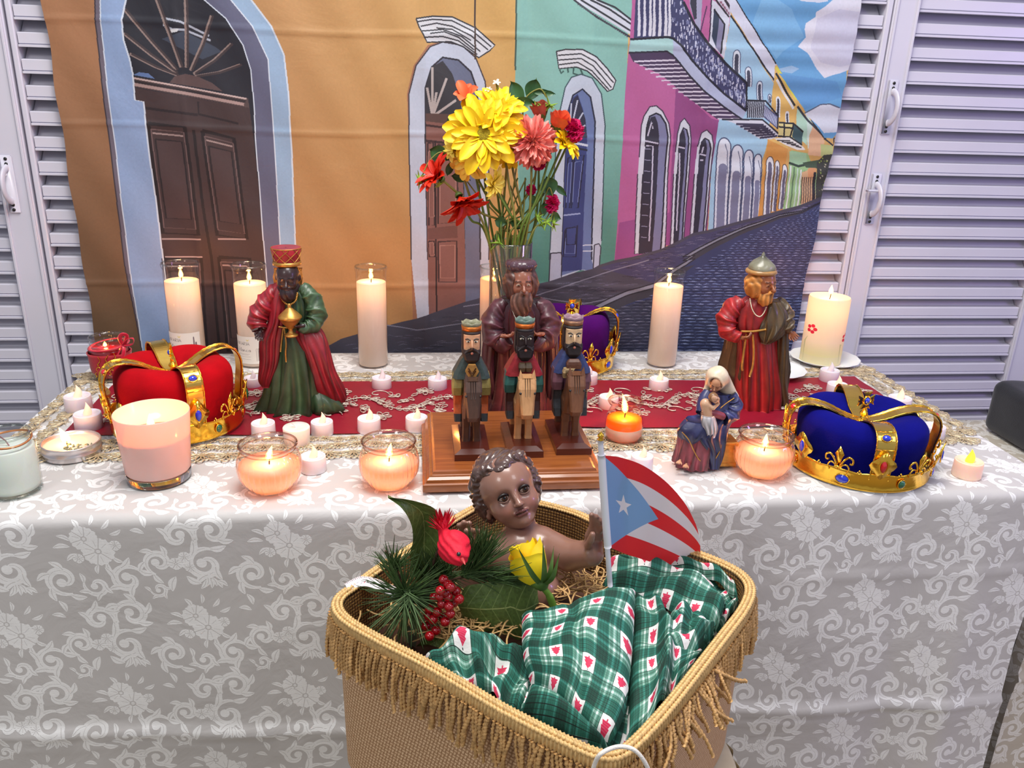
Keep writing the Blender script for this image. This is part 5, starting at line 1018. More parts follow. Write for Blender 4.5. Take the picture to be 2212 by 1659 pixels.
# ------------------------------------------------------------------ figurines
def rotm(yaw=0, pitch=0, roll=0):
    return np.array(Matrix.Rotation(yaw, 3, 'Z') @ Matrix.Rotation(pitch, 3, 'X') @ Matrix.Rotation(roll, 3, 'Y'))
class Fig:
    """traces a figurine: photo pixel + depth (pixels towards the viewer) -> world point"""
    def __init__(s, px, py, name, label, cat, group=None, z=TZ):
        s.B = onz(px, py, z); s.Y = s.B[1]; s.s = mpp(s.B); s.root = thing(name, s.B, label, cat, group)
    def P(s, px, py, d=0.0): return ony(px, py, s.Y - d * s.s)
def folds(n1=7, n2=13, amp=.10, ph=0., tw=1.5):
    amp *= 1.45; return lambda t, a: 1 + amp * (.62 * (1 - 2 * np.abs(np.sin(n1 / 2 * a + ph + tw * t)) ** .75) + .35 * np.sin(n2 * a + 2.3 * ph - tw * 1.7 * t) + .25 * np.sin(n1 * 1.9 * a - ph + 5 * t)) * (.35 + .65 * np.minimum(1, t * 1.6))
def drape(F, name, rows, mt, parent=None, fold=None, seg=150, sub=8, cap=True, flatbottom=None, smooth=True):
    R = catmull(np.array([(r + (0,) * (5 - len(r))) for r in rows], float), sub); n = len(R); a = np.arange(seg) / seg * 2 * PI; V = np.zeros((n, seg, 3))
    for j, (py, xl, xr, dep, dc) in enumerate(R):
        c = F.P((xl + xr) / 2, py, dc); f_ = fold(j / (n - 1), a) if fold else np.ones(seg); V[j, :, 0] = c[0] + (xr - xl) / 2 * F.s * np.cos(a) * f_; V[j, :, 1] = c[1] + dep * F.s * np.sin(a) * f_; V[j, :, 2] = c[2]
    if flatbottom is not None: V[:, :, 2] = np.maximum(V[:, :, 2], flatbottom)
    Fc = [tuple(q) for q in grid_faces(n, seg, wrap_v=True)[:, ::-1]]
    if cap: Fc += [tuple(range(seg)), tuple(range((n - 1) * seg, n * seg))[::-1]]
    return mesh(name, V.reshape(-1, 3), Fc, mt, parent or F.root, smooth)
def sleeve(F, name, pts, rad, mt, parent=None, wave=None, seg=64, sub=16, flat=1.0):
    """pts: (px, py, d)"""
    Q = catmull(np.array([tuple(p) + (r,) for p, r in zip(pts, rad)], float), sub); P = np.array([F.P(*q[:3]) for q in Q])
    return mesh(name, *tube(P, Q[:, 3] * F.s, seg, flat=flat, wave=wave), mt, parent or F.root)
def cords(F, name, lists, r, mt, parent=None, sub=6, seg=6):
    a = Acc()
    for L_ in lists: a.add(*tube(catmull(np.array([F.P(*q) for q in L_]), sub), r * F.s, seg))
    return a.build(name, mt, parent or F.root)
def head_sdf(P, nose=1., cheeks=.24, chin=1.):
    X, Y, Z = P
    d = s_ell(P, (0, .08, .18), (.70, .84, .80)); d = smin(d, s_ell(P, (0, -.18, -.42), (.50, .52, .50)), .35)
    for sg in (-1, 1): d = smin(d, s_ell(P, (sg * .30, -.48, -.24), cheeks), .22)
    d = smin(d, s_ell(P, (0, -.62, -.78), (.19, .16, .15)), .18 * chin)
    for sg in (-1, 1): d = smax(d, -s_ell(P, (sg * .27, -.86, .02), (.19, .20, .11)), .14)
    d = smin(d, s_cap(P, (-.40, -.66, .20), (-.08, -.76, .17), .055, .05), .10); d = smin(d, s_cap(P, (.40, -.66, .20), (.08, -.76, .17), .055, .05), .10)
    d = smin(d, s_cap(P, (0, -.74, .10), (0, -.98 * nose ** .2, -.22), .05, .10 * nose), .10)
    for sg in (-1, 1): d = smin(d, s_ell(P, (sg * .10, -.88, -.25), .06), .05)
    d = smin(d, s_cap(P, (-.15, -.76, -.46), (0, -.83, -.44), .035, .045), .05); d = smin(d, s_cap(P, (.15, -.76, -.46), (0, -.83, -.44), .035, .045), .05); d = smin(d, s_cap(P, (-.11, -.76, -.55), (.11, -.76, -.55), .05), .06)
    d = smax(d, -s_cap(P, (-.17, -.84, -.50), (.17, -.84, -.50), .016), .02)
    for sg in (-1, 1):
        d = smin(d, s_ell(P, (sg * .27, -.66, .03), (.14, .12, .10)), .03); d = smin(d, s_ell(P, (sg * .72, .08, -.02), (.07, .13, .20)), .06)
    return smin(d, s_cap(P, (0, .05, -.5), (0, .15, -1.25), .36, .40), .2)
def add_head(F, px, py, d, hh, yaw, pitch, roll, skin, h=.075, eyes=None, parent=None, **kw):
    U = hh * F.s; M = rotm(yaw, pitch, roll) * U; O = F.P(px, py, d)
    def colf(V):
        x, y, z = V.T; c = np.tile(lin(skin), (len(V), 1))
        if eyes is not None:
            for sg in (-1, 1):
                e = ((x - sg * .27) / .13) ** 2 + ((z - .03) / .065) ** 2; k = (e < 1) & (y < -.5); c[k] = lin(eyes[0]); k2 = (((x - sg * .27) / .055) ** 2 + ((z - .03) / .062) ** 2 < 1) & (y < -.5); c[k2] = lin(eyes[1])
                k3 = (np.abs(z - .17 - .05 * np.cos((np.abs(x) - .27) * 6)) < .035) & (np.abs(np.abs(x) - .27) < .19) & (y < -.4); c[k3] = lin(eyes[1])
            k = (np.abs(x) < .16) & (z < -.42) & (z > -.61) & (y < -.72); c[k] = lin(eyes[2])
        return c
    o = sculpt('head', lambda P: head_sdf(P, **kw), (-.95, -1.25, -1.3), (.95, 1.1, 1.15), h, M_fig, parent or F.root, colf, M, O); return o, M, O
def strand(P, d, amp, fx, fz): X, Y, Z = P; return d + amp * np.sin(fx * X + 2.2 * np.sin(3.1 * Z + Y * 2) + fz * Z) * np.cos(fx * .6 * Y)
M_fig = mat('painted_resin', (128, 128, 128), .32, noise=.12, nscale=70, coat=.25, vcol=True)
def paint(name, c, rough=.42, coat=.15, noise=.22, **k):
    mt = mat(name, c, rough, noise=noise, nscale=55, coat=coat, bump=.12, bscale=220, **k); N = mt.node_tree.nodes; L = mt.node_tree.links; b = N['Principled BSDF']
    src = b.inputs['Base Color'].links[0].from_socket; g = N.new('ShaderNodeNewGeometry'); r_ = N.new('ShaderNodeMapRange')      # pointiness scales the colour: darker in creases, paler on raised edges
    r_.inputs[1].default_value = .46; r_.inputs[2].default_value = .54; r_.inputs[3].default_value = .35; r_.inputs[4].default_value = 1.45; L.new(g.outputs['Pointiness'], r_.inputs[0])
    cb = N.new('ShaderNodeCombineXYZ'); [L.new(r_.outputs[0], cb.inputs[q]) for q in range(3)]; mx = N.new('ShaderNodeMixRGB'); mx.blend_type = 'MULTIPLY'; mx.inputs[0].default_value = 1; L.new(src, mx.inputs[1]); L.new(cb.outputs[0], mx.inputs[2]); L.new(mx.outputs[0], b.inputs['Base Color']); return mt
def pleat(nf, amp, ph=0.): return lambda t, a: 1 + amp * np.sin(PI * np.clip(t, 0, 1)) ** .5 * (.62 - 1.35 * np.abs(np.sin(nf * t + 1.1 * np.sin(a + ph) + .5 * np.sin(2 * a + 2 * ph) + ph)) ** .7) * 1.25 - .045 * np.abs(np.sin(2.6 * nf * t + 2 * np.sin(a * 1.3) + ph)) + .05 * np.sin(3 * a + ph)
M_ogold = mat('antique_gold_paint', (196, 146, 72), .35, .7, noise=.25, nscale=120)
M_white = M_white
def hand(F, px, py, d, size, dirv, side, skin, palm=(0, -1, 0), curl=.5, parent=None, h=None, name='hand'):
    """open hand: wrist at pixel, dirv = world direction of fingers, palm = palm normal, side = +-1 thumb side"""
    U = size * F.s; O = F.P(px, py, d); f_ = nrm(dirv); p_ = nrm(np.asarray(palm, float) - f_ * np.dot(palm, f_)); s_ = np.cross(f_, p_) * side
    M = np.stack([s_, p_, f_], 1) * U     # local x = thumb side, y = palm normal, z = finger direction
    segs = []
    for k, (x, l) in enumerate(((.27, .40), (.09, .46), (-.09, .43), (-.26, .34))):
        a = np.array([x, 0, .46]); b = a + [x * .12, curl * .10, l * .5]; c = b + [x * .05, curl * .30, l * .42]; segs.append((a, b, c))
    def f(P):
        dd = s_ell(P, (0, .0, .26), (.36, .13, .30)); dd = smin(dd, s_cap(P, (0, 0, -.25), (0, 0, .08), .17, .20), .12)
        for a, b, c in segs: dd = smin(dd, np.minimum(s_cap(P, a, b, .085, .075), s_cap(P, b, c, .075, .06)), .035)
        th = np.minimum(s_cap(P, (.24, .04, .12), (.46, .12, .34), .11, .085), s_cap(P, (.46, .12, .34), (.50, .22, .54), .085, .062)); return smin(dd, th, .05)
    return sculpt(name, f, (-.5, -.3, -.5), (.7, .6, 1.45), .045 if h is None else h, M_fig, parent or F.root, lambda V: np.tile(lin(skin), (len(V), 1)), M, O)
# ---- dark king in green robe and red cloak
F = Fig(650, 884, 'king_figurine', 'dark-faced king figurine in green robe and red cloak holding a gold urn', 'figurine')
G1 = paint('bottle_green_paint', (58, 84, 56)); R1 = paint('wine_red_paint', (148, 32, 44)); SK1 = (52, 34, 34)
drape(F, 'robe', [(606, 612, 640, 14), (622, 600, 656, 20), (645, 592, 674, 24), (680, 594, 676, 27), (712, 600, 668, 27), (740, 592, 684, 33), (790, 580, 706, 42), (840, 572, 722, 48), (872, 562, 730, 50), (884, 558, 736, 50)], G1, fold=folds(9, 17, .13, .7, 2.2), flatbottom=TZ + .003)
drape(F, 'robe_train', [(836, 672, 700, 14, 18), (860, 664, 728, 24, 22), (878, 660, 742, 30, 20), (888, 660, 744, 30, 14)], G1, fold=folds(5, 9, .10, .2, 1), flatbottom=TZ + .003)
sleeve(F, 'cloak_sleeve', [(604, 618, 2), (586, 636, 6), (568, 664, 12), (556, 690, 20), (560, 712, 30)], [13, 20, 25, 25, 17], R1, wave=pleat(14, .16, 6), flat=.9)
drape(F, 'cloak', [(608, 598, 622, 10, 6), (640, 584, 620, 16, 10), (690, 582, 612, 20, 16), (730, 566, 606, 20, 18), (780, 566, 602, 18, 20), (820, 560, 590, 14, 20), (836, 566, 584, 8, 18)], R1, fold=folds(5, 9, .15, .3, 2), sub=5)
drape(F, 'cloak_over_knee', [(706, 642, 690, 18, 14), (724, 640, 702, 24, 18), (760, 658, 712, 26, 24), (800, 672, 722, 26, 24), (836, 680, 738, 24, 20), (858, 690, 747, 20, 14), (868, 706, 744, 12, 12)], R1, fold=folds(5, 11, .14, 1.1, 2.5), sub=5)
sleeve(F, 'robe_sleeve', [(650, 620, 4), (668, 636, 8), (684, 668, 14), (680, 696, 24), (662, 708, 36), (644, 706, 44)], [14, 19, 23, 21, 15, 9], G1, wave=pleat(16, .16, 3), flat=.9)
hand(F, 562, 716, 34, 24, (-.15, -.6, -.8), 1, SK1, palm=(.6, -.5, .5), curl=.5)
hand(F, 650, 704, 48, 22, (-1, -.25, -.1), 1, SK1, palm=(0, .4, .9), curl=1.2)
hd, M, O = add_head(F, 622, 600, 16, 33, 0, .15, 0, SK1, eyes=((78, 56, 54), (24, 14, 16), (70, 44, 46)), nose=1.2)
DK = paint('dark_hair_paint', (44, 30, 34))
sculpt('beard', lambda P: strand(P, smin(smin(s_ell(P, (0, -.50, -.88), (.48, .42, .50)), s_ell(P, (0, -.72, -.37), (.30, .12, .08)), .1), s_ell(P, (0, -.10, -.55), (.66, .5, .42)), .2), .035, 17, 9), (-1, -1.3, -1.7), (1, .6, .1), .06, DK, F.root, None, M, O)
a = Acc()
for sg in (-1, 1):
    for k in range(4): a.add(*tube([F.P(622 + sg * (22 + k * 2), 578 + q * 42, 14 - k * 6 + math.sin(q * 6)) for q in np.linspace(0, 1, 12)], 3.2 * F.s, 7, wave=lambda t, a_: 1 + .3 * np.sin(t * 60)))
a.build('braids', M_ogold, F.root)
hb = F.P(620, 571, 8); U = F.s
hat = mesh('hat', *lathe(hb, [(.001, 0), (25 * U, 0), (25 * U, 4 * U), (26 * U, 16 * U), (30 * U, 32 * U), (29 * U, 35 * U), (26 * U, 35 * U), (.001, 34 * U)], 40), R1, F.root)
mesh('hat_band', *lathe(hb, [(24 * U, -1 * U), (27.5 * U, -1 * U), (28.5 * U, 3 * U), (27.5 * U, 7 * U), (24 * U, 7 * U)], 40), M_ogold, hat)
a = Acc()
for k in range(8):
    t0 = k * PI / 4; a.add(*tube([hb + np.array([(25.6 + 4.6 * q) * U * math.cos(t0 + q * 1.1), (25.6 + 4.6 * q) * U * math.sin(t0 + q * 1.1), (7 + 26 * q) * U]) for q in np.linspace(0, 1, 8)], .9 * U, 5)); a.add(*tube([hb + np.array([(25.6 + 4.6 * q) * U * math.cos(t0 - q * .9), (25.6 + 4.6 * q) * U * math.sin(t0 - q * .9), (7 + 26 * q) * U]) for q in np.linspace(0, 1, 8)], .7 * U, 5))
a.add(*tube([hb + np.array([29.5 * U * math.cos(q), 29.5 * U * math.sin(q), 34 * U]) for q in np.linspace(0, 2 * PI, 30)], 1.1 * U, 5)); a.build('hat_trim', M_ogold, hat)
gb = F.P(629, 726, 50)
mesh('urn', *lathe(gb, [(.001, 0), (13 * U, 0), (14 * U, 3 * U), (10 * U, 5 * U), (5 * U, 9 * U), (4 * U, 14 * U), (7 * U, 18 * U), (16 * U, 28 * U), (21 * U, 36 * U), (24 * U, 39 * U), (23 * U, 42 * U), (15 * U, 50 * U), (6 * U, 58 * U), (3 * U, 60 * U), (4 * U, 63 * U), (2.5 * U, 67 * U), (.001, 68 * U)], 36), M_ogold, F.root)
def beads(F, name, pts, r, mt, sub=10):
    P = resample(catmull(np.array([F.P(*q) for q in pts]), 10), int(sub)); a = Acc()
    for q in P: a.add(*lathe(q, [(.0001, -r * F.s), (r * F.s * .8, -r * F.s * .5), (r * F.s, 0), (r * F.s * .8, r * F.s * .5), (.0001, r * F.s)], 8))
    return tag(a.build(name, mt, F.root), kind='stuff')
beads(F, 'necklace', [(604, 634, 22), (612, 650, 27), (624, 658, 32), (638, 650, 27), (642, 634, 24)], 2.6, M_ogold, 20)
cords(F, 'belt_cord', [[(602, 706, 31), (618, 708, 34), (640, 707, 34)], [(612, 708, 34), (608, 740, 40), (606, 760, 44)], [(614, 708, 34), (618, 740, 42), (617, 762, 46), (618, 782, 48)]], 1.8, M_ogold)
# ---- king in dark plum robe behind the riders
F = Fig(1124, 893, 'king_figurine', 'bearded king figurine in plum brown robe standing behind the wooden riders', 'figurine')
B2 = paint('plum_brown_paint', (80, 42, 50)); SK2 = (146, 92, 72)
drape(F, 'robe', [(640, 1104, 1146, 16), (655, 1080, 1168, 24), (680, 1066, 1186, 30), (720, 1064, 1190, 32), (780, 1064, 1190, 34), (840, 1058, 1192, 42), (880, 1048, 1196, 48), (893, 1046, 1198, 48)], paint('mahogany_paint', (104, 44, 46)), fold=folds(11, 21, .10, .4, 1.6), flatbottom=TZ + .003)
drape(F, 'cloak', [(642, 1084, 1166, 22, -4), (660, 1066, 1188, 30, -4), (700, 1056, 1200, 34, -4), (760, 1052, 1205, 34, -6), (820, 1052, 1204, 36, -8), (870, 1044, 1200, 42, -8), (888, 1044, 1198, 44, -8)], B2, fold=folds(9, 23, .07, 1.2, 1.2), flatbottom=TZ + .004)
for sg, nm in ((-1, 'cloak_sleeve'), (1, 'cloak_sleeve')):
    sleeve(F, nm, [(1125 + sg * 34, 652, 4), (1125 + sg * 56, 676, 12), (1125 + sg * 62, 715, 24), (1125 + sg * 44, 740, 36), (1125 + sg * 26, 732, 46)], [16, 24, 27, 24, 14], B2, wave=pleat(13, .16, 1), flat=.9)
    drape(F, 'hanging_fold', [(720, 1125 + sg * 66 - 14, 1125 + sg * 66 + 14, 18, 22), (780, 1125 + sg * 70 - 14, 1125 + sg * 70 + 12, 18, 16), (840, 1125 + sg * 66 - 12, 1125 + sg * 66 + 14, 16, 12), (862, 1125 + sg * 62 - 5, 1125 + sg * 62 + 6, 8, 12)], B2, fold=folds(4, 7, .14, sg, 1.5), sub=5)
hand(F, 1168, 722, 50, 24, (-1, -.3, 0), 1, SK2, palm=(0, .3, .9), curl=1.0); hand(F, 1088, 726, 50, 24, (1, -.3, 0), -1, SK2, palm=(0, .3, .9), curl=1.0)
gb = F.P(1142, 738, 56); U = F.s; mesh('gift_jar', *lathe(gb, [(.001, 0), (8 * U, 0), (10 * U, 6 * U), (12 * U, 16 * U), (8 * U, 24 * U), (9 * U, 27 * U), (5 * U, 34 * U), (.001, 36 * U)], 24), M_ogold, F.root)
hd, M, O = add_head(F, 1126, 608, 18, 37, .05, .1, 0, SK2, eyes=((196, 170, 150), (40, 24, 24), (126, 60, 56)), nose=1.15)
GB = paint('greying_beard_paint', (108, 78, 68), noise=.5)
sculpt('beard', lambda P: strand(P, smin(smin(s_ell(P, (0, -.46, -1.0), (.62, .48, .90)), s_cap(P, (-.26, -.74, -.50), (0, -.84, -.36), .06, .09), .06), smin(s_cap(P, (.26, -.74, -.50), (0, -.84, -.36), .06, .09), s_ell(P, (0, -.08, -.55), (.68, .5, .45)), .2), .15), .045, 19, 4), (-1, -1.4, -2.1), (1, .7, .1), .06, GB, F.root, None, M, O)
sculpt('hair', lambda P: strand(P, smax(s_ell(P, (0, .12, -.15), (1.0, .92, 1.12)), -s_ell(P, (0, -.95, -.1), (.58, .78, 1.0)), .1), .05, 13, 5), (-1.25, -1.0, -1.6), (1.25, 1.3, 1.2), .07, paint('brown_hair_paint', (86, 56, 48)), F.root, None, M, O)
hb = F.P(1125, 592, 12)
pf = lambda z, a: 1 + .06 * np.abs(np.sin(6 * a)) * (z > 8 * F.s)
mesh('cap', *lathe(hb, [(.001, 2 * U), (25 * U, 2 * U), (26 * U, 6 * U), (25 * U, 9 * U), (29 * U, 13 * U), (31 * U, 20 * U), (28 * U, 27 * U), (18 * U, 31 * U), (.001, 32 * U)], 72, wave=pf), paint('dark_plum_paint', (66, 46, 54), .25), F.root)
mesh('cap_band', *lathe(hb, [(22 * U, -3 * U), (27 * U, -3 * U), (28 * U, 2 * U), (27 * U, 8 * U), (22 * U, 8 * U)], 40), paint('bronze_paint', (126, 78, 54), .3), F.root)
beads(F, 'necklace', [(1106, 668, 34), (1112, 684, 38), (1120, 694, 40), (1132, 684, 38), (1142, 668, 34)], 1.6, mat('silver_bead', (200, 190, 180), .3, .8), 24)
# ---- blond king in red with olive cloak
F = Fig(1634, 879, 'king_figurine', 'blond bearded king figurine in red robe and olive cloak at right', 'figurine')
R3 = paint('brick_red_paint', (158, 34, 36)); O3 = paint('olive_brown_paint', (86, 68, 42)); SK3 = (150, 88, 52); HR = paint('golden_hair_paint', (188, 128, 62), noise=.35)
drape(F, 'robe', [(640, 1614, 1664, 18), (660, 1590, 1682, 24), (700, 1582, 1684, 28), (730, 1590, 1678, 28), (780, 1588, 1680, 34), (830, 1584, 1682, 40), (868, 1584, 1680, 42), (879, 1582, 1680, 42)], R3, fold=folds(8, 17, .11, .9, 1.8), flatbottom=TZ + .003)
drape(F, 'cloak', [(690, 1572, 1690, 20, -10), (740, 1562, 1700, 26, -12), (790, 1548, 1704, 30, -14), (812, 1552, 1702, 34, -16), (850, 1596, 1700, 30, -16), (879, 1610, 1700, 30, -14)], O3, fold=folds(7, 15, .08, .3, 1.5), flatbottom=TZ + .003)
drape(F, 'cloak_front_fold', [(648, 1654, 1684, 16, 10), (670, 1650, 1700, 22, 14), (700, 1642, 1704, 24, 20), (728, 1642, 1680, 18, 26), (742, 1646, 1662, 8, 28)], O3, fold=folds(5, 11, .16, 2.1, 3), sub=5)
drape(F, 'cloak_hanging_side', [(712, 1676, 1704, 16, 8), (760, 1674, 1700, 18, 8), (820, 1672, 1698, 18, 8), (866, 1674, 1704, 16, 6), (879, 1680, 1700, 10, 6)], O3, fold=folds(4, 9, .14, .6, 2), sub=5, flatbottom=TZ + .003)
sleeve(F, 'robe_sleeve', [(1600, 650, 2), (1580, 668, 6), (1570, 696, 12), (1578, 720, 24), (1600, 728, 34)], [16, 21, 22, 18, 11], R3, wave=pleat(13, .16, 6))
sleeve(F, 'cloak_sleeve', [(1676, 650, 2), (1692, 672, 8), (1696, 694, 18), (1704, 708, 26), (1710, 714, 30)], [14, 20, 19, 15, 10], O3, wave=pleat(11, .16, 5))
hand(F, 1602, 730, 38, 22, (1, -.3, .05), -1, SK3, palm=(0, .5, .7), curl=1.2); hand(F, 1708, 718, 30, 22, (.62, -.4, -.7), 1, SK3, palm=(-.4, -.6, .5), curl=.3)
hd, M, O = add_head(F, 1648, 610, 14, 33, .38, .1, 0, SK3, eyes=((170, 120, 84), (60, 34, 26), (150, 70, 50)), nose=1.3)
sculpt('beard', lambda P: strand(P, smin(smin(s_ell(P, (0, -.46, -.82), (.50, .42, .56)), s_cap(P, (-.26, -.74, -.50), (0, -.84, -.37), .05, .08), .06), smin(s_cap(P, (.26, -.74, -.50), (0, -.84, -.37), .05, .08), s_ell(P, (0, -.08, -.5), (.70, .5, .45)), .2), .15), .04, 19, 5), (-1, -1.4, -1.8), (1, .7, .1), .06, HR, F.root, None, M, O)
sculpt('hair', lambda P: strand(P, smax(s_ell(P, (-.05, .22, -.12), (.98, .82, 1.02)), -s_ell(P, (0.02, -.95, -.1), (.62, .75, 1.0)), .1), .05, 13, 6), (-1.2, -.8, -1.5), (1.2, 1.2, 1.2), .07, HR, F.root, None, M, O)
hb = F.P(1644, 588, 10); tw = lambda z, a: 1 + .05 * np.sin(3 * a + z / F.s * .25)
GR = paint('grey_green_paint', (112, 110, 92), .3)
mesh('turban', *lathe(hb, [(.001, 3 * U), (28 * U, 3 * U), (29 * U, 9 * U), (26 * U, 17 * U), (18 * U, 25 * U), (9 * U, 31 * U), (4 * U, 35 * U), (3.4 * U, 39 * U), (1.5 * U, 42 * U), (.001, 43 * U)], 48, wave=tw), GR, F.root)
mesh('turban_brim', *lathe(hb, [(24 * U, -3 * U), (31 * U, -2 * U), (33 * U, 2 * U), (31 * U, 6 * U), (25 * U, 8 * U)], 48), paint('tan_gold_paint', (150, 112, 66), .3), F.root)
beads(F, 'necklace', [(1620, 646, 22), (1624, 666, 30), (1632, 680, 33), (1642, 684, 33), (1650, 676, 32), (1655, 664, 28)], 1.7, mat('silver_bead', (206, 196, 170), .3, .8), 30)
cords(F, 'sash', [[(1612, 722, 34), (1608, 750, 36), (1603, 790, 42), (1604, 800, 42)], [(1626, 722, 34), (1628, 760, 38), (1626, 790, 42), (1619, 814, 46)], [(1600, 716, 30), (1626, 716, 34), (1654, 712, 32)]], 2.6, M_ogold)
# ---- Madonna with child
F = Fig(1520, 1003, 'madonna_figurine', 'seated Madonna figurine in navy mantle and cream veil cradling a sleeping child', 'figurine'); U = F.s
NV = paint('navy_paint', (48, 52, 96)); RS_ = paint('rose_paint', (142, 62, 74)); SKm = (206, 152, 116); VE = paint('cream_paint', (216, 198, 172), noise=.1)
drape(F, 'gown', [(905, 1486, 1548, 22, 16), (930, 1470, 1548, 30, 20), (960, 1464, 1544, 34, 18), (990, 1458, 1540, 36, 14), (1003, 1456, 1540, 36, 12)], RS_, fold=folds(8, 15, .10, .5, 1.5), flatbottom=TZ + .002)
drape(F, 'mantle', [(848, 1536, 1580, 16, 0), (870, 1530, 1588, 22, 2), (895, 1512, 1584, 28, 8), (915, 1484, 1576, 36, 16), (935, 1476, 1570, 38, 20), (962, 1500, 1566, 32, 20), (985, 1512, 1560, 28, 18), (1003, 1518, 1552, 28, 14)], NV, fold=folds(7, 15, .10, 1.4, 2.2), flatbottom=TZ + .002)
drape(F, 'mantle_knee', [(905, 1482, 1540, 22, 26), (922, 1466, 1546, 26, 30), (938, 1466, 1540, 26, 30), (952, 1478, 1520, 18, 30)], NV, fold=folds(5, 9, .08, .3, 1.5), sub=5)
sleeve(F, 'mantle_sleeve', [(1578, 852, 8), (1588, 872, 14), (1580, 896, 26), (1562, 904, 36)], [12, 16, 18, 15], NV, wave=pleat(10, .16, 5))
sleeve(F, 'gown_sleeve', [(1562, 900, 38), (1545, 894, 44), (1532, 892, 46)], [8, 8, 6.5], RS_)
sleeve(F, 'mantle_shoulder', [(1530, 846, 6), (1522, 860, 12), (1516, 880, 22), (1512, 892, 30)], [10, 12, 12, 9], NV)
hand(F, 1531, 892, 48, 17, (-1, -.1, -.05), 1, SKm, palm=(0, .8, .3), curl=.6, h=.06)
hd, M, O = add_head(F, 1548, 826, 14, 20, -.55, .55, .15, SKm, h=.09, eyes=((150, 100, 80), (90, 56, 46), (176, 84, 80)), nose=1.0)
sculpt('hair', lambda P: smax(s_ell(P, (0, .12, .08), (.80, .86, .92)), -s_ell(P, (0, -.95, -.2), (.60, .72, .95)), .1), (-1, -.9, -1.2), (1, 1.2, 1.2), .09, paint('brown_hair_paint', (92, 56, 44)), F.root, None, M, O)
def veil(P):
    c = lambda px, py, d: F.P(px, py, d); o = smin(s_ell(P, c(1549, 816, 8), (23 * U, 25 * U, 25 * U)), s_cap(P, c(1560, 822, -4), c(1582, 858, -4), 17 * U, 12 * U), 10 * U); o = smin(o, s_cap(P, c(1582, 858, -4), c(1592, 884, 2), 9 * U, 5 * U), 8 * U)
    o = smin(o, s_cap(P, c(1532, 826, -2), c(1524, 850, 0), 9 * U, 6 * U), 8 * U)
    o = smax(o, -s_cap(P, c(1541, 831, 30), c(1554, 862, 38), 14.5 * U, 23 * U), 4 * U); X, Y, Z = P; return o + .0006 * np.sin(260 * X + 180 * Z)
lo = np.minimum(F.P(1500, 910, 60), F.P(1500, 780, -60)); hi = np.maximum(F.P(1620, 780, -60), F.P(1620, 910, 60)); lo[1] = F.Y - 42 * U; hi[1] = F.Y + 42 * U; lo[2] = F.P(1549, 925, 0)[2]; hi[2] = F.P(1549, 765, 0)[2]
sculpt('veil', veil, lo, hi, .0013, VE, F.root)
cords(F, 'mantle_trim', [[(1474, 934, 58), (1488, 950, 56), (1498, 972, 54), (1508, 990, 50), (1518, 1000, 46)], [(1552, 890, 36), (1560, 915, 34), (1560, 940, 40), (1556, 970, 48), (1545, 992, 46)], [(1586, 860, 22), (1568, 872, 30), (1556, 882, 38)]], 1.2, M_ogold)
ch = F
def child(P):
    c = lambda px, py, d: F.P(px, py, d); d = s_cap(P, c(1524, 872, 44), c(1530, 902, 46), 11 * U, 10 * U); d = smin(d, s_cap(P, c(1530, 908, 48), c(1536, 926, 52), 6 * U, 5 * U), 4 * U); d = smin(d, s_cap(P, c(1536, 926, 52), c(1528, 940, 52), 4.5 * U, 3.4 * U), 2 * U)
    d = smin(d, s_cap(P, c(1524, 868, 46), c(1540, 882, 56), 4.6 * U, 4 * U), 2 * U); return smin(d, s_cap(P, c(1540, 882, 56), c(1552, 872, 54), 4 * U, 3.2 * U), 2 * U)
lo = F.P(1500, 950, 60) - [0, .02, .01]; hi = F.P(1565, 850, 20) + [.01, .05, .01]; lo, hi = np.minimum(lo, hi), np.maximum(lo, hi)
sculpt('child_body', child, lo, hi, .0013, M_fig, F.root, lambda V: np.tile(lin((206, 166, 134)), (len(V), 1)))
add = add_head(F, 1543, 860, 52, 12.5, .3, .3, -.9, (204, 156, 124), h=.11, eyes=((150, 104, 84), (96, 66, 52), (170, 96, 86)), cheeks=.3); add[0].name = 'child_head'
sculpt('child_hair', lambda P: smax(s_ell(P, (0, .14, .12), (.78, .86, .88)), -s_ell(P, (0, -.95, -.15), (.64, .72, 1.0)), .1), (-1, -.9, -1.2), (1, 1.2, 1.2), .10, paint('light_brown_hair_paint', (132, 94, 62)), F.root, None, add[1], add[2])
drape(F, 'child_cloth', [(896, 1516, 1542, 12, 46), (910, 1514, 1546, 14, 48), (928, 1520, 1548, 12, 50), (944, 1526, 1544, 8, 48)], paint('white_cloth_paint', (206, 204, 208), noise=.08), fold=folds(5, 9, .10, .2, 1.5), sub=4, seg=60)
hand(F, 1468, 996, 44, 14, (-.6, -.8, -.1), 1, SKm, palm=(0, 0, -1), curl=.1, h=.07, name='foot'); hand(F, 1482, 1004, 46, 14, (-.5, -.8, -.1), 1, SKm, palm=(0, 0, -1), curl=.1, h=.07, name='foot')
q = F.P(1558, 1003, 6); a = Acc(); w_ = 22 * U; hgt = F.P(1558, 950, 6)[2] - TZ
a.add(*box(q[0] - w_, q[0] + w_, q[1] - 18 * U, q[1] + 26 * U, TZ + .004, TZ + hgt, .001)); a.add(*box(q[0] - w_ - .002, q[0] + w_ + .002, q[1] - 20 * U, q[1] + 28 * U, TZ + hgt - .004, TZ + hgt + .001, .001))
for sx in (-1, 1):
    a.add(*box(q[0] + sx * w_ - .002, q[0] + sx * w_ + .002, q[1] - 19 * U, q[1] - 15 * U, TZ + .002, TZ + hgt, .0005))
a.add(*box(q[0] - w_ - .001, q[0] + w_ + .001, q[1] - 20 * U, q[1] - 17 * U, TZ + .004, TZ + .009, .0005)); a.build('seat', M_ogold, F.root, smooth=False)
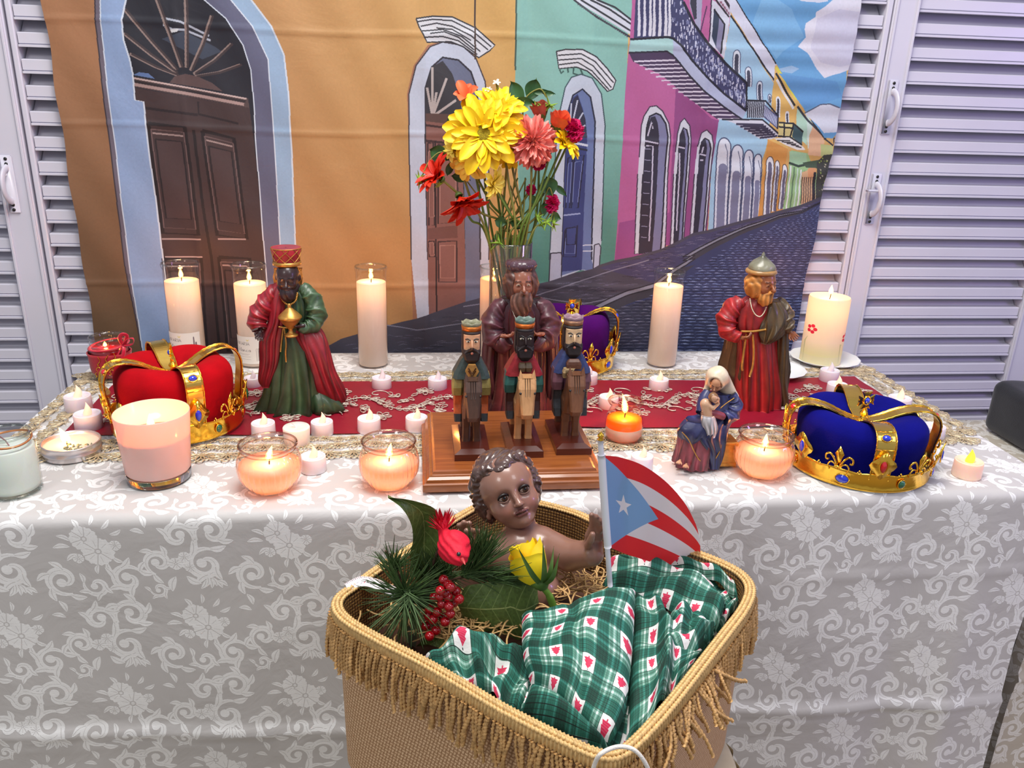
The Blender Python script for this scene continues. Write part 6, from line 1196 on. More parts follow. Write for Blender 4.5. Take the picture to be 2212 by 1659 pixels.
# ---- wooden plinth and the three carved riders
def wood(name, c, c2, rough=.3, coat=.4, sc_=(3, 40, 40)):
    mt = mat(name, c, rough, noise=.3, c2=c2, nscale=5, coat=coat); N = mt.node_tree.nodes; L = mt.node_tree.links
    nz = [n_ for n_ in N if n_.type == 'TEX_NOISE'][0]; tc = [n_ for n_ in N if n_.type == 'TEX_COORD'][0]; mp = N.new('ShaderNodeMapping'); mp.inputs['Scale'].default_value = sc_; L.new(tc.outputs['Object'], mp.inputs[0]); L.new(mp.outputs[0], nz.inputs[0]); nz.inputs['Distortion'].default_value = .6; return mt
W_oak = wood('varnished_oak', (168, 98, 46), (112, 56, 26), .3, .5); W_mah = wood('dark_red_wood', (96, 40, 26), (62, 24, 16), .3, .4)
FLp, FRp = onz(914, 1066), onz(1310, 1047); BLp, BRp = onz(921, 925), onz(1286, 905)
px0, px1, py0, py1 = (FLp[0] + BLp[0]) / 2 - .004, .250, FLp[1] - .006, (BLp[1] + BRp[1]) / 2
pl = thing('display_plinth', ((px0 + px1) / 2, (py0 + py1) / 2, TZ), 'rectangular varnished oak plinth with moulded edge carrying the wooden riders', 'plinth')
pz = zat(937, 1026, np.array([0, py0 + .012, 0])) - TZ; pz = float(np.clip(pz, .02, .05))
lev = [(0, .0), (0, pz * .42), (.0025, pz * .47), (.0045, pz * .47), (.0055, pz * .62), (.009, pz * .74), (.0095, pz * .80), (.0125, pz * .82), (.014, pz * .96), (.017, pz)]
V = []; 
for e, z in lev: V += [(px0 + e, py0 + e, TZ + .0045 + z), (px1 - e, py0 + e, TZ + .0045 + z), (px1 - e, py1 - e, TZ + .0045 + z), (px0 + e, py1 - e, TZ + .0045 + z)]
Fc = [tuple(q) for q in grid_faces(len(lev), 4, wrap_v=True)[:, ::-1]] + [(0, 1, 2, 3), tuple(range(len(V) - 4, len(V)))]
mesh('moulded_board', V, Fc, W_oak, pl, smooth=False); ZP = TZ + .0045 + pz
def carve(F, name, rows, mt, parent=None, cham=.3, smooth=False):
    """faceted carving; rows (py, xl, xr, dfront, dback) -> chamfered rectangular rings"""
    V = []; 
    for py, xl, xr, df, db in rows:
        c = F.P((xl + xr) / 2, py, (df + db) / 2 * 0); hx, z = (xr - xl) / 2 * F.s, c[2]; cx_ = c[0]; y0, y1 = F.Y - df * F.s, F.Y - db * F.s
        sft = F.P((xl + xr) / 2, py, (df + db) / 2); cx_, z = sft[0], sft[2]; k = cham * min(hx, (y1 - y0) / 2)
        V += [(cx_ - hx + k, y0, z), (cx_ + hx - k, y0, z), (cx_ + hx, y0 + k, z), (cx_ + hx, y1 - k, z), (cx_ + hx - k, y1, z), (cx_ - hx + k, y1, z), (cx_ - hx, y1 - k, z), (cx_ - hx, y0 + k, z)]
    n = len(rows); Fc = [tuple(q) for q in grid_faces(n, 8, wrap_v=True)[:, ::-1]] + [tuple(range(8)), tuple(range((n - 1) * 8, n * 8))[::-1]]
    return mesh(name, V, Fc, mt, parent or F.root, smooth)
def rider(px, pybase, crown_y, hc, hc2, cape, sleeve_c, leg_c, skin, beard_c, crown_c, crown_b, label, gift, bx):
    """px = centre line, pybase = where the front hooves meet the block"""
    F = Fig(px, pybase - 14, 'carved_rider', label, 'figurine', 'carved wooden kings on horseback', z=ZP + .014); F.s *= .955; U = F.s; dy = pybase - 950
    H = wood('carved_' + label.split()[2] + '_horse_wood', hc, hc2, .45, .1, (30, 30, 6)); pc_ = lambda c, r=.5: mat('carved_paint', c, r, noise=.2, nscale=150, bump=.15, bscale=300)
    fy = F.Y - 40 * U; b0 = Acc(); fx = F.P(bx, 990, 0)[0]
    lev = [(0, 0), (0, .0095), (.009, .0140)]; V = []; w_ = 39 * U; yb0, yb1 = F.Y - 84 * U, F.Y + 84 * U; cx_ = F.P(px, pybase, 0)[0] + .001
    yb1 = min(yb1, py1 - .006)
    for e, z in lev: V += [(cx_ - w_ + e, yb0 + e, ZP + z), (cx_ + w_ - e, yb0 + e, ZP + z), (cx_ + w_ - e, yb1 - e, ZP + z), (cx_ - w_ + e, yb1 - e, ZP + z)]
    mesh('base_block', V, [tuple(q) for q in grid_faces(3, 4, wrap_v=True)[:, ::-1]] + [(0, 1, 2, 3), (8, 9, 10, 11)], W_mah, F.root, smooth=False)
    zz = lambda d: F.P(px, 900, d)
    # horse: four legs, barrel, neck and drooping head
    hz = ZP + .0135; X0 = cx_
    def ring(cx_, y0, y1, hw, z, k=.3): kk = k * min(hw, (y1 - y0) / 2); return [(cx_ - hw + kk, y0, z), (cx_ + hw - kk, y0, z), (cx_ + hw, y0 + kk, z), (cx_ + hw, y1 - kk, z), (cx_ + hw - kk, y1, z), (cx_ - hw + kk, y1, z), (cx_ - hw, y1 - kk, z), (cx_ - hw, y0 + kk, z)]
    def loft(name, rings, mt, parent=None):
        V = sum(rings, []); n = len(rings); return mesh(name, V, [tuple(q) for q in grid_faces(n, 8, wrap_v=True)[:, ::-1]] + [tuple(range(8)), tuple(range((n - 1) * 8, n * 8))[::-1]], mt, parent or F.root, smooth=False)
    yf, yr = F.Y - 22 * U, F.Y + 62 * U
    hr = loft('horse_barrel', [ring(X0, yf - 12 * U, yr + 14 * U, 15 * U, hz + 54 * U), ring(X0, yf - 18 * U, yr + 20 * U, 21 * U, hz + 66 * U), ring(X0, yf - 20 * U, yr + 20 * U, 22 * U, hz + 88 * U), ring(X0, yf - 16 * U, yr + 14 * U, 17 * U, hz + 106 * U)], H)
    for sx in (-1, 1):
        for yy in (yf, yr):
            loft('leg', [ring(X0 + sx * 12 * U, yy - 9 * U, yy + 7 * U, 8.5 * U, hz), ring(X0 + sx * 12 * U, yy - 8 * U, yy + 6 * U, 7.5 * U, hz + 8 * U), ring(X0 + sx * 11.5 * U, yy - 8 * U, yy + 8 * U, 7.5 * U, hz + 34 * U), ring(X0 + sx * 11 * U, yy - 12 * U, yy + 12 * U, 10 * U, hz + 62 * U)], H, hr)
    loft('horse_neck', [ring(X0, yf - 26 * U, yf + 14 * U, 21 * U, hz + 62 * U), ring(X0, yf - 34 * U, yf + 6 * U, 20 * U, hz + 92 * U), ring(X0, yf - 42 * U, yf - 6 * U, 18 * U, hz + 130 * U), ring(X0, yf - 44 * U, yf - 14 * U, 15 * U, hz + 156 * U)], H, hr)
    Hh = wood('carved_' + label.split()[2] + '_head_wood', tuple(min(255, int(v * 1.12 + 6)) for v in hc), hc2, .45, .1, (30, 30, 6))
    hx = loft('horse_head', [ring(X0, yf - 58 * U, yf - 40 * U, 11 * U, hz + 68 * U), ring(X0, yf - 66 * U, yf - 38 * U, 13 * U, hz + 80 * U), ring(X0, yf - 60 * U, yf - 36 * U, 15 * U, hz + 106 * U), ring(X0, yf - 54 * U, yf - 30 * U, 19 * U, hz + 134 * U), ring(X0, yf - 44 * U, yf - 24 * U, 19 * U, hz + 154 * U)], Hh, hr)
    for sx in (-1, 1):
        V = [(X0 + sx * 7 * U, yf - 44 * U, hz + 152 * U), (X0 + sx * 19 * U, yf - 44 * U, hz + 152 * U), (X0 + sx * 18 * U, yf - 28 * U, hz + 152 * U), (X0 + sx * 8 * U, yf - 28 * U, hz + 152 * U), (X0 + sx * 15 * U, yf - 38 * U, hz + 174 * U)]
        mesh('ear', V, [(0, 1, 4), (1, 2, 4), (2, 3, 4), (3, 0, 4), (3, 2, 1, 0)], Hh, hr, smooth=False)
        v, f = lathe((X0 + sx * 15.5 * U, yf - 56.5 * U, hz + 126 * U), [(.0001, 1.5 * U), (2.6 * U, .5 * U), (2.8 * U, -.5 * U)], 8, axis=(sx * .3, -1, .1)); mesh('eye', v, f, M_dark, hr)
    a = Acc()
    for k in range(3): a.add(*tube([(X0 + (k - 1) * 5 * U, yf - 44 * U, hz + 156 * U), (X0 + (k - 1) * 5 * U, yf - 54.4 * U, hz + 134 * U), (X0 + (k - 1) * 4.6 * U, yf - 57.5 * U, hz + 120 * U)], .8 * U, 5))
    a.build('forelock', pc_(tuple(int(v * .55) for v in hc)), hr)
    # rider
    ry = F.Y + 6 * U; tz_ = hz + 104 * U
    SL, LG, BT = pc_(sleeve_c), pc_(leg_c), pc_((34, 36, 40))
    for sx in (-1, 1):
        loft('leg', [ring(X0 + sx * 29 * U, ry - 22 * U, ry + 10 * U, 9 * U, hz + 62 * U), ring(X0 + sx * 29 * U, ry - 16 * U, ry + 10 * U, 9.5 * U, hz + 82 * U), ring(X0 + sx * 27 * U, ry - 16 * U, ry + 14 * U, 11 * U, hz + 112 * U)], LG)
        loft('boot', [ring(X0 + sx * 29 * U, ry - 30 * U, ry + 8 * U, 8 * U, hz + 46 * U), ring(X0 + sx * 29 * U, ry - 24 * U, ry + 8 * U, 8.5 * U, hz + 62 * U)], BT)
        loft('sleeve', [ring(X0 + sx * 31 * U, ry - 24 * U, ry + 12 * U, 11 * U, hz + 106 * U), ring(X0 + sx * 31 * U, ry - 26 * U, ry + 12 * U, 12 * U, hz + 124 * U), ring(X0 + sx * 28 * U, ry - 18 * U, ry + 12 * U, 12 * U, hz + 152 * U)], SL)
    loft('tunic', [ring(X0, ry - 18 * U, ry + 24 * U, 22 * U, tz_), ring(X0, ry - 18 * U, ry + 22 * U, 24 * U, tz_ + 50 * U)], SL)
    loft('cape', [ring(X0, ry - 26 * U, ry + 34 * U, 41 * U, hz + 144 * U), ring(X0, ry - 24 * U, ry + 32 * U, 39 * U, hz + 152 * U), ring(X0, ry - 18 * U, ry + 24 * U, 24 * U, hz + 182 * U), ring(X0, ry - 12 * U, ry + 18 * U, 13 * U, hz + 196 * U)], pc_(cape))
    HZ = hz + 186 * U; hair = loft('hood', [ring(X0, ry - 8 * U, ry + 20 * U, 17 * U, HZ), ring(X0, ry - 10 * U, ry + 22 * U, 21 * U, HZ + 14 * U), ring(X0, ry - 10 * U, ry + 22 * U, 20 * U, HZ + 54 * U), ring(X0, ry - 8 * U, ry + 18 * U, 18 * U, HZ + 62 * U)], pc_(beard_c), None)
    hd = loft('head', [ring(X0, ry - 20 * U, ry + 6 * U, 14 * U, HZ + 4 * U), ring(X0, ry - 22 * U, ry + 6 * U, 17 * U, HZ + 22 * U), ring(X0, ry - 21 * U, ry + 6 * U, 17.5 * U, HZ + 56 * U)], pc_(skin))
    mesh('nose', [(X0 - 2.5 * U, ry - 21 * U, HZ + 46 * U), (X0 + 2.5 * U, ry - 21 * U, HZ + 46 * U), (X0 + 4.5 * U, ry - 21 * U, HZ + 29 * U), (X0 - 4.5 * U, ry - 21 * U, HZ + 29 * U), (X0, ry - 29 * U, HZ + 31 * U)], [(0, 1, 4), (1, 2, 4), (2, 3, 4), (3, 0, 4)], pc_(skin), hd, smooth=False)
    for sx in (-1, 1):
        v, f = lathe((0, 0, 0), [(.0001, 1.2 * U), (.8, .8 * U), (1, 0)], 12); v = np.array(v); ez = HZ + 42 * U; mesh('eye', np.stack([X0 + sx * 8.5 * U + v[:, 0] * 4.6 * U, ry - 21.3 * U - v[:, 2], ez + v[:, 1] * 2.4 * U], -1), f, pc_((226, 214, 190)), hd)
        mesh('pupil', np.stack([X0 + sx * 8 * U + v[:, 0] * 1.9 * U, ry - 22.2 * U - v[:, 2], ez + v[:, 1] * 2.1 * U], -1), f, M_dark, hd)
        mesh('eyebrow', *tube([(X0 + sx * 3.5 * U, ry - 22 * U, HZ + 45.5 * U), (X0 + sx * 9 * U, ry - 22 * U, HZ + 49 * U), (X0 + sx * 14.5 * U, ry - 21 * U, HZ + 47.5 * U)], 1.2 * U, 6), M_dark, hd)
    BD = pc_(beard_c)
    loft('beard', [ring(X0, ry - 22 * U, ry + 2 * U, 8 * U, HZ - 8 * U), ring(X0, ry - 28 * U, ry + 2 * U, 16 * U, HZ + 2 * U), ring(X0, ry - 27 * U, ry + 2 * U, 19 * U, HZ + 16 * U), ring(X0, ry - 24 * U, ry + 2 * U, 19 * U, HZ + 24 * U)], BD, hd)
    for sx in (-1, 1): mesh('moustache', *tube([(X0 + sx * 1 * U, ry - 28 * U, HZ + 27 * U), (X0 + sx * 8 * U, ry - 28 * U, HZ + 24 * U), (X0 + sx * 15 * U, ry - 25 * U, HZ + 17 * U)], [3.4 * U, 3.6 * U, 1.6 * U], 7), BD, hd)
    mesh('mouth', *lathe((X0, ry - 28.4 * U, HZ + 18 * U), [(.0001, 1.4 * U), (3 * U, .4 * U), (3.2 * U, -.6 * U)], 10, axis=(0, -1, 0)), pc_((196, 120, 100)), hd)
    cz = HZ + 58 * U; n_ = 24; V = []
    for i in range(n_):
        a_ = i / n_ * 2 * PI; zg = 5 * U * (1 if i % 4 == 0 else (.2 if i % 4 == 2 else .55))
        for r_, z in ((17, 4), (19, 4), (21.5, 18), (22, 20 + zg / U), (19.5, 20 + zg / U), (17, 14)): V.append((X0 + r_ * U * math.cos(a_), ry + 2 * U + r_ * U * math.sin(a_) * .86, cz + z * U))
    mesh('crown', V, grid_faces(n_, 6, True, True), pc_(crown_c, .4), F.root, smooth=False)
    mesh('crown_band', *lathe((X0, ry + 2 * U, cz), [(18 * U, 4 * U), (20.6 * U, 4 * U), (22.2 * U, 15 * U), (20 * U, 15 * U)], 24, wave=lambda z, a_: 1 - .0 * a_), mat('copper_band', crown_b, .35, .6, noise=.2, nscale=100), F.root)
    mesh('hat_brim', *lathe((X0, ry + 2 * U, cz), [(16 * U, -5 * U), (21 * U, -5 * U), (21.5 * U, 4 * U), (16 * U, 4.5 * U)], 24), BD, F.root); mesh('crown_top', *lathe((X0, ry + 2 * U, cz + 12 * U), [(20 * U, 0), (.0001, 1 * U)], 24), pc_(crown_c), F.root)
    gy = ry - 32 * U; gz = hz + 166 * U
    if gift == 'shield':
        P2 = [(-15, 0), (-8, 15), (8, 15), (15, 0), (6, -16), (-6, -16)]; V = [(X0 + x * U, gy - 6 * U, gz + z * U) for x, z in P2] + [(X0 + x * U * .9, gy + 8 * U, gz + z * U * .9) for x, z in P2]
        g_ = mesh('gift', V, [tuple(range(6))[::-1], tuple(range(6, 12))] + [(i, (i + 1) % 6, 6 + (i + 1) % 6, 6 + i) for i in range(6)], pc_((168, 122, 62)), F.root, smooth=False)
        a = Acc()
        for k in (0, 1): a.add(*tube([(X0 - 8 * U, gy - 7 * U, gz + (8 - k * 6) * U), (X0, gy - 7 * U, gz - (4 + k * 6) * U), (X0 + 8 * U, gy - 7 * U, gz + (8 - k * 6) * U)], 1.1 * U, 5))
        a.build('gift_carving', pc_((84, 40, 24)), g_)
    elif gift == 'hands':
        for sx in (-1, 1): loft('hand', [ring(X0 + sx * 7 * U, gy - 6 * U, gy + 12 * U, 6 * U, gz - 8 * U), ring(X0 + sx * 7 * U, gy - 8 * U, gy + 10 * U, 8 * U, gz + 2 * U), ring(X0 + sx * 7 * U, gy - 4 * U, gy + 8 * U, 6 * U, gz + 10 * U)], pc_((70, 56, 40)))
    else:
        loft('gift', [ring(X0, gy - 6 * U, gy + 10 * U, 16 * U, gz - 8 * U, .1), ring(X0, gy - 6 * U, gy + 10 * U, 16 * U, gz + 2 * U, .1), ring(X0, gy - 5 * U, gy + 9 * U, 14 * U, gz + 8 * U), ring(X0, gy, gy + 4 * U, 10 * U, gz + 13 * U)], pc_((92, 56, 40)))
        g_ = loft('hand', [ring(X0 - 16 * U, gy - 12 * U, gy + 6 * U, 8 * U, gz - 26 * U), ring(X0 - 14 * U, gy - 14 * U, gy + 4 * U, 11 * U, gz - 14 * U), ring(X0 - 10 * U, gy - 10 * U, gy + 4 * U, 12 * U, gz - 6 * U)], pc_((150, 126, 88)))
        a = Acc()
        for k in range(3): a.add(*tube([(X0 - 20 * U, gy - 14 * U, gz - (9 + k * 4) * U), (X0 - 4 * U, gy - 14 * U, gz - (7 + k * 5) * U)], 1.0 * U, 5))
        a.build('finger_grooves', pc_((90, 70, 48)), g_)
    return F
rider(1014, 956, 0, (84, 56, 42), (44, 32, 28), (52, 66, 64), (132, 118, 64), (176, 84, 40), (214, 160, 122), (44, 30, 28), (136, 134, 108), (190, 106, 40), 'carved wooden dark-brown horse rider in slate cape and orange leggings, leftmost', 'shield', 1014)
rider(1124, 950, 0, (196, 150, 104), (160, 112, 70), (136, 28, 36), (36, 84, 78), (62, 28, 26), (44, 28, 28), (34, 24, 26), (96, 116, 106), (200, 104, 40), 'carved wooden pale-cream horse rider with dark face and red cape, middle', 'hands', 1124)
rider(1224, 944, 0, (112, 72, 46), (84, 50, 32), (46, 58, 102), (104, 66, 78), (56, 60, 66), (212, 176, 136), (40, 32, 32), (150, 120, 130), (150, 110, 84), 'carved wooden chestnut-brown horse rider in blue cape with gift box, rightmost', 'box', 1224)
# ------------------------------------------------------------------ manger basket, doll and what lies in it
ZR = TZ + .022
rim_px = [(1169, 1088), (1242, 1108), (1295, 1130), (1400, 1160), (1507, 1196), (1570, 1222), (1606, 1246), (1620, 1275), (1606, 1315), (1565, 1370), (1525, 1422), (1480, 1480), (1438, 1532), (1390, 1585), (1351, 1620), (1318, 1632), (1280, 1624), (1221, 1598), (1091, 1532), (1000, 1478), (917, 1430), (808, 1374), (752, 1340), (730, 1314), (736, 1290), (768, 1266), (820, 1228), (887, 1185), (940, 1150), (990, 1118), (1040, 1092), (1100, 1080)]
RIM = resample(catmull(np.array([onz(x, y, ZR) for x, y in rim_px]), 6, True), 320, True)
BC = RIM.mean(0); T_ = np.roll(RIM, -1, 0) - np.roll(RIM, 1, 0); T_ /= np.linalg.norm(T_, axis=1)[:, None]; N_ = np.cross(T_, [0, 0, 1.0]); N_ *= np.sign(np.sum(N_ * (RIM - BC), 1))[:, None]
def weave(name, c_hi, c_lo, n=8, px=16, diag=False):
    S_ = n * px; y, x = np.mgrid[0:S_, 0:S_]; cx_, cy_ = x // px, y // px; fx_, fy_ = (x % px) / px - .5, (y % px) / px - .5; over = (cx_ + cy_) % 2 == 0
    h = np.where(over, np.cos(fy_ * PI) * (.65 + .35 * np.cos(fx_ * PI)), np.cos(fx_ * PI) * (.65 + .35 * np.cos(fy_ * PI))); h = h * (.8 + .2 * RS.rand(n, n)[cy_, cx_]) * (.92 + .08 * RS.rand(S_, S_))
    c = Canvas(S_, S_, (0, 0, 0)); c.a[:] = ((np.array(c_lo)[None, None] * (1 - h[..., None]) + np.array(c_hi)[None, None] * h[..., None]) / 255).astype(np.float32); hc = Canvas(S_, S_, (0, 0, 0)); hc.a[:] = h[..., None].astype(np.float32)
    mt, N, L, b = nt(name); tx = N.new('ShaderNodeTexImage'); tx.image = c.image(name + '_colour'); th = N.new('ShaderNodeTexImage'); th.image = hc.image(name + '_height', True); tc = N.new('ShaderNodeTexCoord')
    for t_ in (tx, th): L.new(tc.outputs['UV'], t_.inputs[0])
    bp = N.new('ShaderNodeBump'); bp.inputs['Strength'].default_value = .9; bp.inputs['Distance'].default_value = .0012; L.new(th.outputs[0], bp.inputs['Height']); L.new(bp.outputs[0], b.inputs['Normal']); L.new(tx.outputs[0], b.inputs['Base Color']); b.inputs['Roughness'].default_value = .75; return mt
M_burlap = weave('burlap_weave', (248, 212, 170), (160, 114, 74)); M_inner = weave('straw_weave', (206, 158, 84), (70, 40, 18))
bk = thing('manger_basket', (BC[0], BC[1], ZR - .190), 'burlap manger basket trimmed with gold braid and fringe, before the altar', 'basket')
s_len = np.r_[0, np.cumsum(np.linalg.norm(np.diff(np.vstack([RIM, RIM[:1]]), axis=0), axis=1))]
def wall(name, off, z0, z1, nz, mt, flip):
    V = []; U = []; n = len(RIM)
    for i in range(n + 1):
        k = i % n
        for j in range(nz):
            t_ = j / (nz - 1); z = z0 + (z1 - z0) * t_; tp = .012 * (ZR - z) / .185; q = RIM[k] + N_[k] * off + (BC - RIM[k]) * tp * np.array([1, 1, 0]); V.append((q[0], q[1], z)); U.append((s_len[i] / .031 + (z * 9 if name == 'woven_side' else 0), z / .031))
    Fc = grid_faces(n + 1, nz); return mesh(name, V, Fc[:, ::-1] if flip else Fc, mt, bk, uv=np.array(U))
wall('woven_side', .0, ZR - .002, ZR - .190, 14, M_burlap, False); wall('woven_lining', -.006, ZR - .002, ZR - .184, 10, M_inner, True)
Vb = [tuple(RIM[k] + (BC - RIM[k]) * .0135 * np.array([1, 1, 0]) - [0, 0, .1895]) for k in range(0, 320, 4)]; mesh('bottom', Vb + [(v[0], v[1], v[2] + .004) for v in Vb], [tuple(range(80)), tuple(range(80, 160))[::-1]], M_burlap, bk, uv=np.array([(v[0] * 48, v[1] * 48) for v in Vb] * 2))
M_braid = mat('gold_braid', (214, 176, 116), .5, .15, noise=.25, nscale=260); M_cordg = mat('gold_fringe_cord', (206, 162, 104), .5, .15, noise=.3, nscale=200)
RC = np.vstack([RIM, RIM[:1]]); NC = np.vstack([N_, N_[:1]])
def ringcord(off, dz, r, tw, k=3):
    P = resample(catmull(RC + NC * off + [0, 0, dz], 3), 1500); t_ = np.arange(1500) / 1500.0; return tube(P, r, 8, wave=lambda t, a: 1 + .30 * np.cos(a * 1 + t * tw * 2 * PI) * 1.0, caps=False)
a = Acc()
for off, dz, r in ((-.0034, .0, .0019), (.0002, .0012, .0022), (.0040, .0, .0021)): a.add(*ringcord(off, dz, r, 330))
br = a.build('braid', M_braid, bk); tag(br, kind='stuff')
# stitched header band and the fringe cords under it
n = 1400; P = resample(RC, n); Nn = resample(NC, n); V = []
for i in range(n):
    st_ = .0009 * (1 if i % 4 < 2 else -1)
    for dz, o_ in ((.001, .0045), (-.003, .0062), (-.007, .0066), (-.011, .0056)): V.append(P[i] + nrm(Nn[i]) * (o_ + st_) + [0, 0, dz])
mesh('stitched_header', np.array(V), grid_faces(n, 4)[:, ::-1], M_braid, bk)
a = Acc(); nf = 290; Q = resample(RC[:-1], nf, True); Qn = resample(np.hstack([N_, N_]), nf, True)[:, :3]
for i in range(nf):
    q, nn = Q[i], nrm(Qn[i]); pxx = (RW.T @ (q - CAM)); u_ = CC[0] + FOC * pxx[0] / pxx[2]; v_ = CC[1] + FOC * pxx[1] / pxx[2]
    tang = 1430 < u_ < 1560 and v_ > 1400; L0 = .034 + .014 * RS.rand(); tt = np.array([-nn[1], nn[0], 0]); sw = RS.randn() * .0045; m_ = 15; t_ = np.linspace(0, 1, m_)
    out = .0070 + .004 * np.sin(t_ * 2) + (RS.rand() * .022 * t_ if tang else 0); lat = sw * t_ + .0012 * np.sin(t_ * 6 + RS.rand() * 6) + (RS.randn() * .016 * t_ ** 1.5 if tang else 0); dz = -.010 - L0 * t_ * (1 - (.4 * RS.rand() if tang else 0))
    P = q + nn * np.asarray(out)[:, None] * np.ones((m_, 1)) + tt * np.asarray(lat)[:, None]; P[:, 2] = q[2] + dz; P = resample(P, 30)
    a.add(*tube(P, .0017 * (1 + .15 * RS.randn()), 7, wave=lambda t, a_: 1 + .42 * np.cos(a_ + t * 2 * PI * 11)))
tag(a.build('fringe', M_cordg, bk), kind='stuff')
# white cord loop over the front corner
yc = RIM[:, 1].min() - .012
tag(mesh('white_cord', *tube(catmull(np.array([ony(x, y, yy) for x, y, yy in ((1272, 1700, yc), (1284, 1652, yc), (1300, 1627, yc - .002), (1335, 1613, yc + .004), (1368, 1619, yc + .002), (1392, 1645, yc), (1412, 1690, yc))]), 8), .0017, 8), mat('white_string', (232, 226, 216), .7, bump=.4, bscale=900), loc=ony(1335, 1613, yc)), 'thin white cord looped over the front corner of the basket', 'cord')
# stand with pleated skirt
sk = thing('basket_stand', (BC[0], BC[1], 0), 'round stand with pleated beige skirt carrying the basket', 'stand')
q_ = ony(1556, 1640, BC[1]); RSK = .165; SX, SY = q_[0] - RSK, BC[1] - .02; n = 720; V = []
for i in range(n):
    a_ = i / n * 2 * PI; w_ = RSK * (1 + .035 * (2 * abs(((a_ * 44 / (2 * PI)) % 1) - .5)) ** .6)
    for z, k in ((ZR - .196, .985), (.5, 1.0), (.3, 1.02), (.02, 1.05)): V.append((SX + w_ * k * math.cos(a_), SY + w_ * k * math.sin(a_), z))
mesh('pleated_skirt', V, grid_faces(n, 4, True)[:, ::-1], mat('beige_pleated_cloth', (206, 192, 164), .6, noise=.06, bump=.15, bscale=60), sk)
mesh('stand_top', *lathe((SX, SY, ZR - .2095), [(.0005, 0), (RSK * .99, 0), (RSK, .004), (RSK, .013), (RSK * .98, .0145), (.0005, .0148)], 64), bpy.data.materials['beige_pleated_cloth'], sk)
mesh('chrome_ring', *tube([(SX + (RSK + .012) * math.cos(t_), SY + (RSK + .012) * math.sin(t_), ZR - .226) for t_ in np.linspace(0, 2 * PI, 80)], .0025, 8), M_tin, sk)
# straw
M_straw = mat('shredded_straw', (214, 172, 112), .6, noise=.25, nscale=100); a = Acc()
for k in range(280):
    cx_, cy_ = (1000, 1330) if k % 3 else (1245, 1262); c = onz(cx_ + RS.randn() * 75, cy_ + RS.randn() * 30, ZR - .034 + .014 * RS.rand())
    if k % 3 == 0: c = onz(1245 + RS.randn() * 42, 1262 + RS.randn() * 20, ZR - .026 + .014 * RS.rand())
    th = RS.rand() * 2 * PI; cu = RS.randn() * 1.6; t_ = np.linspace(-1, 1, 6) * .016; pts = c + np.stack([t_ * math.cos(th) - cu * 20 * t_ ** 2 * math.sin(th), t_ * math.sin(th) + cu * 20 * t_ ** 2 * math.cos(th), .002 * np.sin(t_ * 200 + k)], -1); a.add(*tube(pts, .0011, 4, flat=.35))
tag(a.build('straw_bedding', M_straw, None, loc=(BC[0], BC[1], ZR - .05)), 'shredded straw bedding inside the burlap basket', 'straw', None, 'stuff')
v_ = [tuple(RIM[k] * .0 + BC + (RIM[k] - BC) * .93 - [0, 0, .062]) for k in range(0, 320, 5)]; n = len(v_)
VV = v_ + [(BC[0] + (p[0] - BC[0]) * .5, BC[1] + (p[1] - BC[1]) * .5, p[2] + .012) for p in v_] + [(BC[0], BC[1], v_[0][2] + .014)]
mesh('padding', VV + [(p[0], p[1], ZR - .178) for p in v_], [(i, (i + 1) % n, n + (i + 1) % n, n + i) for i in range(n)] + [(n + i, n + (i + 1) % n, 2 * n) for i in range(n)] + [((i + 1) % n, i, 2 * n + 1 + i, 2 * n + 1 + (i + 1) % n) for i in range(n)], mat('brown_cushion', (78, 46, 28), .8, noise=.2, bump=.4, bscale=120), bk)
# ---- doll of the infant
M_skin = mat('glazed_brown_skin', (150, 108, 90), .3, noise=.05, nscale=30, coat=.35, vcol=True); bp = lambda x, y, yy: ony(x, y, yy)
HO = bp(1093, 1055, .800); su = mpp(HO); BU = 87 * su; HM = rotm(.10, -.42, -.34) * BU
bb = thing('infant_doll', bp(1130, 1215, .745), 'glazed brown infant doll with curly dark hair lying in the basket', 'doll')
def baby_sdf(P):
    d = s_ell(P, (0, .06, .16), (.70, .84, .82)); d = smin(d, s_ell(P, (0, -.24, .12), (.60, .60, .58)), .25); d = smin(d, s_ell(P, (0, -.18, -.50), (.50, .56, .46)), .3)
    for sg in (-1, 1): d = smin(d, s_ell(P, (sg * .29, -.44, -.42), (.29, .30, .27)), .20)
    d = smin(d, s_ell(P, (0, -.60, -.80), (.17, .17, .14)), .16); d = smin(d, s_ell(P, (0, -.35, -.80), (.30, .35, .16)), .2)
    for sg in (-1, 1): d = smax(d, -s_ell(P, (sg * .275, -.90, -.10), (.20, .17, .125)), .13)
    d = smin(d, s_cap(P, (0, -.78, .00), (0, -.93, -.34), .045, .075), .12); d = smin(d, s_ell(P, (0, -.94, -.36), (.085, .085, .07)), .06)
    for sg in (-1, 1): d = smin(d, s_ell(P, (sg * .085, -.87, -.375), (.055, .06, .045)), .04)
    d = smin(d, s_cap(P, (-.16, -.775, -.565), (-.03, -.855, -.535), .030, .040), .05); d = smin(d, s_cap(P, (.16, -.775, -.565), (.03, -.855, -.535), .030, .040), .05); d = smin(d, s_cap(P, (-.10, -.80, -.625), (.10, -.80, -.625), .045), .05)
    d = smax(d, -s_cap(P, (-.17, -.84, -.575), (0, -.90, -.580), .014), .018); d = smax(d, -s_cap(P, (.17, -.84, -.575), (0, -.90, -.580), .014), .018); d = smax(d, -s_cap(P, (0, -.88, -.44), (0, -.90, -.49), .018), .03)
    for sg in (-1, 1): d = smin(d, smax(s_ell(P, (sg * .66, .02, -.36), (.09, .12, .20)), -s_ell(P, (sg * .74, -.08, -.36), (.06, .06, .12)), .03), .05)
    return smin(d, s_cap(P, (0, .10, -.6), (.02, .10, -1.12), .36, .36), .16)
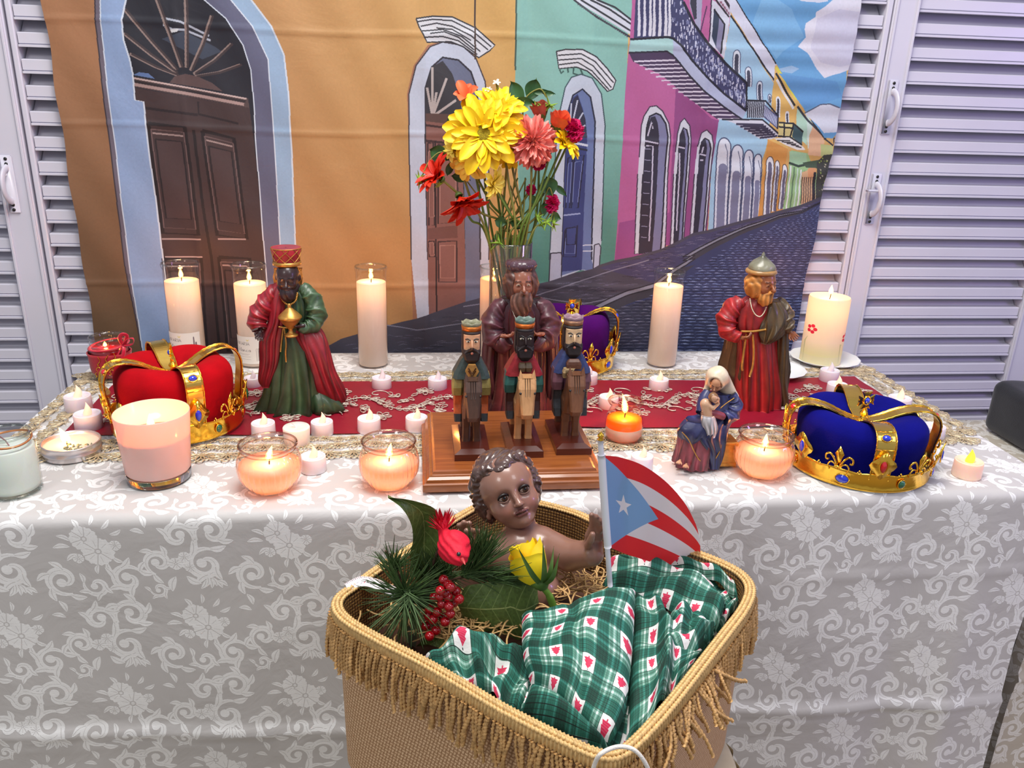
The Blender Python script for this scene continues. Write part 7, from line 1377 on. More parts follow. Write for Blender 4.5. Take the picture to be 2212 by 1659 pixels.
def baby_col(V):
    x, y, z = V.T; c = np.tile(lin((146, 106, 90)), (len(V), 1)); 
    for sg in (-1, 1): g = np.exp(-((x - sg * .30) ** 2 + (z + .42) ** 2) / .03)[:, None] * (y < -.4)[:, None]; c = c * (1 - .35 * g) + lin((172, 104, 94)) * .35 * g
    k = (((x) / .19) ** 2 + ((z + .58) / .085) ** 2 < 1) & (y < -.74); c[k] = lin((126, 74, 68)); k = (np.abs(z + .578) < .013) & (np.abs(x) < .16) & (y < -.76); c[k] = lin((52, 26, 24)); k = (z < -.385) & (z > -.43) & (np.abs(x) < .12) & (y < -.82); c[k] = lin((96, 62, 54)); return c
sculpt('head', baby_sdf, (-.95, -1.15, -1.25), (.95, 1.05, 1.1), .021, M_skin, bb, baby_col, HM, HO)
for sg in (-1, 1):
    ec = np.array((sg * .275, -.735, -.10)); er = np.array((.135, .10, .095)); th, ph = np.meshgrid(np.linspace(0, PI, 36), np.linspace(0, 2 * PI, 48, endpoint=False)); V = np.stack([ec[0] + er[0] * np.sin(th) * np.cos(ph), ec[1] - er[1] * np.cos(th), ec[2] + er[2] * np.sin(th) * np.sin(ph)], -1).reshape(-1, 3)
    ir = np.hypot((V[:, 0] - ec[0] - .012) / 1.0, V[:, 2] - ec[2] - .008); c = np.tile(lin((140, 120, 110)), (len(V), 1)); c[ir < .078] = lin((20, 14, 12)); c[ir < .066] = lin((70, 42, 28)); c[ir < .036] = lin((10, 8, 8)); ed = ((V[:, 0] - ec[0]) / .118) ** 2 + ((V[:, 2] - ec[2]) / .074) ** 2 > 1; c[ed] = lin((30, 20, 18))
    ey = mesh('eye', V @ HM.T + HO, grid_faces(48, 36, True), M_eye if 'M_eye' in globals() else globals().setdefault('M_eye', mat('glass_eye', (90, 60, 50), .12, coat=.25, spec=.3, vcol=True)), bb, col=c)
    t_ = np.linspace(PI * .03, PI * .97, 14); L_ = np.stack([ec[0] + .138 * np.cos(t_), ec[1] - .085 * np.sin(t_) - .01, ec[2] + .088 * np.sin(t_) + .004], -1); mesh('eyelid_line', *tube(L_ @ HM.T + HO, [.0006 + .0009 * math.sin(q) for q in t_], 6), mat('dark_lash_paint', (28, 18, 16), .4) if sg < 0 else bpy.data.materials['dark_lash_paint'], ey)
    L_ = np.stack([ec[0] + .142 * np.cos(t_), ec[1] - .080 * np.sin(t_) - .004, ec[2] - .095 * np.sin(t_)], -1); mesh('lower_lid', *tube(L_ @ HM.T + HO, .0007, 6), mat('lid_skin', (112, 78, 66), .6) if sg < 0 else bpy.data.materials['lid_skin'], ey)
    t_ = np.linspace(0, 1, 10); bx = sg * (.12 + .33 * t_); bz = .12 + .085 * np.sin(t_ * 2.4) ; by = -(.815 - .22 * t_ ** 2); L_ = np.stack([bx, by - .012, bz], -1); mesh('eyebrow', *tube(L_ @ HM.T + HO, [.0002 + .00055 * math.sin(q * PI) for q in t_], 5), bpy.data.materials['dark_lash_paint'], bb)
curl_pts = [(sg * x, y, z, r) for sg in (-1, 1) for x, y, z, r in ((.66, -.02, .40, .20), (.72, .02, .14, .19), (.74, .02, -.12, .18), (.70, .10, -.34, .17), (.62, .22, -.52, .18), (.70, .30, -.20, .2), (.55, -.25, .62, .19))] + [(0.02, -.60, .58, .17), (-.13, -.64, .52, .10), (.16, -.56, .63, .13), (-.32, -.48, .66, .15), (.38, -.44, .66, .15)]
def hair_sdf(P):
    X, Y, Z = P; d = smax(s_ell(P, (0, .12, .20), (.77, .86, .84)), -s_ell(P, (0, -.90, -.08), (.60, .80, .70)), .08)
    for i, (x, y, z, r) in enumerate(curl_pts):
        q = np.sqrt((X - x) ** 2 + (Y - y) ** 2 + (Z - z) ** 2); d = smin(d, q - r * .92 + .020 * np.sin(q * 50 + 2 * np.arctan2(Z - z, X - x) + i), .14)
    return d + .020 * np.sin(26 * X + 9 * np.sin(5 * Z + 3 * Y) + 14 * Z) * np.cos(11 * Y)
sculpt('hair', hair_sdf, (-1.05, -.95, -.85), (1.05, 1.1, 1.15), .024, mat('glazed_brown_hair', (84, 62, 56), .28, noise=.1, nscale=60, coat=.6), bb, None, HM, HO)
def body(P):
    c = bp; r = su; nk = HO + HM @ np.array([.02, .10, -1.0]); d = s_cap(P, nk, c(1120, 1168, .775), 32 * r, 38 * r)
    d = smin(d, s_ell(P, c(1128, 1206, .765), (68 * r, 52 * r, 60 * r)), 26 * r); d = smin(d, s_ell(P, c(1150, 1275, .735), (60 * r, 48 * r, 50 * r)), 30 * r)
    d = smin(d, s_cap(P, c(1170, 1170, .772), c(1230, 1200, .742), 34 * r, 32 * r), 18 * r); d = smin(d, s_cap(P, c(1230, 1200, .742), c(1276, 1196, .722), 31 * r, 27 * r), 10 * r)
    d = smin(d, s_cap(P, c(1078, 1184, .772), c(1024, 1214, .752), 32 * r, 26 * r), 16 * r); d = smin(d, s_cap(P, c(1024, 1214, .752), c(1010, 1180, .760), 24 * r, 18 * r), 8 * r)
    for hx_, hy_, hz_, fs in ((1282, 1172, .724, ((-4, 1112), (6, 1116), (15, 1124), (22, 1138))), (1006, 1164, .762, ((-14, 1134), (-4, 1128), (8, 1130), (26, 1146)))):
        pc_ = c(hx_, hy_, hz_); d = smin(d, s_ell(P, pc_, (20 * r, 12 * r, 22 * r)), 10 * r)
        for k, (fx_, fy_) in enumerate(fs):
            b0 = c(hx_ - 12 + k * 9, hy_ - 14, hz_ - .002); b1 = c(hx_ + fx_ * .55, (hy_ - 14 + fy_) / 2, hz_ - .004); b2 = c(hx_ + fx_, fy_, hz_ - .012); d = smin(d, np.minimum(s_cap(P, b0, b1, 7.5 * r, 6.8 * r), s_cap(P, b1, b2, 6.8 * r, 5.6 * r)), 3.5 * r)
        sg = -1 if hx_ > 1200 else 1; d = smin(d, np.minimum(s_cap(P, c(hx_ + sg * 12, hy_ + 6, hz_ - .010), c(hx_ + sg * 6, hy_ - 6, hz_ - .024), 8.5 * r, 7.5 * r), s_cap(P, c(hx_ + sg * 6, hy_ - 6, hz_ - .024), c(hx_ + sg * 2, hy_ - 18, hz_ - .026), 7.5 * r, 6 * r)), 5 * r)
    return d
lo = BC * 0 + [bp(975, 1200, .76)[0], .64, .70]; hi = np.array([bp(1325, 1150, .72)[0], .87, .86])
sculpt('body', body, lo, hi, .0017, M_skin, bb, lambda V: np.tile(lin((146, 106, 90)), (len(V), 1)))
# ---- plaid blanket
S2 = 256; pl_ = np.zeros((S2, 3)); 
def bandc(i):
    if 12 <= i < 26 or 84 <= i < 96 or 216 <= i < 230: return (236, 238, 234)
    if i < 110: return (92, 146, 126)
    if i < 186: return (14, 66, 52)
    return (84, 138, 118)
bd = np.array([bandc(i) for i in range(S2)], float); im_ = np.sqrt(bd[:, None] * bd[None, :]) ; im_ = np.where(np.minimum(bd[:, None], bd[None, :]) < 30, im_ * .85, im_); box_ = (np.arange(S2) < 66)
pc2 = Canvas(S2, S2, (0, 0, 0)); pc2.a[:] = (im_ / 255).astype(np.float32)
for i, w_ in ((2, 3), (106, 3), (128, 2), (150, 2), (172, 2), (200, 2), (240, 2)): pc2.a[i:i + w_] *= .22; pc2.a[:, i:i + w_] *= .22
for i in (48, 62, 138, 162, 208, 246): pc2.a[i:i + 2] *= .72; pc2.a[:, i:i + 2] *= .72
pc2.a[6:104, 6:104] = np.array([240, 238, 234]) / 255.
pc2.poly([(x * 1.6 - 1, y * 1.45 + 4) for x, y in [(35, 10), (50, 26), (46, 28), (56, 42), (50, 43), (58, 54), (38, 54), (38, 60), (32, 60), (32, 54), (12, 54), (20, 43), (14, 42), (24, 28), (20, 26)]], (214, 40, 78)); pc2.poly([(52, 10), (58, 10), (58, 16), (52, 16)], (20, 20, 20))
for i in range(10, 100, 7): pc2.a[i:i + 2, 10:100] = pc2.a[i:i + 2, 10:100] * .75 + .22
M_plaid = image_mat('plaid_cotton', pc2.image('plaid_print'), .78, .12, wr=60)
bl = Acc(); BV = lambda q: onz(q[0], q[1], ZR + (q[2] if len(q) > 2 else 0))
def coons(E0, E1, E2, E3, nu, nv, disp, ang, off=(0, 0), hem=True):
    """E0 u-edge at v=0, E1 u-edge at v=1, E2 v-edge at u=0, E3 v-edge at u=1; lists of (px, py, dz)"""
    R_ = lambda L_, n: resample(catmull(np.array([BV(q) for q in L_]), 8), n); c0, c1, d0, d1 = R_(E0, nu), R_(E1, nu), R_(E2, nv), R_(E3, nv); u = np.linspace(0, 1, nu)[:, None, None]; v = np.linspace(0, 1, nv)[None, :, None]
    S_ = (1 - v) * c0[:, None] + v * c1[:, None] + (1 - u) * d0[None] + u * d1[None] - ((1 - u) * (1 - v) * c0[0] + u * (1 - v) * c0[-1] + (1 - u) * v * c1[0] + u * v * c1[-1])
    uu, vv = np.meshgrid(np.linspace(0, 1, nu), np.linspace(0, 1, nv), indexing='ij'); lu = np.linalg.norm(np.diff(c0, axis=0), axis=1).sum() * .5 + np.linalg.norm(np.diff(c1, axis=0), axis=1).sum() * .5; lv = np.linalg.norm(np.diff(d0, axis=0), axis=1).sum() * .5 + np.linalg.norm(np.diff(d1, axis=0), axis=1).sum() * .5
    hgt = disp(uu, vv); S_[:, :, 2] += hgt
    # pull the rim of the sheet down so it tucks under itself
    e = np.minimum(np.minimum(uu, 1 - uu) * lu, np.minimum(vv, 1 - vv) * lv); S_[:, :, 2] -= .010 * np.exp(-e / .0035) * (1 if hem else 0)
    X_, Y_ = uu * lu, vv * lv; ca, sa = math.cos(ang), math.sin(ang); dis = .0016 * np.sin(Y_ * 90 + X_ * 40)
    U_ = np.stack([(X_ * ca - Y_ * sa + dis) / .033 + off[0], (X_ * sa + Y_ * ca + dis) / .033 + off[1]], -1); bl.add(S_.reshape(-1, 3), grid_faces(nu, nv).tolist(), uv=U_.reshape(-1, 2))
sn = np.sin
rg = lambda x, c, w: np.exp(-((x - c) / w) ** 2)
# underlying rumpled sheet
coons([(930, 1440, -.03), (1100, 1390, -.028), (1300, 1300, -.03), (1560, 1232, -.022)], [(1300, 1612, -.02), (1340, 1612, -.02), (1420, 1540, -.02), (1600, 1290, -.02)], [(930, 1440, -.03), (1100, 1520, -.025), (1300, 1612, -.02)], [(1560, 1232, -.022), (1590, 1260, -.02), (1600, 1290, -.02)], 90, 60, lambda u, v: .006 * sn(u * 19 + v * 7) * sn(v * 11), .3, (.3, .1))
# far right: hem against the basket side, then broad folds
coons([(1325, 1190, .004), (1440, 1188, .006), (1540, 1206, .004), (1588, 1244, .000)], [(1330, 1215, -.008), (1440, 1215, -.006), (1540, 1236, -.008), (1596, 1284, -.012)], [(1325, 1190, .004), (1326, 1202, -.002), (1330, 1215, -.008)], [(1588, 1244, 0), (1594, 1262, -.006), (1596, 1284, -.012)], 80, 16, lambda u, v: .002 * sn(u * 26), .05, (.2, .5))
coons([(1320, 1205, -.002), (1420, 1208, .004), (1520, 1240, .002), (1572, 1290, -.006)], [(1300, 1268, -.012), (1400, 1282, -.004), (1480, 1312, -.002), (1545, 1350, -.010)], [(1320, 1205, -.002), (1308, 1236, -.004), (1300, 1268, -.012)], [(1572, 1290, -.006), (1562, 1320, -.004), (1545, 1350, -.010)], 90, 40, lambda u, v: .011 * rg(v, .30 + .12 * u, .16) + .008 * rg(v, .80 - .2 * u, .12) + .003 * sn(u * 17 + v * 6), .08, (.1, .2))
coons([(1372, 1264, .004), (1430, 1300, .002), (1470, 1306, .004), (1540, 1345, -.004)], [(1352, 1600, -.014), (1400, 1560, -.012), (1440, 1510, -.010), (1500, 1430, -.010)], [(1372, 1264, .004), (1366, 1380, .002), (1362, 1480, -.002), (1352, 1600, -.014)], [(1540, 1345, -.004), (1530, 1380, -.004), (1500, 1430, -.010)], 90, 120, lambda u, v: .012 * rg(u, .30 + .15 * sn(v * 3), .09) + .012 * rg(u, .66 - .25 * v, .10) - .010 * rg(u, .48 + .1 * v, .06) + .008 * rg(v, .22 + .25 * u, .07) - .006 * rg(v, .36 + .2 * u, .05), .02, (.45, .3))
coons([(1455, 1300, .002), (1500, 1310, .006), (1545, 1330, .004)], [(1440, 1420, -.008), (1480, 1430, -.006), (1530, 1385, -.006)], [(1455, 1300, .002), (1440, 1360, .004), (1440, 1420, -.008)], [(1545, 1330, .004), (1545, 1360, 0), (1530, 1385, -.006)], 50, 50, lambda u, v: .009 * rg(v, .35 + .3 * u, .12) + .008 * rg(v, .8 - .2 * u, .1) + .003 * sn(u * 13), .7, (.6, .6))
# lower left lobe
coons([(1146, 1462, -.004), (1215, 1500, .004), (1275, 1560, .002), (1316, 1596, -.006)], [(1120, 1528, -.012), (1180, 1558, -.008), (1250, 1596, -.008), (1304, 1614, -.010)], [(1146, 1462, -.004), (1136, 1495, -.002), (1120, 1528, -.012)], [(1316, 1596, -.006), (1312, 1606, -.008), (1304, 1614, -.010)], 80, 40, lambda u, v: .010 * sn(PI * v) * sn(PI * u) ** .5, .12, (.3, .8))
# left dark fold
coons([(908, 1420, -.018), (960, 1380, -.010), (1030, 1358, -.006), (1100, 1372, -.008), (1140, 1400, -.012)], [(1000, 1475, -.020), (1050, 1492, -.018), (1090, 1512, -.018), (1120, 1520, -.020), (1140, 1520, -.02)], [(908, 1420, -.018), (950, 1445, -.018), (1000, 1475, -.020)], [(1140, 1400, -.012), (1146, 1460, -.016), (1140, 1520, -.02)], 100, 60, lambda u, v: .012 * rg(v, .22 + .15 * u, .12) - .012 * rg(v, .50, .14) * rg(u, .6, .25) + .012 * rg(u, .36 + .1 * v, .10) + .004 * sn(u * 21 + v * 9), -.35, (.2, .6))
# big front panel on top
coons([(1128, 1312, .012), (1175, 1314, .016), (1240, 1282, .022), (1310, 1264, .026), (1374, 1261, .026)], [(1148, 1452, .002), (1220, 1508, .002), (1275, 1560, -.002), (1318, 1592, -.010)], [(1128, 1312, .012), (1130, 1390, .008), (1148, 1452, .002)], [(1374, 1261, .026), (1370, 1360, .020), (1358, 1480, .010), (1344, 1545, .0), (1318, 1592, -.010)], 120, 120, lambda u, v: .012 * sn(PI * np.clip(v, 0, 1)) * sn(PI * u) ** .6 + .003 * sn(u * 9 + v * 5) - .004 * rg(u, .42 + .2 * v, .05), -.06, (.05, .1))
tag(bl.build('plaid_blanket', M_plaid, loc=(.16, .62, ZR - .02)), 'green plaid blanket with red trees rumpled over the doll in basket', 'blanket')
# ---- flag
YF = .700; fl = thing('hand_flag', bp(1317, 1262, YF), 'small flag with red and white stripes and starred blue triangle, in the basket', 'flag')
fp = [bp(1297, 950, YF), bp(1306, 1100, YF), bp(1318, 1266, YF)]; sF = mpp(fp[1]); M_fpole = mat('white_plastic_stick', (228, 228, 236), .35)
mesh('pole', *tube(catmull(np.array(fp), 8), 6.0 * sF, 12), M_fpole, fl)
mesh('finial', *lathe(bp(1297, 952, YF), [(.0001, -2 * sF), (5 * sF, 0), (7 * sF, 3 * sF), (4 * sF, 6 * sF), (7 * sF, 10 * sF), (7 * sF, 14 * sF), (3 * sF, 18 * sF), (.0001, 21 * sF)], 16), M_gold, fl)
fc = Canvas(600, 400, (226, 222, 230))
for k in (0, 2, 4): fc.poly([(0, k * 80), (600, k * 80), (600, k * 80 + 80), (0, k * 80 + 80)], (222, 44, 52), raw=True)
fc.poly([(0, 0), (300, 200), (0, 400)], (126, 168, 216), raw=True); st5 = [(100 + (46 if k % 2 == 0 else 18) * math.sin(k * PI / 5), 200 - (46 if k % 2 == 0 else 18) * math.cos(k * PI / 5)) for k in range(10)]; fc.poly(st5, (232, 230, 238), raw=True)
M_flag, N, L, b = nt('flag_cloth'); tx = N.new('ShaderNodeTexImage'); tx.image = fc.image('flag_print'); L.new(tx.outputs[0], b.inputs['Base Color']); b.inputs['Roughness'].default_value = .6; tr = N.new('ShaderNodeBsdfTranslucent'); L.new(tx.outputs[0], tr.inputs[0]); mx = N.new('ShaderNodeMixShader'); mx.inputs[0].default_value = .3; L.new(b.outputs[0], mx.inputs[1]); L.new(tr.outputs[0], mx.inputs[2]); L.new(mx.outputs[0], N['Material Output'].inputs[0])
topc = resample(catmull(np.array([(1302, 984), (1340, 988), (1390, 1006), (1440, 1042), (1480, 1088), (1503, 1132)], float), 10), 60); botc = resample(catmull(np.array([(1316, 1182), (1350, 1196), (1400, 1212), (1450, 1228), (1484, 1240), (1494, 1250)], float), 10), 60); V = []; U = []
for i in range(60):
    for j in range(36):
        u_, v_ = i / 59, j / 35; p = topc[i] * (1 - v_) + botc[i] * v_; p = p + np.array([14 * math.sin(v_ * PI) * u_ * (1 if u_ > .3 else u_ / .3), 0]); y = YF + .012 * math.sin(u_ * 7 + v_ * 1.5) * min(1, u_ * 5) + .020 * u_ + (.05 * v_ * u_ if v_ > .6 else .05 * v_ * u_); V.append(bp(p[0], p[1], y)); U.append((u_, 1 - v_))
cl = mesh('cloth', V, grid_faces(60, 36)[:, ::-1], M_flag, fl, uv=np.array(U))
mesh('hem_sleeve', *tube(catmull(np.array([bp(1299, 982, YF), bp(1306, 1090, YF), bp(1313, 1182, YF)]), 8), 8.5 * sF, 12), M_fpole, fl)
# ---- yellow rose
def sheet(c, axis, R, H, a0, a1, flare, curl, nu=16, nv=12, ref=None):
    """one cupped petal round an axis"""
    z = nrm(axis); x = nrm(np.cross([0, 0, 1.] if abs(z[2]) < .9 else [1., 0, 0], z)); y = np.cross(z, x); V = []
    for i in range(nu):
        s_ = i / (nu - 1); aa = a0 + (a1 - a0) * s_
        for j in range(nv):
            t_ = j / (nv - 1); edge = 1 - .22 * (2 * s_ - 1) ** 4 ; r_ = R * (.25 + .75 * math.sin(min(t_ * 1.25, 1) * PI / 2) + flare * max(0, t_ - .55) ** 2 * 3); hh = H * (t_ * edge - curl * max(0, t_ - .8) * 1.5) + .04 * H * math.sin(s_ * 9 + a0 * 3) * t_
            V.append(c + z * hh + (x * math.cos(aa) + y * math.sin(aa)) * r_)
    return np.array(V), grid_faces(nu, nv).tolist()
def leafmesh(Lp, Rp, fold=0.0, nu=20, nv=9, curl=0.0):
    """leaf between two edge curves (world points)"""
    A, B = resample(catmull(np.array(Lp), 6), nu), resample(catmull(np.array(Rp), 6), nu); V = []; U = []
    for i in range(nu):
        d = np.cross(B[i] - A[i], A[min(i + 1, nu - 1)] - A[max(i - 1, 0)]); d = d / (np.linalg.norm(d) + 1e-9)
        for j in range(nv):
            v_ = j / (nv - 1); V.append(A[i] * (1 - v_) + B[i] * v_ + d * (fold * (1 - abs(2 * v_ - 1)) + curl * math.sin(PI * v_))); U.append((v_, i / (nu - 1)))
    return np.array(V), grid_faces(nu, nv).tolist(), np.array(U)
lc = Canvas(200, 400, (92, 112, 56)); lc.a *= (.92 + .16 * np.kron(RS.rand(50, 25), np.ones((8, 8))))[..., None].astype(np.float32)
lc.line([(100, 0), (100, 400)], (170, 178, 112), 5, raw=True)
for k in range(9):
    y_ = 30 + k * 42; lc.line([(100, y_), (140, y_ - 20), (195, y_ - 55)], (128, 146, 84), 3, raw=True); lc.line([(100, y_), (60, y_ - 20), (5, y_ - 55)], (128, 146, 84), 3, raw=True)
M_leaf = image_mat('waxy_veined_leaf', lc.image('leaf_veins'), .35, .2, wr=90)
M_green = mat('fresh_green_stem', (104, 140, 50), .45, noise=.15, nscale=80); M_sepal = mat('sepal_green', (74, 104, 40), .5, noise=.2, nscale=90)
M_yel = mat('yellow_rose_petal', (255, 218, 30), .5, sss=.5, sssr=.004, noise=.05, nscale=60, bump=.1, bscale=200)
YRo = .672; ro = thing('yellow_rose', bp(1196, 1308, YRo), 'yellow rose with green sepals lying on the doll', 'flower'); c0 = bp(1172, 1266, YRo); ax = nrm(bp(1132, 1180, YRo + .02) - c0); sR = mpp(c0)
for k, (R_, H_, a0, a1, fl_, cu) in enumerate(((8, 96, 0, 6.0, .0, 0), (14, 98, 1, 4.6, .0, .0), (19, 100, 3.4, 6.6, .02, .05), (25, 104, .2, 2.9, .05, .08), (29, 102, 2.2, 4.8, .08, .1), (32, 106, 4.2, 6.9, .1, .12), (38, 100, 1.0, 3.4, .12, .2), (40, 96, 3.4, 6.0, .12, .22), (44, 84, -.6, 1.6, .2, .3))): mesh('petal', *sheet(c0, ax, R_ * sR, H_ * sR, a0, a1, fl_, cu), M_yel, ro)
v, f = lathe((0, 0, 0), [(.001, -10 * sR), (9 * sR, -8 * sR), (16 * sR, 0), (24 * sR, 12 * sR), (22 * sR, 14 * sR)], 16, axis=ax); mesh('calyx', v + c0, f, M_sepal, ro)
for tp, w_ in (((1116, 1178), -.02), ((1172, 1168), -.022), ((1208, 1196), -.016), ((1196, 1180), .0)):
    e = bp(tp[0], tp[1], YRo + w_); m_ = (c0 + e) / 2 + [0, -.012, .0]; d = nrm(np.cross(e - c0, [0, 1, 0])) * 7 * sR; v, f, u_ = leafmesh([c0 - d * .8, m_ - d * .8, e], [c0 + d * .8, m_ + d * .8, e + .0002], .0006, 14, 5); mesh('sepal', v, f, M_sepal, ro)
mesh('stem', *tube(catmull(np.array([c0 - ax * 4 * sR, bp(1187, 1288, YRo), bp(1198, 1318, YRo)]), 6), [7 * sR] * 6 + [8.5 * sR] * 7, 10), M_green, ro)
# ---- evergreen pick with leaves, berries and a red bird
YP = .690; pk = thing('holiday_pick', bp(880, 1300, YP), 'artificial pine pick with red berries, broad leaves and red bird in the basket', 'holiday pick')
sP = mpp(bp(880, 1300, YP)); L3 = lambda pts: [bp(x, y, YP + d) for x, y, d in pts]
v, f, u_ = leafmesh(L3([(838, 1076, -.01), (868, 1098, -.008), (888, 1132, 0), (892, 1168, .01), (886, 1200, .012), (898, 1250, .01), (928, 1290, .01)]), L3([(838.5, 1075, -.01), (886, 1080, -.006), (938, 1098, .0), (947, 1130, .01), (948, 1170, .014), (944, 1225, .012), (932, 1290, .01)]), .006, 30, 11); mesh('leaf', v, f, M_leaf, pk, uv=u_)
v, f, u_ = leafmesh(L3([(996, 1304, .004), (1004, 1268, .002), (1050, 1259, 0), (1085, 1246, -.002), (1102, 1236, 0), (1140, 1252, 0), (1160, 1268, .004), (1161, 1296, .004)]), L3([(996, 1306, .004), (1000, 1340, .002), (1024, 1358, -.004), (1062, 1366, -.008), (1100, 1374, -.006), (1128, 1382, -.004), (1146, 1340, 0), (1161, 1300, .004)]), .004, 30, 11); mesh('leaf', v, f, M_leaf, pk, uv=u_)
v, f, u_ = leafmesh(L3([(984, 1340, -.006), (960, 1352, -.004), (930, 1372, 0), (900, 1395, 0), (888, 1414, 0)]), L3([(985, 1342, -.006), (972, 1384, -.010), (945, 1404, -.008), (915, 1412, -.004), (890, 1416, 0)]), .003, 20, 9); mesh('leaf', v, f, M_leaf, pk, uv=u_)
v, f, u_ = leafmesh(L3([(884, 1330, 0), (878, 1360, 0), (880, 1385, .0), (892, 1408, 0)]), L3([(886, 1330, 0), (898, 1355, -.004), (900, 1385, -.004), (893, 1410, 0)]), .002, 14, 7); mesh('leaf', v, f, mat('pale_leaf_back', (120, 134, 116), .5, noise=.1), pk)
NM = [mat('pine_needle_green', (62, 88, 44), .5, noise=.25, nscale=120), mat('pine_needle_light', (104, 132, 84), .5, noise=.2, nscale=120)]
for (cx_, cy_, dd, n_, a0, a1, l0, l1, mi) in ((880, 1288, -.018, 90, .15 * PI, .85 * PI, 70, 125, 1), (878, 1286, -.014, 80, -.2 * PI, .2 * PI, 60, 115, 0), (874, 1284, -.012, 90, .82 * PI, 1.85 * PI, 55, 110, 0), (852, 1230, 0, 60, 1.1 * PI, 1.9 * PI, 30, 70, 0), (1010, 1240, .004, 130, -.5 * PI, .12 * PI, 60, 130, 0), (1040, 1215, .008, 90, -.62 * PI, -.25 * PI, 40, 90, 0), (1060, 1250, .0, 80, -.12 * PI, .1 * PI, 50, 100, 0), (940, 1260, .012, 120, -.9 * PI, -.1 * PI, 30, 80, 0), (960, 1245, .012, 90, 0, 2 * PI, 30, 70, 0)):
    a = Acc(); c = np.array([cx_, cy_])
    for k in range(n_):
        th = a0 + (a1 - a0) * RS.rand(); l_ = l0 + (l1 - l0) * RS.rand(); cu = RS.randn() * .10; st = c + RS.randn(2) * 5; dz = RS.randn() * .012; pts = [bp(st[0] + l_ * t_ * math.cos(th + cu * t_), st[1] + l_ * t_ * math.sin(th + cu * t_), YP + dd + dz * t_ - .004 * RS.rand()) for t_ in (0, .35, .7, 1)]; a.add(*tube(pts, [1.3 * sP, 1.3 * sP, 1.1 * sP, .4 * sP], 4, caps=False))
    tag(a.build('pine_needles', NM[mi], pk), kind='stuff')
a = Acc()
for L_ in ([(880, 1290), (920, 1270), (980, 1250), (1050, 1238), (1090, 1232)], [(880, 1290), (860, 1250), (838, 1200), (834, 1190)], [(905, 1275), (930, 1230), (950, 1180)], [(846, 1196), (848, 1220), (866, 1250)]): a.add(*tube(catmull(np.array([bp(x, y, YP + .004) for x, y in L_]), 5), 3.6 * sP, 7))
a.build('twig', mat('brown_twig', (76, 50, 34), .8, noise=.3, nscale=100), pk)
M_berry = mat('glossy_red_berry', (168, 6, 22), .12, coat=.8); b0 = None
for k, (x, y) in enumerate(((958, 1252), (968, 1263), (973, 1268), (985, 1277), (962, 1280), (951, 1276), (938, 1290), (968, 1290), (992, 1294), (980, 1302), (955, 1304), (970, 1310), (928, 1316), (945, 1322), (973, 1326), (958, 1334), (936, 1338), (962, 1343), (920, 1352), (942, 1362), (928, 1374), (925, 1330), (950, 1288))):
    p = bp(x, y, YP - .020 - .006 * (k % 3)); r_ = 10.5 * sP
    if b0 is None: b0 = mesh('berry', *lathe(p, [(r_ * math.sin(t_) + .00001, -r_ * math.cos(t_)) for t_ in np.linspace(0, PI, 13)], 20), M_berry, pk); p0 = p
    else: o = b0.copy(); COL.objects.link(o); o.parent = pk; o.location = tuple(p - p0)
M_bird = mat('red_feather', (222, 12, 48), .7, noise=.15, nscale=120, bump=.4, bscale=260); bc = bp(981, 1182, YP - .016)
def birdf(P): return smin(smin(s_ell(P, bc, (34 * sP, 32 * sP, 36 * sP)), s_ell(P, bp(990, 1200, YP - .030), (22 * sP, 20 * sP, 20 * sP)), 12 * sP), s_cap(P, bp(965, 1165, YP - .01), bp(955, 1140, YP), 16 * sP, 9 * sP), 10 * sP) + .0006 * np.sin((P[0] * 500 + P[2] * 900))
bd_ = sculpt('bird', birdf, bc - .030, bc + .034, .0013, M_bird, pk)
a = Acc()
for k in range(46): th = -PI / 2 - .1 + RS.randn() * .42; l_ = 26 + 26 * RS.rand(); a.add(*tube([bp(958, 1148, YP - .002), bp(958 + l_ * .5 * math.cos(th), 1148 + l_ * .5 * math.sin(th), YP + RS.randn() * .004), bp(958 + l_ * math.cos(th) + RS.randn() * 3, 1148 + l_ * math.sin(th), YP + RS.randn() * .006)], [4 * sP, 3.4 * sP, .6 * sP], 5, flat=.3))
a.build('tail_feathers', M_bird, bd_); e = bp(992, 1196, YP - .048)
mesh('eye', *lathe(bp(991, 1197, YP - .0452), [(4.5 * sP * math.sin(t_) + .00001, -4.5 * sP * math.cos(t_)) for t_ in np.linspace(0, PI, 9)], 12), mat('black_bead', (10, 8, 8), .08, coat=1), bd_)
mesh('beak', *tube([bp(998, 1208, YP - .042), bp(1002, 1214, YP - .046), bp(1005, 1220, YP - .048)], [4.5 * sP, 3 * sP, .6 * sP], 8), mat('coral_beak', (206, 60, 60), .4), bd_)
# ---- paper tag over the left rim
tg = Canvas(300, 60, (226, 220, 224))
for k in range(34): tg.line([(6 + k * 8.6, 34), (6 + k * 8.6, 56)], (120, 112, 124), 2.5, raw=True)
for k in range(14): tg.line([(20 + k * 18, 8 + (k % 3) * 3), (30 + k * 18, 18 - (k % 2) * 5)], (170, 160, 170) if k % 4 else (210, 60, 70), 2.5, raw=True)
v, f, u_ = leafmesh([bp(742, 1262, .72), bp(782, 1244, .735), bp(830, 1256, .72), bp(868, 1276, .70)], [bp(750, 1276, .71), bp(786, 1266, .715), bp(826, 1278, .70), bp(855, 1294, .69)], .0, 24, 5, .003)
tag(mesh('paper_tag', v, f, image_mat('printed_card', tg.image('tag_print'), .5), uv=u_[:, ::-1], loc=bp(800, 1262, .715)), 'white printed paper tag curled over the left rim of basket', 'tag')
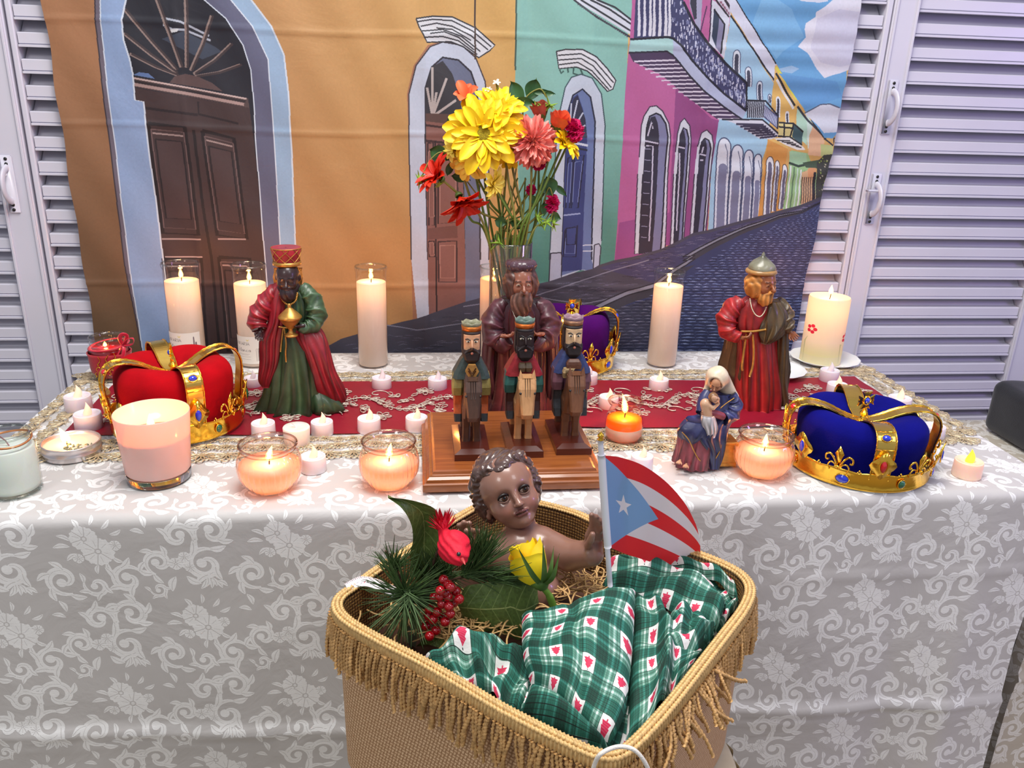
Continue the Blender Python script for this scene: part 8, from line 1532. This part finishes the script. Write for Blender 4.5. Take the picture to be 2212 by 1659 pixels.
# ------------------------------------------------------------------ bouquet in the glass vase
YV = 1.40; VB = onz(1096, 818); YV = VB[1]; sV = mpp(ony(1105, 520, YV)); vt = ony(1105, 522, YV)[2]; RV = 46 * sV
vs = thing('glass_vase', VB, 'clear cylindrical glass vase of mixed flowers behind the bearded king', 'vase')
mesh('glass', *lathe(VB, [(.001, .001), (RV * .95, .001), (RV, .004), (RV, vt - TZ - .001), (RV * .985, vt - TZ), (RV * .96, vt - TZ - .002), (RV * .955, .012), (.001, .010)], 48), thin_glass('vase_glass', (.93, .95, .93), 4.0), vs)
for hz_, rr_, mm_ in ((vt - .0008, .975, .0016), (vt - .030, .95, .0009)): mesh('rim' if rr_ > .96 else 'water_line', *tube([(VB[0] + RV * rr_ * math.cos(t_), VB[1] + RV * rr_ * math.sin(t_), hz_) for t_ in np.linspace(0, 2 * PI, 40)], mm_, 6), M_glass2, vs)
vp = lambda x, y, d=0.: ony(x, y, YV - d * sV)
P_ = lambda x, y, d=0.: vp(x, y, d)
def stem_pts(px, py, d, k):
    e = P_(px, py, d); bx = VB + [RV * .55 * math.cos(k * 2.4), RV * .55 * math.sin(k * 2.4), .02]; tx = np.array([VB[0] + RV * .70 * math.cos(k * 2.4 + 2.6) + (px - 1105) * sV * .16, VB[1] + RV * .6 * math.sin(k * 2.4 + 2.6), vt]); m_ = (tx + e) / 2 + [0, -.004 * d / 20, .0] + np.array([(tx[0] - bx[0]) * .1, 0, 0]); return catmull(np.array([bx, tx, m_, e]), 8)
M_stem = [mat('green_flower_stem', (96, 122, 44), .4, noise=.2, nscale=60), mat('olive_flower_stem', (128, 128, 56), .4, noise=.2, nscale=60)]
def petal_tpl(w=.3, cup=.25, notch=.0, nu=10, nv=5):
    V = []
    for i in range(nu):
        t_ = i / (nu - 1); wd = w * min(1, (t_ * 2.2 + .12)) ** .6 * math.sqrt(max(.02, 1 - max(0, (t_ - .62) / .385) ** 2.6)); 
        for j in range(nv): s_ = j / (nv - 1) * 2 - 1; V.append((t_ - (notch * abs(s_) if i == nu - 1 else 0), s_ * wd / 2, cup * wd * s_ * s_ + .10 * math.sin(t_ * PI)))
    return np.array(V), grid_faces(nu, nv)
def basis(n_, spin=0.):
    z = nrm(n_); x = nrm(np.cross([0, 0, 1.0] if abs(z[2]) < .9 else [0, 1.0, 0], z)); y = np.cross(z, x); return np.stack([x * math.cos(spin) + y * math.sin(spin), -x * math.sin(spin) + y * math.cos(spin), z], 1)
def flower(name, px, py, d, R, nrm_, layers, mt, label, k, cat='flower', disc=None, w=.3, seg=True, sc_=0, grp=None):
    """layers: (count, length factor, tilt up, spin)"""
    c = P_(px, py, d); n_ = nrm(nrm_); root = thing(name, c, label, cat, grp); B = basis(n_); U = R * sV
    mesh('stem', *tube(stem_pts(px, py, d - 6, k), 2.6 * sV, 8), M_stem[k % 2], root); v0, f0 = petal_tpl(w)
    me = None; a = Acc()
    for (cnt, lf, tilt, sp) in layers:
        for i in range(cnt):
            a_ = i / cnt * 2 * PI + sp + .08 * RS.randn(); tl = tilt + .10 * RS.randn(); L_ = U * lf * (1 + .07 * RS.randn()); R1 = np.array(Matrix.Rotation(a_, 3, 'Z') @ Matrix.Rotation(-tl, 3, 'Y')); M3 = B @ R1 * L_; off = n_ * U * .03 * RS.rand()
            if seg:
                if me is None: o = mesh('petal', v0, f0, mt, None); me = o.data; o.parent = root
                else: o = bpy.data.objects.new('petal', me); COL.objects.link(o); o.parent = root
                mm = np.eye(4); mm[:3, :3] = M3; mm[:3, 3] = off; o.matrix_local = Matrix(mm.tolist())
            else: a.add(v0 @ M3.T + c + off, f0.tolist())
    if not seg: a.build('petals', mt, root)
    v, f = lathe((0, 0, 0), [(.0001, -.18 * U), (.12 * U, -.14 * U), (.17 * U, -.02 * U), (.14 * U, .0)], 12, axis=n_); mesh('calyx', v + c, f, M_sepal, root)
    if disc:
        v, f = lathe((0, 0, 0), [(.20 * U, .02 * U), (.22 * U, .14 * U), (.18 * U, .20 * U), (.08 * U, .19 * U), (.0001, .17 * U)], 20, axis=n_); mesh('disc', v + c, f, disc, root)
    return root
M_y1 = mat('bright_yellow_petal', (252, 214, 18), .5, noise=.06, nscale=80); M_y2 = mat('lemon_petal', (252, 226, 90), .5, noise=.06, nscale=80); M_dz = mat('olive_disc', (150, 132, 20), .9, noise=.3, nscale=500, bump=1, bscale=700)
M_ro = mat('red_orange_petal', (222, 44, 14), .5, noise=.15, nscale=60); M_pk = mat('salmon_carnation_petal', (255, 160, 148), .6, noise=.06, nscale=80, sss=.5, sssr=.004); M_mg = mat('magenta_petal', (208, 14, 96), .6, noise=.12, nscale=80); M_or = mat('orange_petal', (240, 110, 62), .5, noise=.15, nscale=80)
front = np.array([-.05, -1, .25])
flower('chrysanthemum', 1043, 290, 34, 78, front, ((17, 1.0, .06, 0), (15, .88, .24, .2), (11, .66, .42, .1)), M_y1, 'largest bright yellow chrysanthemum with olive centre in the bouquet', 0, disc=M_dz, w=.34)
flower('chrysanthemum', 1078, 250, 14, 62, (.15, -.8, .6), ((16, 1.0, .2, 0), (14, .8, .5, .2), (10, .55, .9, 0)), M_y1, 'upper yellow chrysanthemum behind the largest one', 1, w=.30)
flower('chrysanthemum', 1012, 348, 24, 40, (-.4, -.8, -.3), ((13, 1.0, .2, 0), (11, .75, .6, .2)), M_y2, 'pale yellow chrysanthemum at lower left of the largest one', 2, w=.40)
flower('chrysanthemum', 985, 322, 18, 30, (-.8, -.6, .1), ((10, 1.0, .4, 0), (8, .7, .8, .2)), M_y2, 'small pale yellow chrysanthemum at the left edge of the bouquet', 3, w=.42, seg=False)
flower('chrysanthemum', 1062, 396, 34, 36, (.75, -.65, -.05), ((13, 1.0, .2, 0), (10, .75, .6, .2)), M_y2, 'pale yellow chrysanthemum in profile low in the middle of bouquet', 4, w=.38)
flower('chrysanthemum', 1098, 330, 14, 36, (.2, -.9, -.2), ((13, 1.0, .2, 0), (10, .75, .6, .2)), M_y1, 'yellow chrysanthemum tucked under the salmon carnation', 5, w=.36)
flower('chrysanthemum', 1216, 312, 22, 40, (.6, -.45, .65), ((14, 1.0, .15, 0), (12, .8, .5, .2)), M_y1, 'yellow chrysanthemum at the right side of the bouquet', 6, w=.36)
flower('gerbera', 952, 386, 30, 50, (-.75, -.35, .55), ((16, 1.0, .45, 0), (14, .85, .75, .2)), M_ro, 'red orange gerbera turned up to the left', 7, w=.32)
flower('gerbera', 992, 424, 34, 54, (.35, -.55, -.75), ((16, 1.0, .55, 0), (14, .85, .85, .2)), M_ro, 'red orange gerbera hanging down at lower left', 8, w=.32)
def carnation(px, py, d, R, mt, label, k, n_dir=(0, -1, .2), name='carnation'):
    c = P_(px, py, d); root = thing(name, c, label, 'flower'); B = basis(n_dir); U = R * sV; mesh('stem', *tube(stem_pts(px, py, d - 6, k), 2.4 * sV, 8), M_stem[k % 2], root); a = Acc()
    for q, (lf, tl, nr_) in enumerate(((1.0, -.02, 9), (.97, .22, 8), (.86, .48, 7), (.72, .78, 6), (.56, 1.05, 5), (.4, 1.3, 4))):
        na, nr = 150, 9; th = np.arange(na) / na * 2 * PI; V = np.zeros((na, nr, 3)); ph = q * 1.7 + k
        for j in range(nr):
            t_ = (j + .5) / (nr - .5); el = tl + (.26 * np.sin(nr_ * th + ph) + .15 * np.sin(nr_ * 2.6 * th + 2 * ph) + .08 * np.sin(31 * th)) * t_ ** 1.6; r_ = U * lf * t_ * (1 + (.05 * np.sin(nr_ * 1.5 * th + ph) + .035 * np.sign(np.sin(36 * th))) * t_ ** 3)
            V[:, j] = np.stack([r_ * np.cos(el) * np.cos(th), r_ * np.cos(el) * np.sin(th), r_ * np.sin(el)], -1)
        a.add(V.reshape(-1, 3) @ B.T + c, grid_faces(na, nr, True).tolist())
    a.build('petals', mt, root); v, f = lathe((0, 0, 0), [(.0001, -.75 * U), (.10 * U, -.72 * U), (.2 * U, -.5 * U), (.22 * U, -.1 * U), (.15 * U, 0)], 12, axis=B[:, 2]); mesh('calyx', v + c, f, M_sepal, root)
carnation(1148, 306, 34, 52, M_pk, 'large ruffled salmon pink carnation in the middle of the bouquet', 9)
carnation(1240, 282, 14, 24, M_mg, 'magenta carnation beside the orange rose at upper right', 10, (.6, -.7, .3)); carnation(1192, 440, 10, 20, M_mg, 'magenta carnation low at the right among green leaves', 11, (.7, -.7, 0)); carnation(1164, 350, 8, 18, M_mg, 'magenta carnation peeping out under the salmon one', 12, (.3, -.9, -.2)); carnation(1147, 410, 2, 12, M_mg, 'tiny magenta carnation bud among the stems', 13, (.2, -1, 0))
def rosebud(px, py, d, R, axis, mt, label, k, name='rose'):
    c = P_(px, py, d); root = thing(name, c, label, 'flower'); U = R * sV; ax_ = nrm(axis); cb = c - ax_ * U; mesh('stem', *tube(stem_pts(px - axis[0] * R, py + axis[2] * R, d - 4, k), 2.3 * sV, 8), M_stem[k % 2], root)
    for (r_, h_, a0, a1, f_, cu) in ((.35, 1.8, 0, 5.8, .1, 0), (.58, 1.85, .5, 3.4, .2, .15), (.60, 1.8, 3.3, 6.2, .2, .15), (.75, 1.75, 1.5, 4.0, .3, .3), (.76, 1.7, 4.2, 7.0, .3, .3)): mesh('petal', *sheet(cb, ax_, r_ * U, h_ * U, a0, a1, f_, cu, 12, 9), mt, root)
    v, f = lathe((0, 0, 0), [(.0001, -.2 * U), (.25 * U, -.1 * U), (.5 * U, .3 * U), (.62 * U, .75 * U)], 14, axis=ax_); mesh('calyx', v + cb, f, M_sepal, root)
rosebud(1208, 262, 20, 26, (.25, -.3, .85), mat('orange_rose_petal', (232, 92, 54), .5, noise=.15, nscale=90), 'orange red rose at the upper right of the bouquet', 14); rosebud(1166, 238, 14, 22, (-.2, -.1, .95), mat('ruddy_rose_petal', (176, 74, 56), .5, noise=.2, nscale=90), 'small ruddy rose bud behind green berries at the top', 15)
flower('alstroemeria', 1008, 214, 6, 32, (-.2, -.7, .7), ((3, 1.1, .8, .3), (3, .95, .55, 1.3)), M_or, 'orange alstroemeria at the upper left of the bouquet', 16, w=.55)
flower('filler_flower', 1073, 180, 0, 9, (0, -.6, .8), ((5, 1, .3, 0),), mat('cream_petal', (236, 226, 208), .6), 'tiny cream filler flower at the very top of the bouquet', 17, w=.5, seg=False); flower('filler_flower', 1056, 196, 0, 8, (-.3, -.6, .8), ((5, 1, .3, 0),), bpy.data.materials['cream_petal'], 'tiny cream filler flower just left of the topmost one', 18, w=.5, seg=False)
M_eu = mat('dark_green_leaf', (54, 96, 52), .4, noise=.2, nscale=50); M_lg = mat('lime_green_leaf', (132, 170, 48), .5, noise=.2, nscale=50)
def sprig(lst, stem_, mt, label, k, buds=()):
    root = thing('greenery_sprig', P_(*stem_[-1]), label, 'greenery'); e = stem_[0]; base_ = stem_pts(*e, k); mesh('stem', *tube(np.vstack([base_[:-1], catmull(np.array([P_(*q) for q in stem_]), 5)]), 1.5 * sV, 6), M_stem[1], root)
    for (x, y, d, l_, w_, an, tl) in lst:
        c = P_(x, y, d); ux = np.array([math.cos(an), tl * .3, -math.sin(an)]); uz = nrm(np.cross(ux, [0, -1, 0])); t_ = np.linspace(0, 1, 9); wd = np.sin(t_ ** .8 * PI) * w_ / 2 * sV; A = [c + ux * (q - .5) * l_ * sV + uz * a_ for q, a_ in zip(t_, wd)]; B = [c + ux * (q - .5) * l_ * sV - uz * a_ + [0, .0002, 0] for q, a_ in zip(t_, wd)]; v, f, u_ = leafmesh(A, B, .08 * w_ * sV, 14, 7, .04 * l_ * sV); mesh('leaf', v, f, mt, root)
    if buds:
        a = Acc()
        for x, y, d, r_ in buds:
            for q in range(9): o_ = RS.randn(3) * r_ * .5 * sV; a.add(*tube([P_(x, y, d) + o_ * .2, P_(x, y, d) + o_ * 1.6 + nrm(o_) * r_ * .5 * sV], [r_ * .28 * sV, .4 * sV], 5))
        tag(a.build('bud_cluster', M_lg, root), kind='stuff')
sprig([(1118, 205, 0, 56, 30, 1.1, 0), (1150, 196, 0, 46, 34, 1.9, .4), (1136, 222, 4, 50, 22, .1, 0), (1168, 198, 4, 30, 12, -.2, 0), (1186, 202, 4, 26, 12, 0, 0)], [(1120, 330, -4), (1128, 270, -4), (1134, 215, 0), (1165, 192, 4), (1180, 210, 4)], M_eu, 'dark green leafy sprig at the top of the bouquet', 19, [(1172, 232, 20, 9), (1188, 228, 18, 8), (1158, 232, 20, 8)])
sprig([(950, 334, 10, 44, 34, .5, 0), (972, 362, 6, 34, 16, -1.2, 0), (996, 384, 4, 40, 20, .2, 0), (1004, 300, 4, 30, 14, 2.6, 0), (975, 258, 0, 30, 12, -.8, .3)], [(1030, 420, 0), (1000, 380, 4), (960, 330, 10), (930, 345, 14), (912, 380, 20)], M_eu, 'round leaved sprig arching out at the left of the bouquet', 20, [(906, 388, 22, 10), (950, 398, 30, 9), (922, 386, 24, 8), (994, 336, 30, 10)])
sprig([(1186, 404, 14, 42, 40, 1.3, 0), (1212, 412, 8, 34, 14, .7, 0), (1152, 432, 12, 26, 16, .8, 0), (1200, 470, 16, 24, 24, .2, 0), (1176, 452, 14, 30, 18, 1.6, 0)], [(1150, 500, 6), (1170, 450, 10), (1186, 405, 14), (1196, 440, 16), (1190, 475, 18)], M_eu, 'green sprig with broad leaves low at the right of the bouquet', 21, [(1160, 470, 20, 9), (1180, 480, 20, 9), (1196, 484, 20, 8), (1170, 486, 20, 7)])
sprig([(1082, 480, 14, 26, 24, .3, 0), (1118, 486, 10, 34, 20, .4, 0), (1074, 512, 20, 20, 12, 1.5, 0)], [(1090, 540, 12), (1082, 510, 14), (1072, 500, 18), (1076, 528, 22)], M_eu, 'short sprig with lime bud drooping over the vase rim', 22, [(1078, 524, 24, 10)])
root = thing('bare_stems', VB + [0, 0, .02], 'bundle of loose thin stems among the flowers in the vase', 'stem')
for k in range(14): e = (1075 + k * 10 + RS.randn() * 6, 380 + RS.rand() * 60); mesh('stem', *tube(stem_pts(e[0], e[1], RS.rand() * 14 - 7, k + 30), 1.6 * sV, 6), M_stem[k % 2], root)
# ------------------------------------------------------------------ black bag on the side table
q0 = ony(2121, 930, 1.42); q1 = ony(2140, 896, 1.24); xb0, xb1, zt2 = q0[0], q0[0] + .34, q1[2]
bgm = mat('black_canvas', (22, 24, 32), .75, noise=.15, nscale=80, bump=.3, bscale=500, sheen=.2); bag = thing('black_bag', ((xb0 + xb1) / 2, 1.30, .6125), 'black zipped canvas bag on the side table at the right edge', 'bag')
def bagf(P):
    X, Y, Z = P; cx_, cy_, cz_ = (xb0 + xb1) / 2, 1.315, (.614 + zt2) / 2; hx_, hy_, hz_ = (xb1 - xb0) / 2 - .02, .115 - .02, (zt2 - .614) / 2 - .02
    qx, qy, qz = np.abs(X - cx_) - hx_, np.abs(Y - cy_) - hy_, np.abs(Z - cz_) - hz_; return np.sqrt(np.maximum(qx, 0) ** 2 + np.maximum(qy, 0) ** 2 + np.maximum(qz, 0) ** 2) + np.minimum(np.maximum(np.maximum(qx, qy), qz), 0) - .02 + .0015 * np.sin(X * 60 + Z * 30) * np.sin(Y * 50)
sculpt('body', bagf, (xb0 - .01, 1.19, .60), (xb1 + .01, 1.44, zt2 + .01), .005, bgm, bag); mesh('zip', *tube([(xb0 + .02, 1.30, zt2 + .001), ((xb0 + xb1) / 2, 1.30, zt2 + .001), (xb1 - .02, 1.30, zt2 + .001)], .003, 6), M_dark, bag); mesh('zip_pull', *tube([(xb0 + .012, 1.25, zt2 - .006), (xb0 - .002, 1.245, zt2 - .010), (xb0 - .012, 1.24, zt2 - .026)], .0018, 6), M_dark, bag)
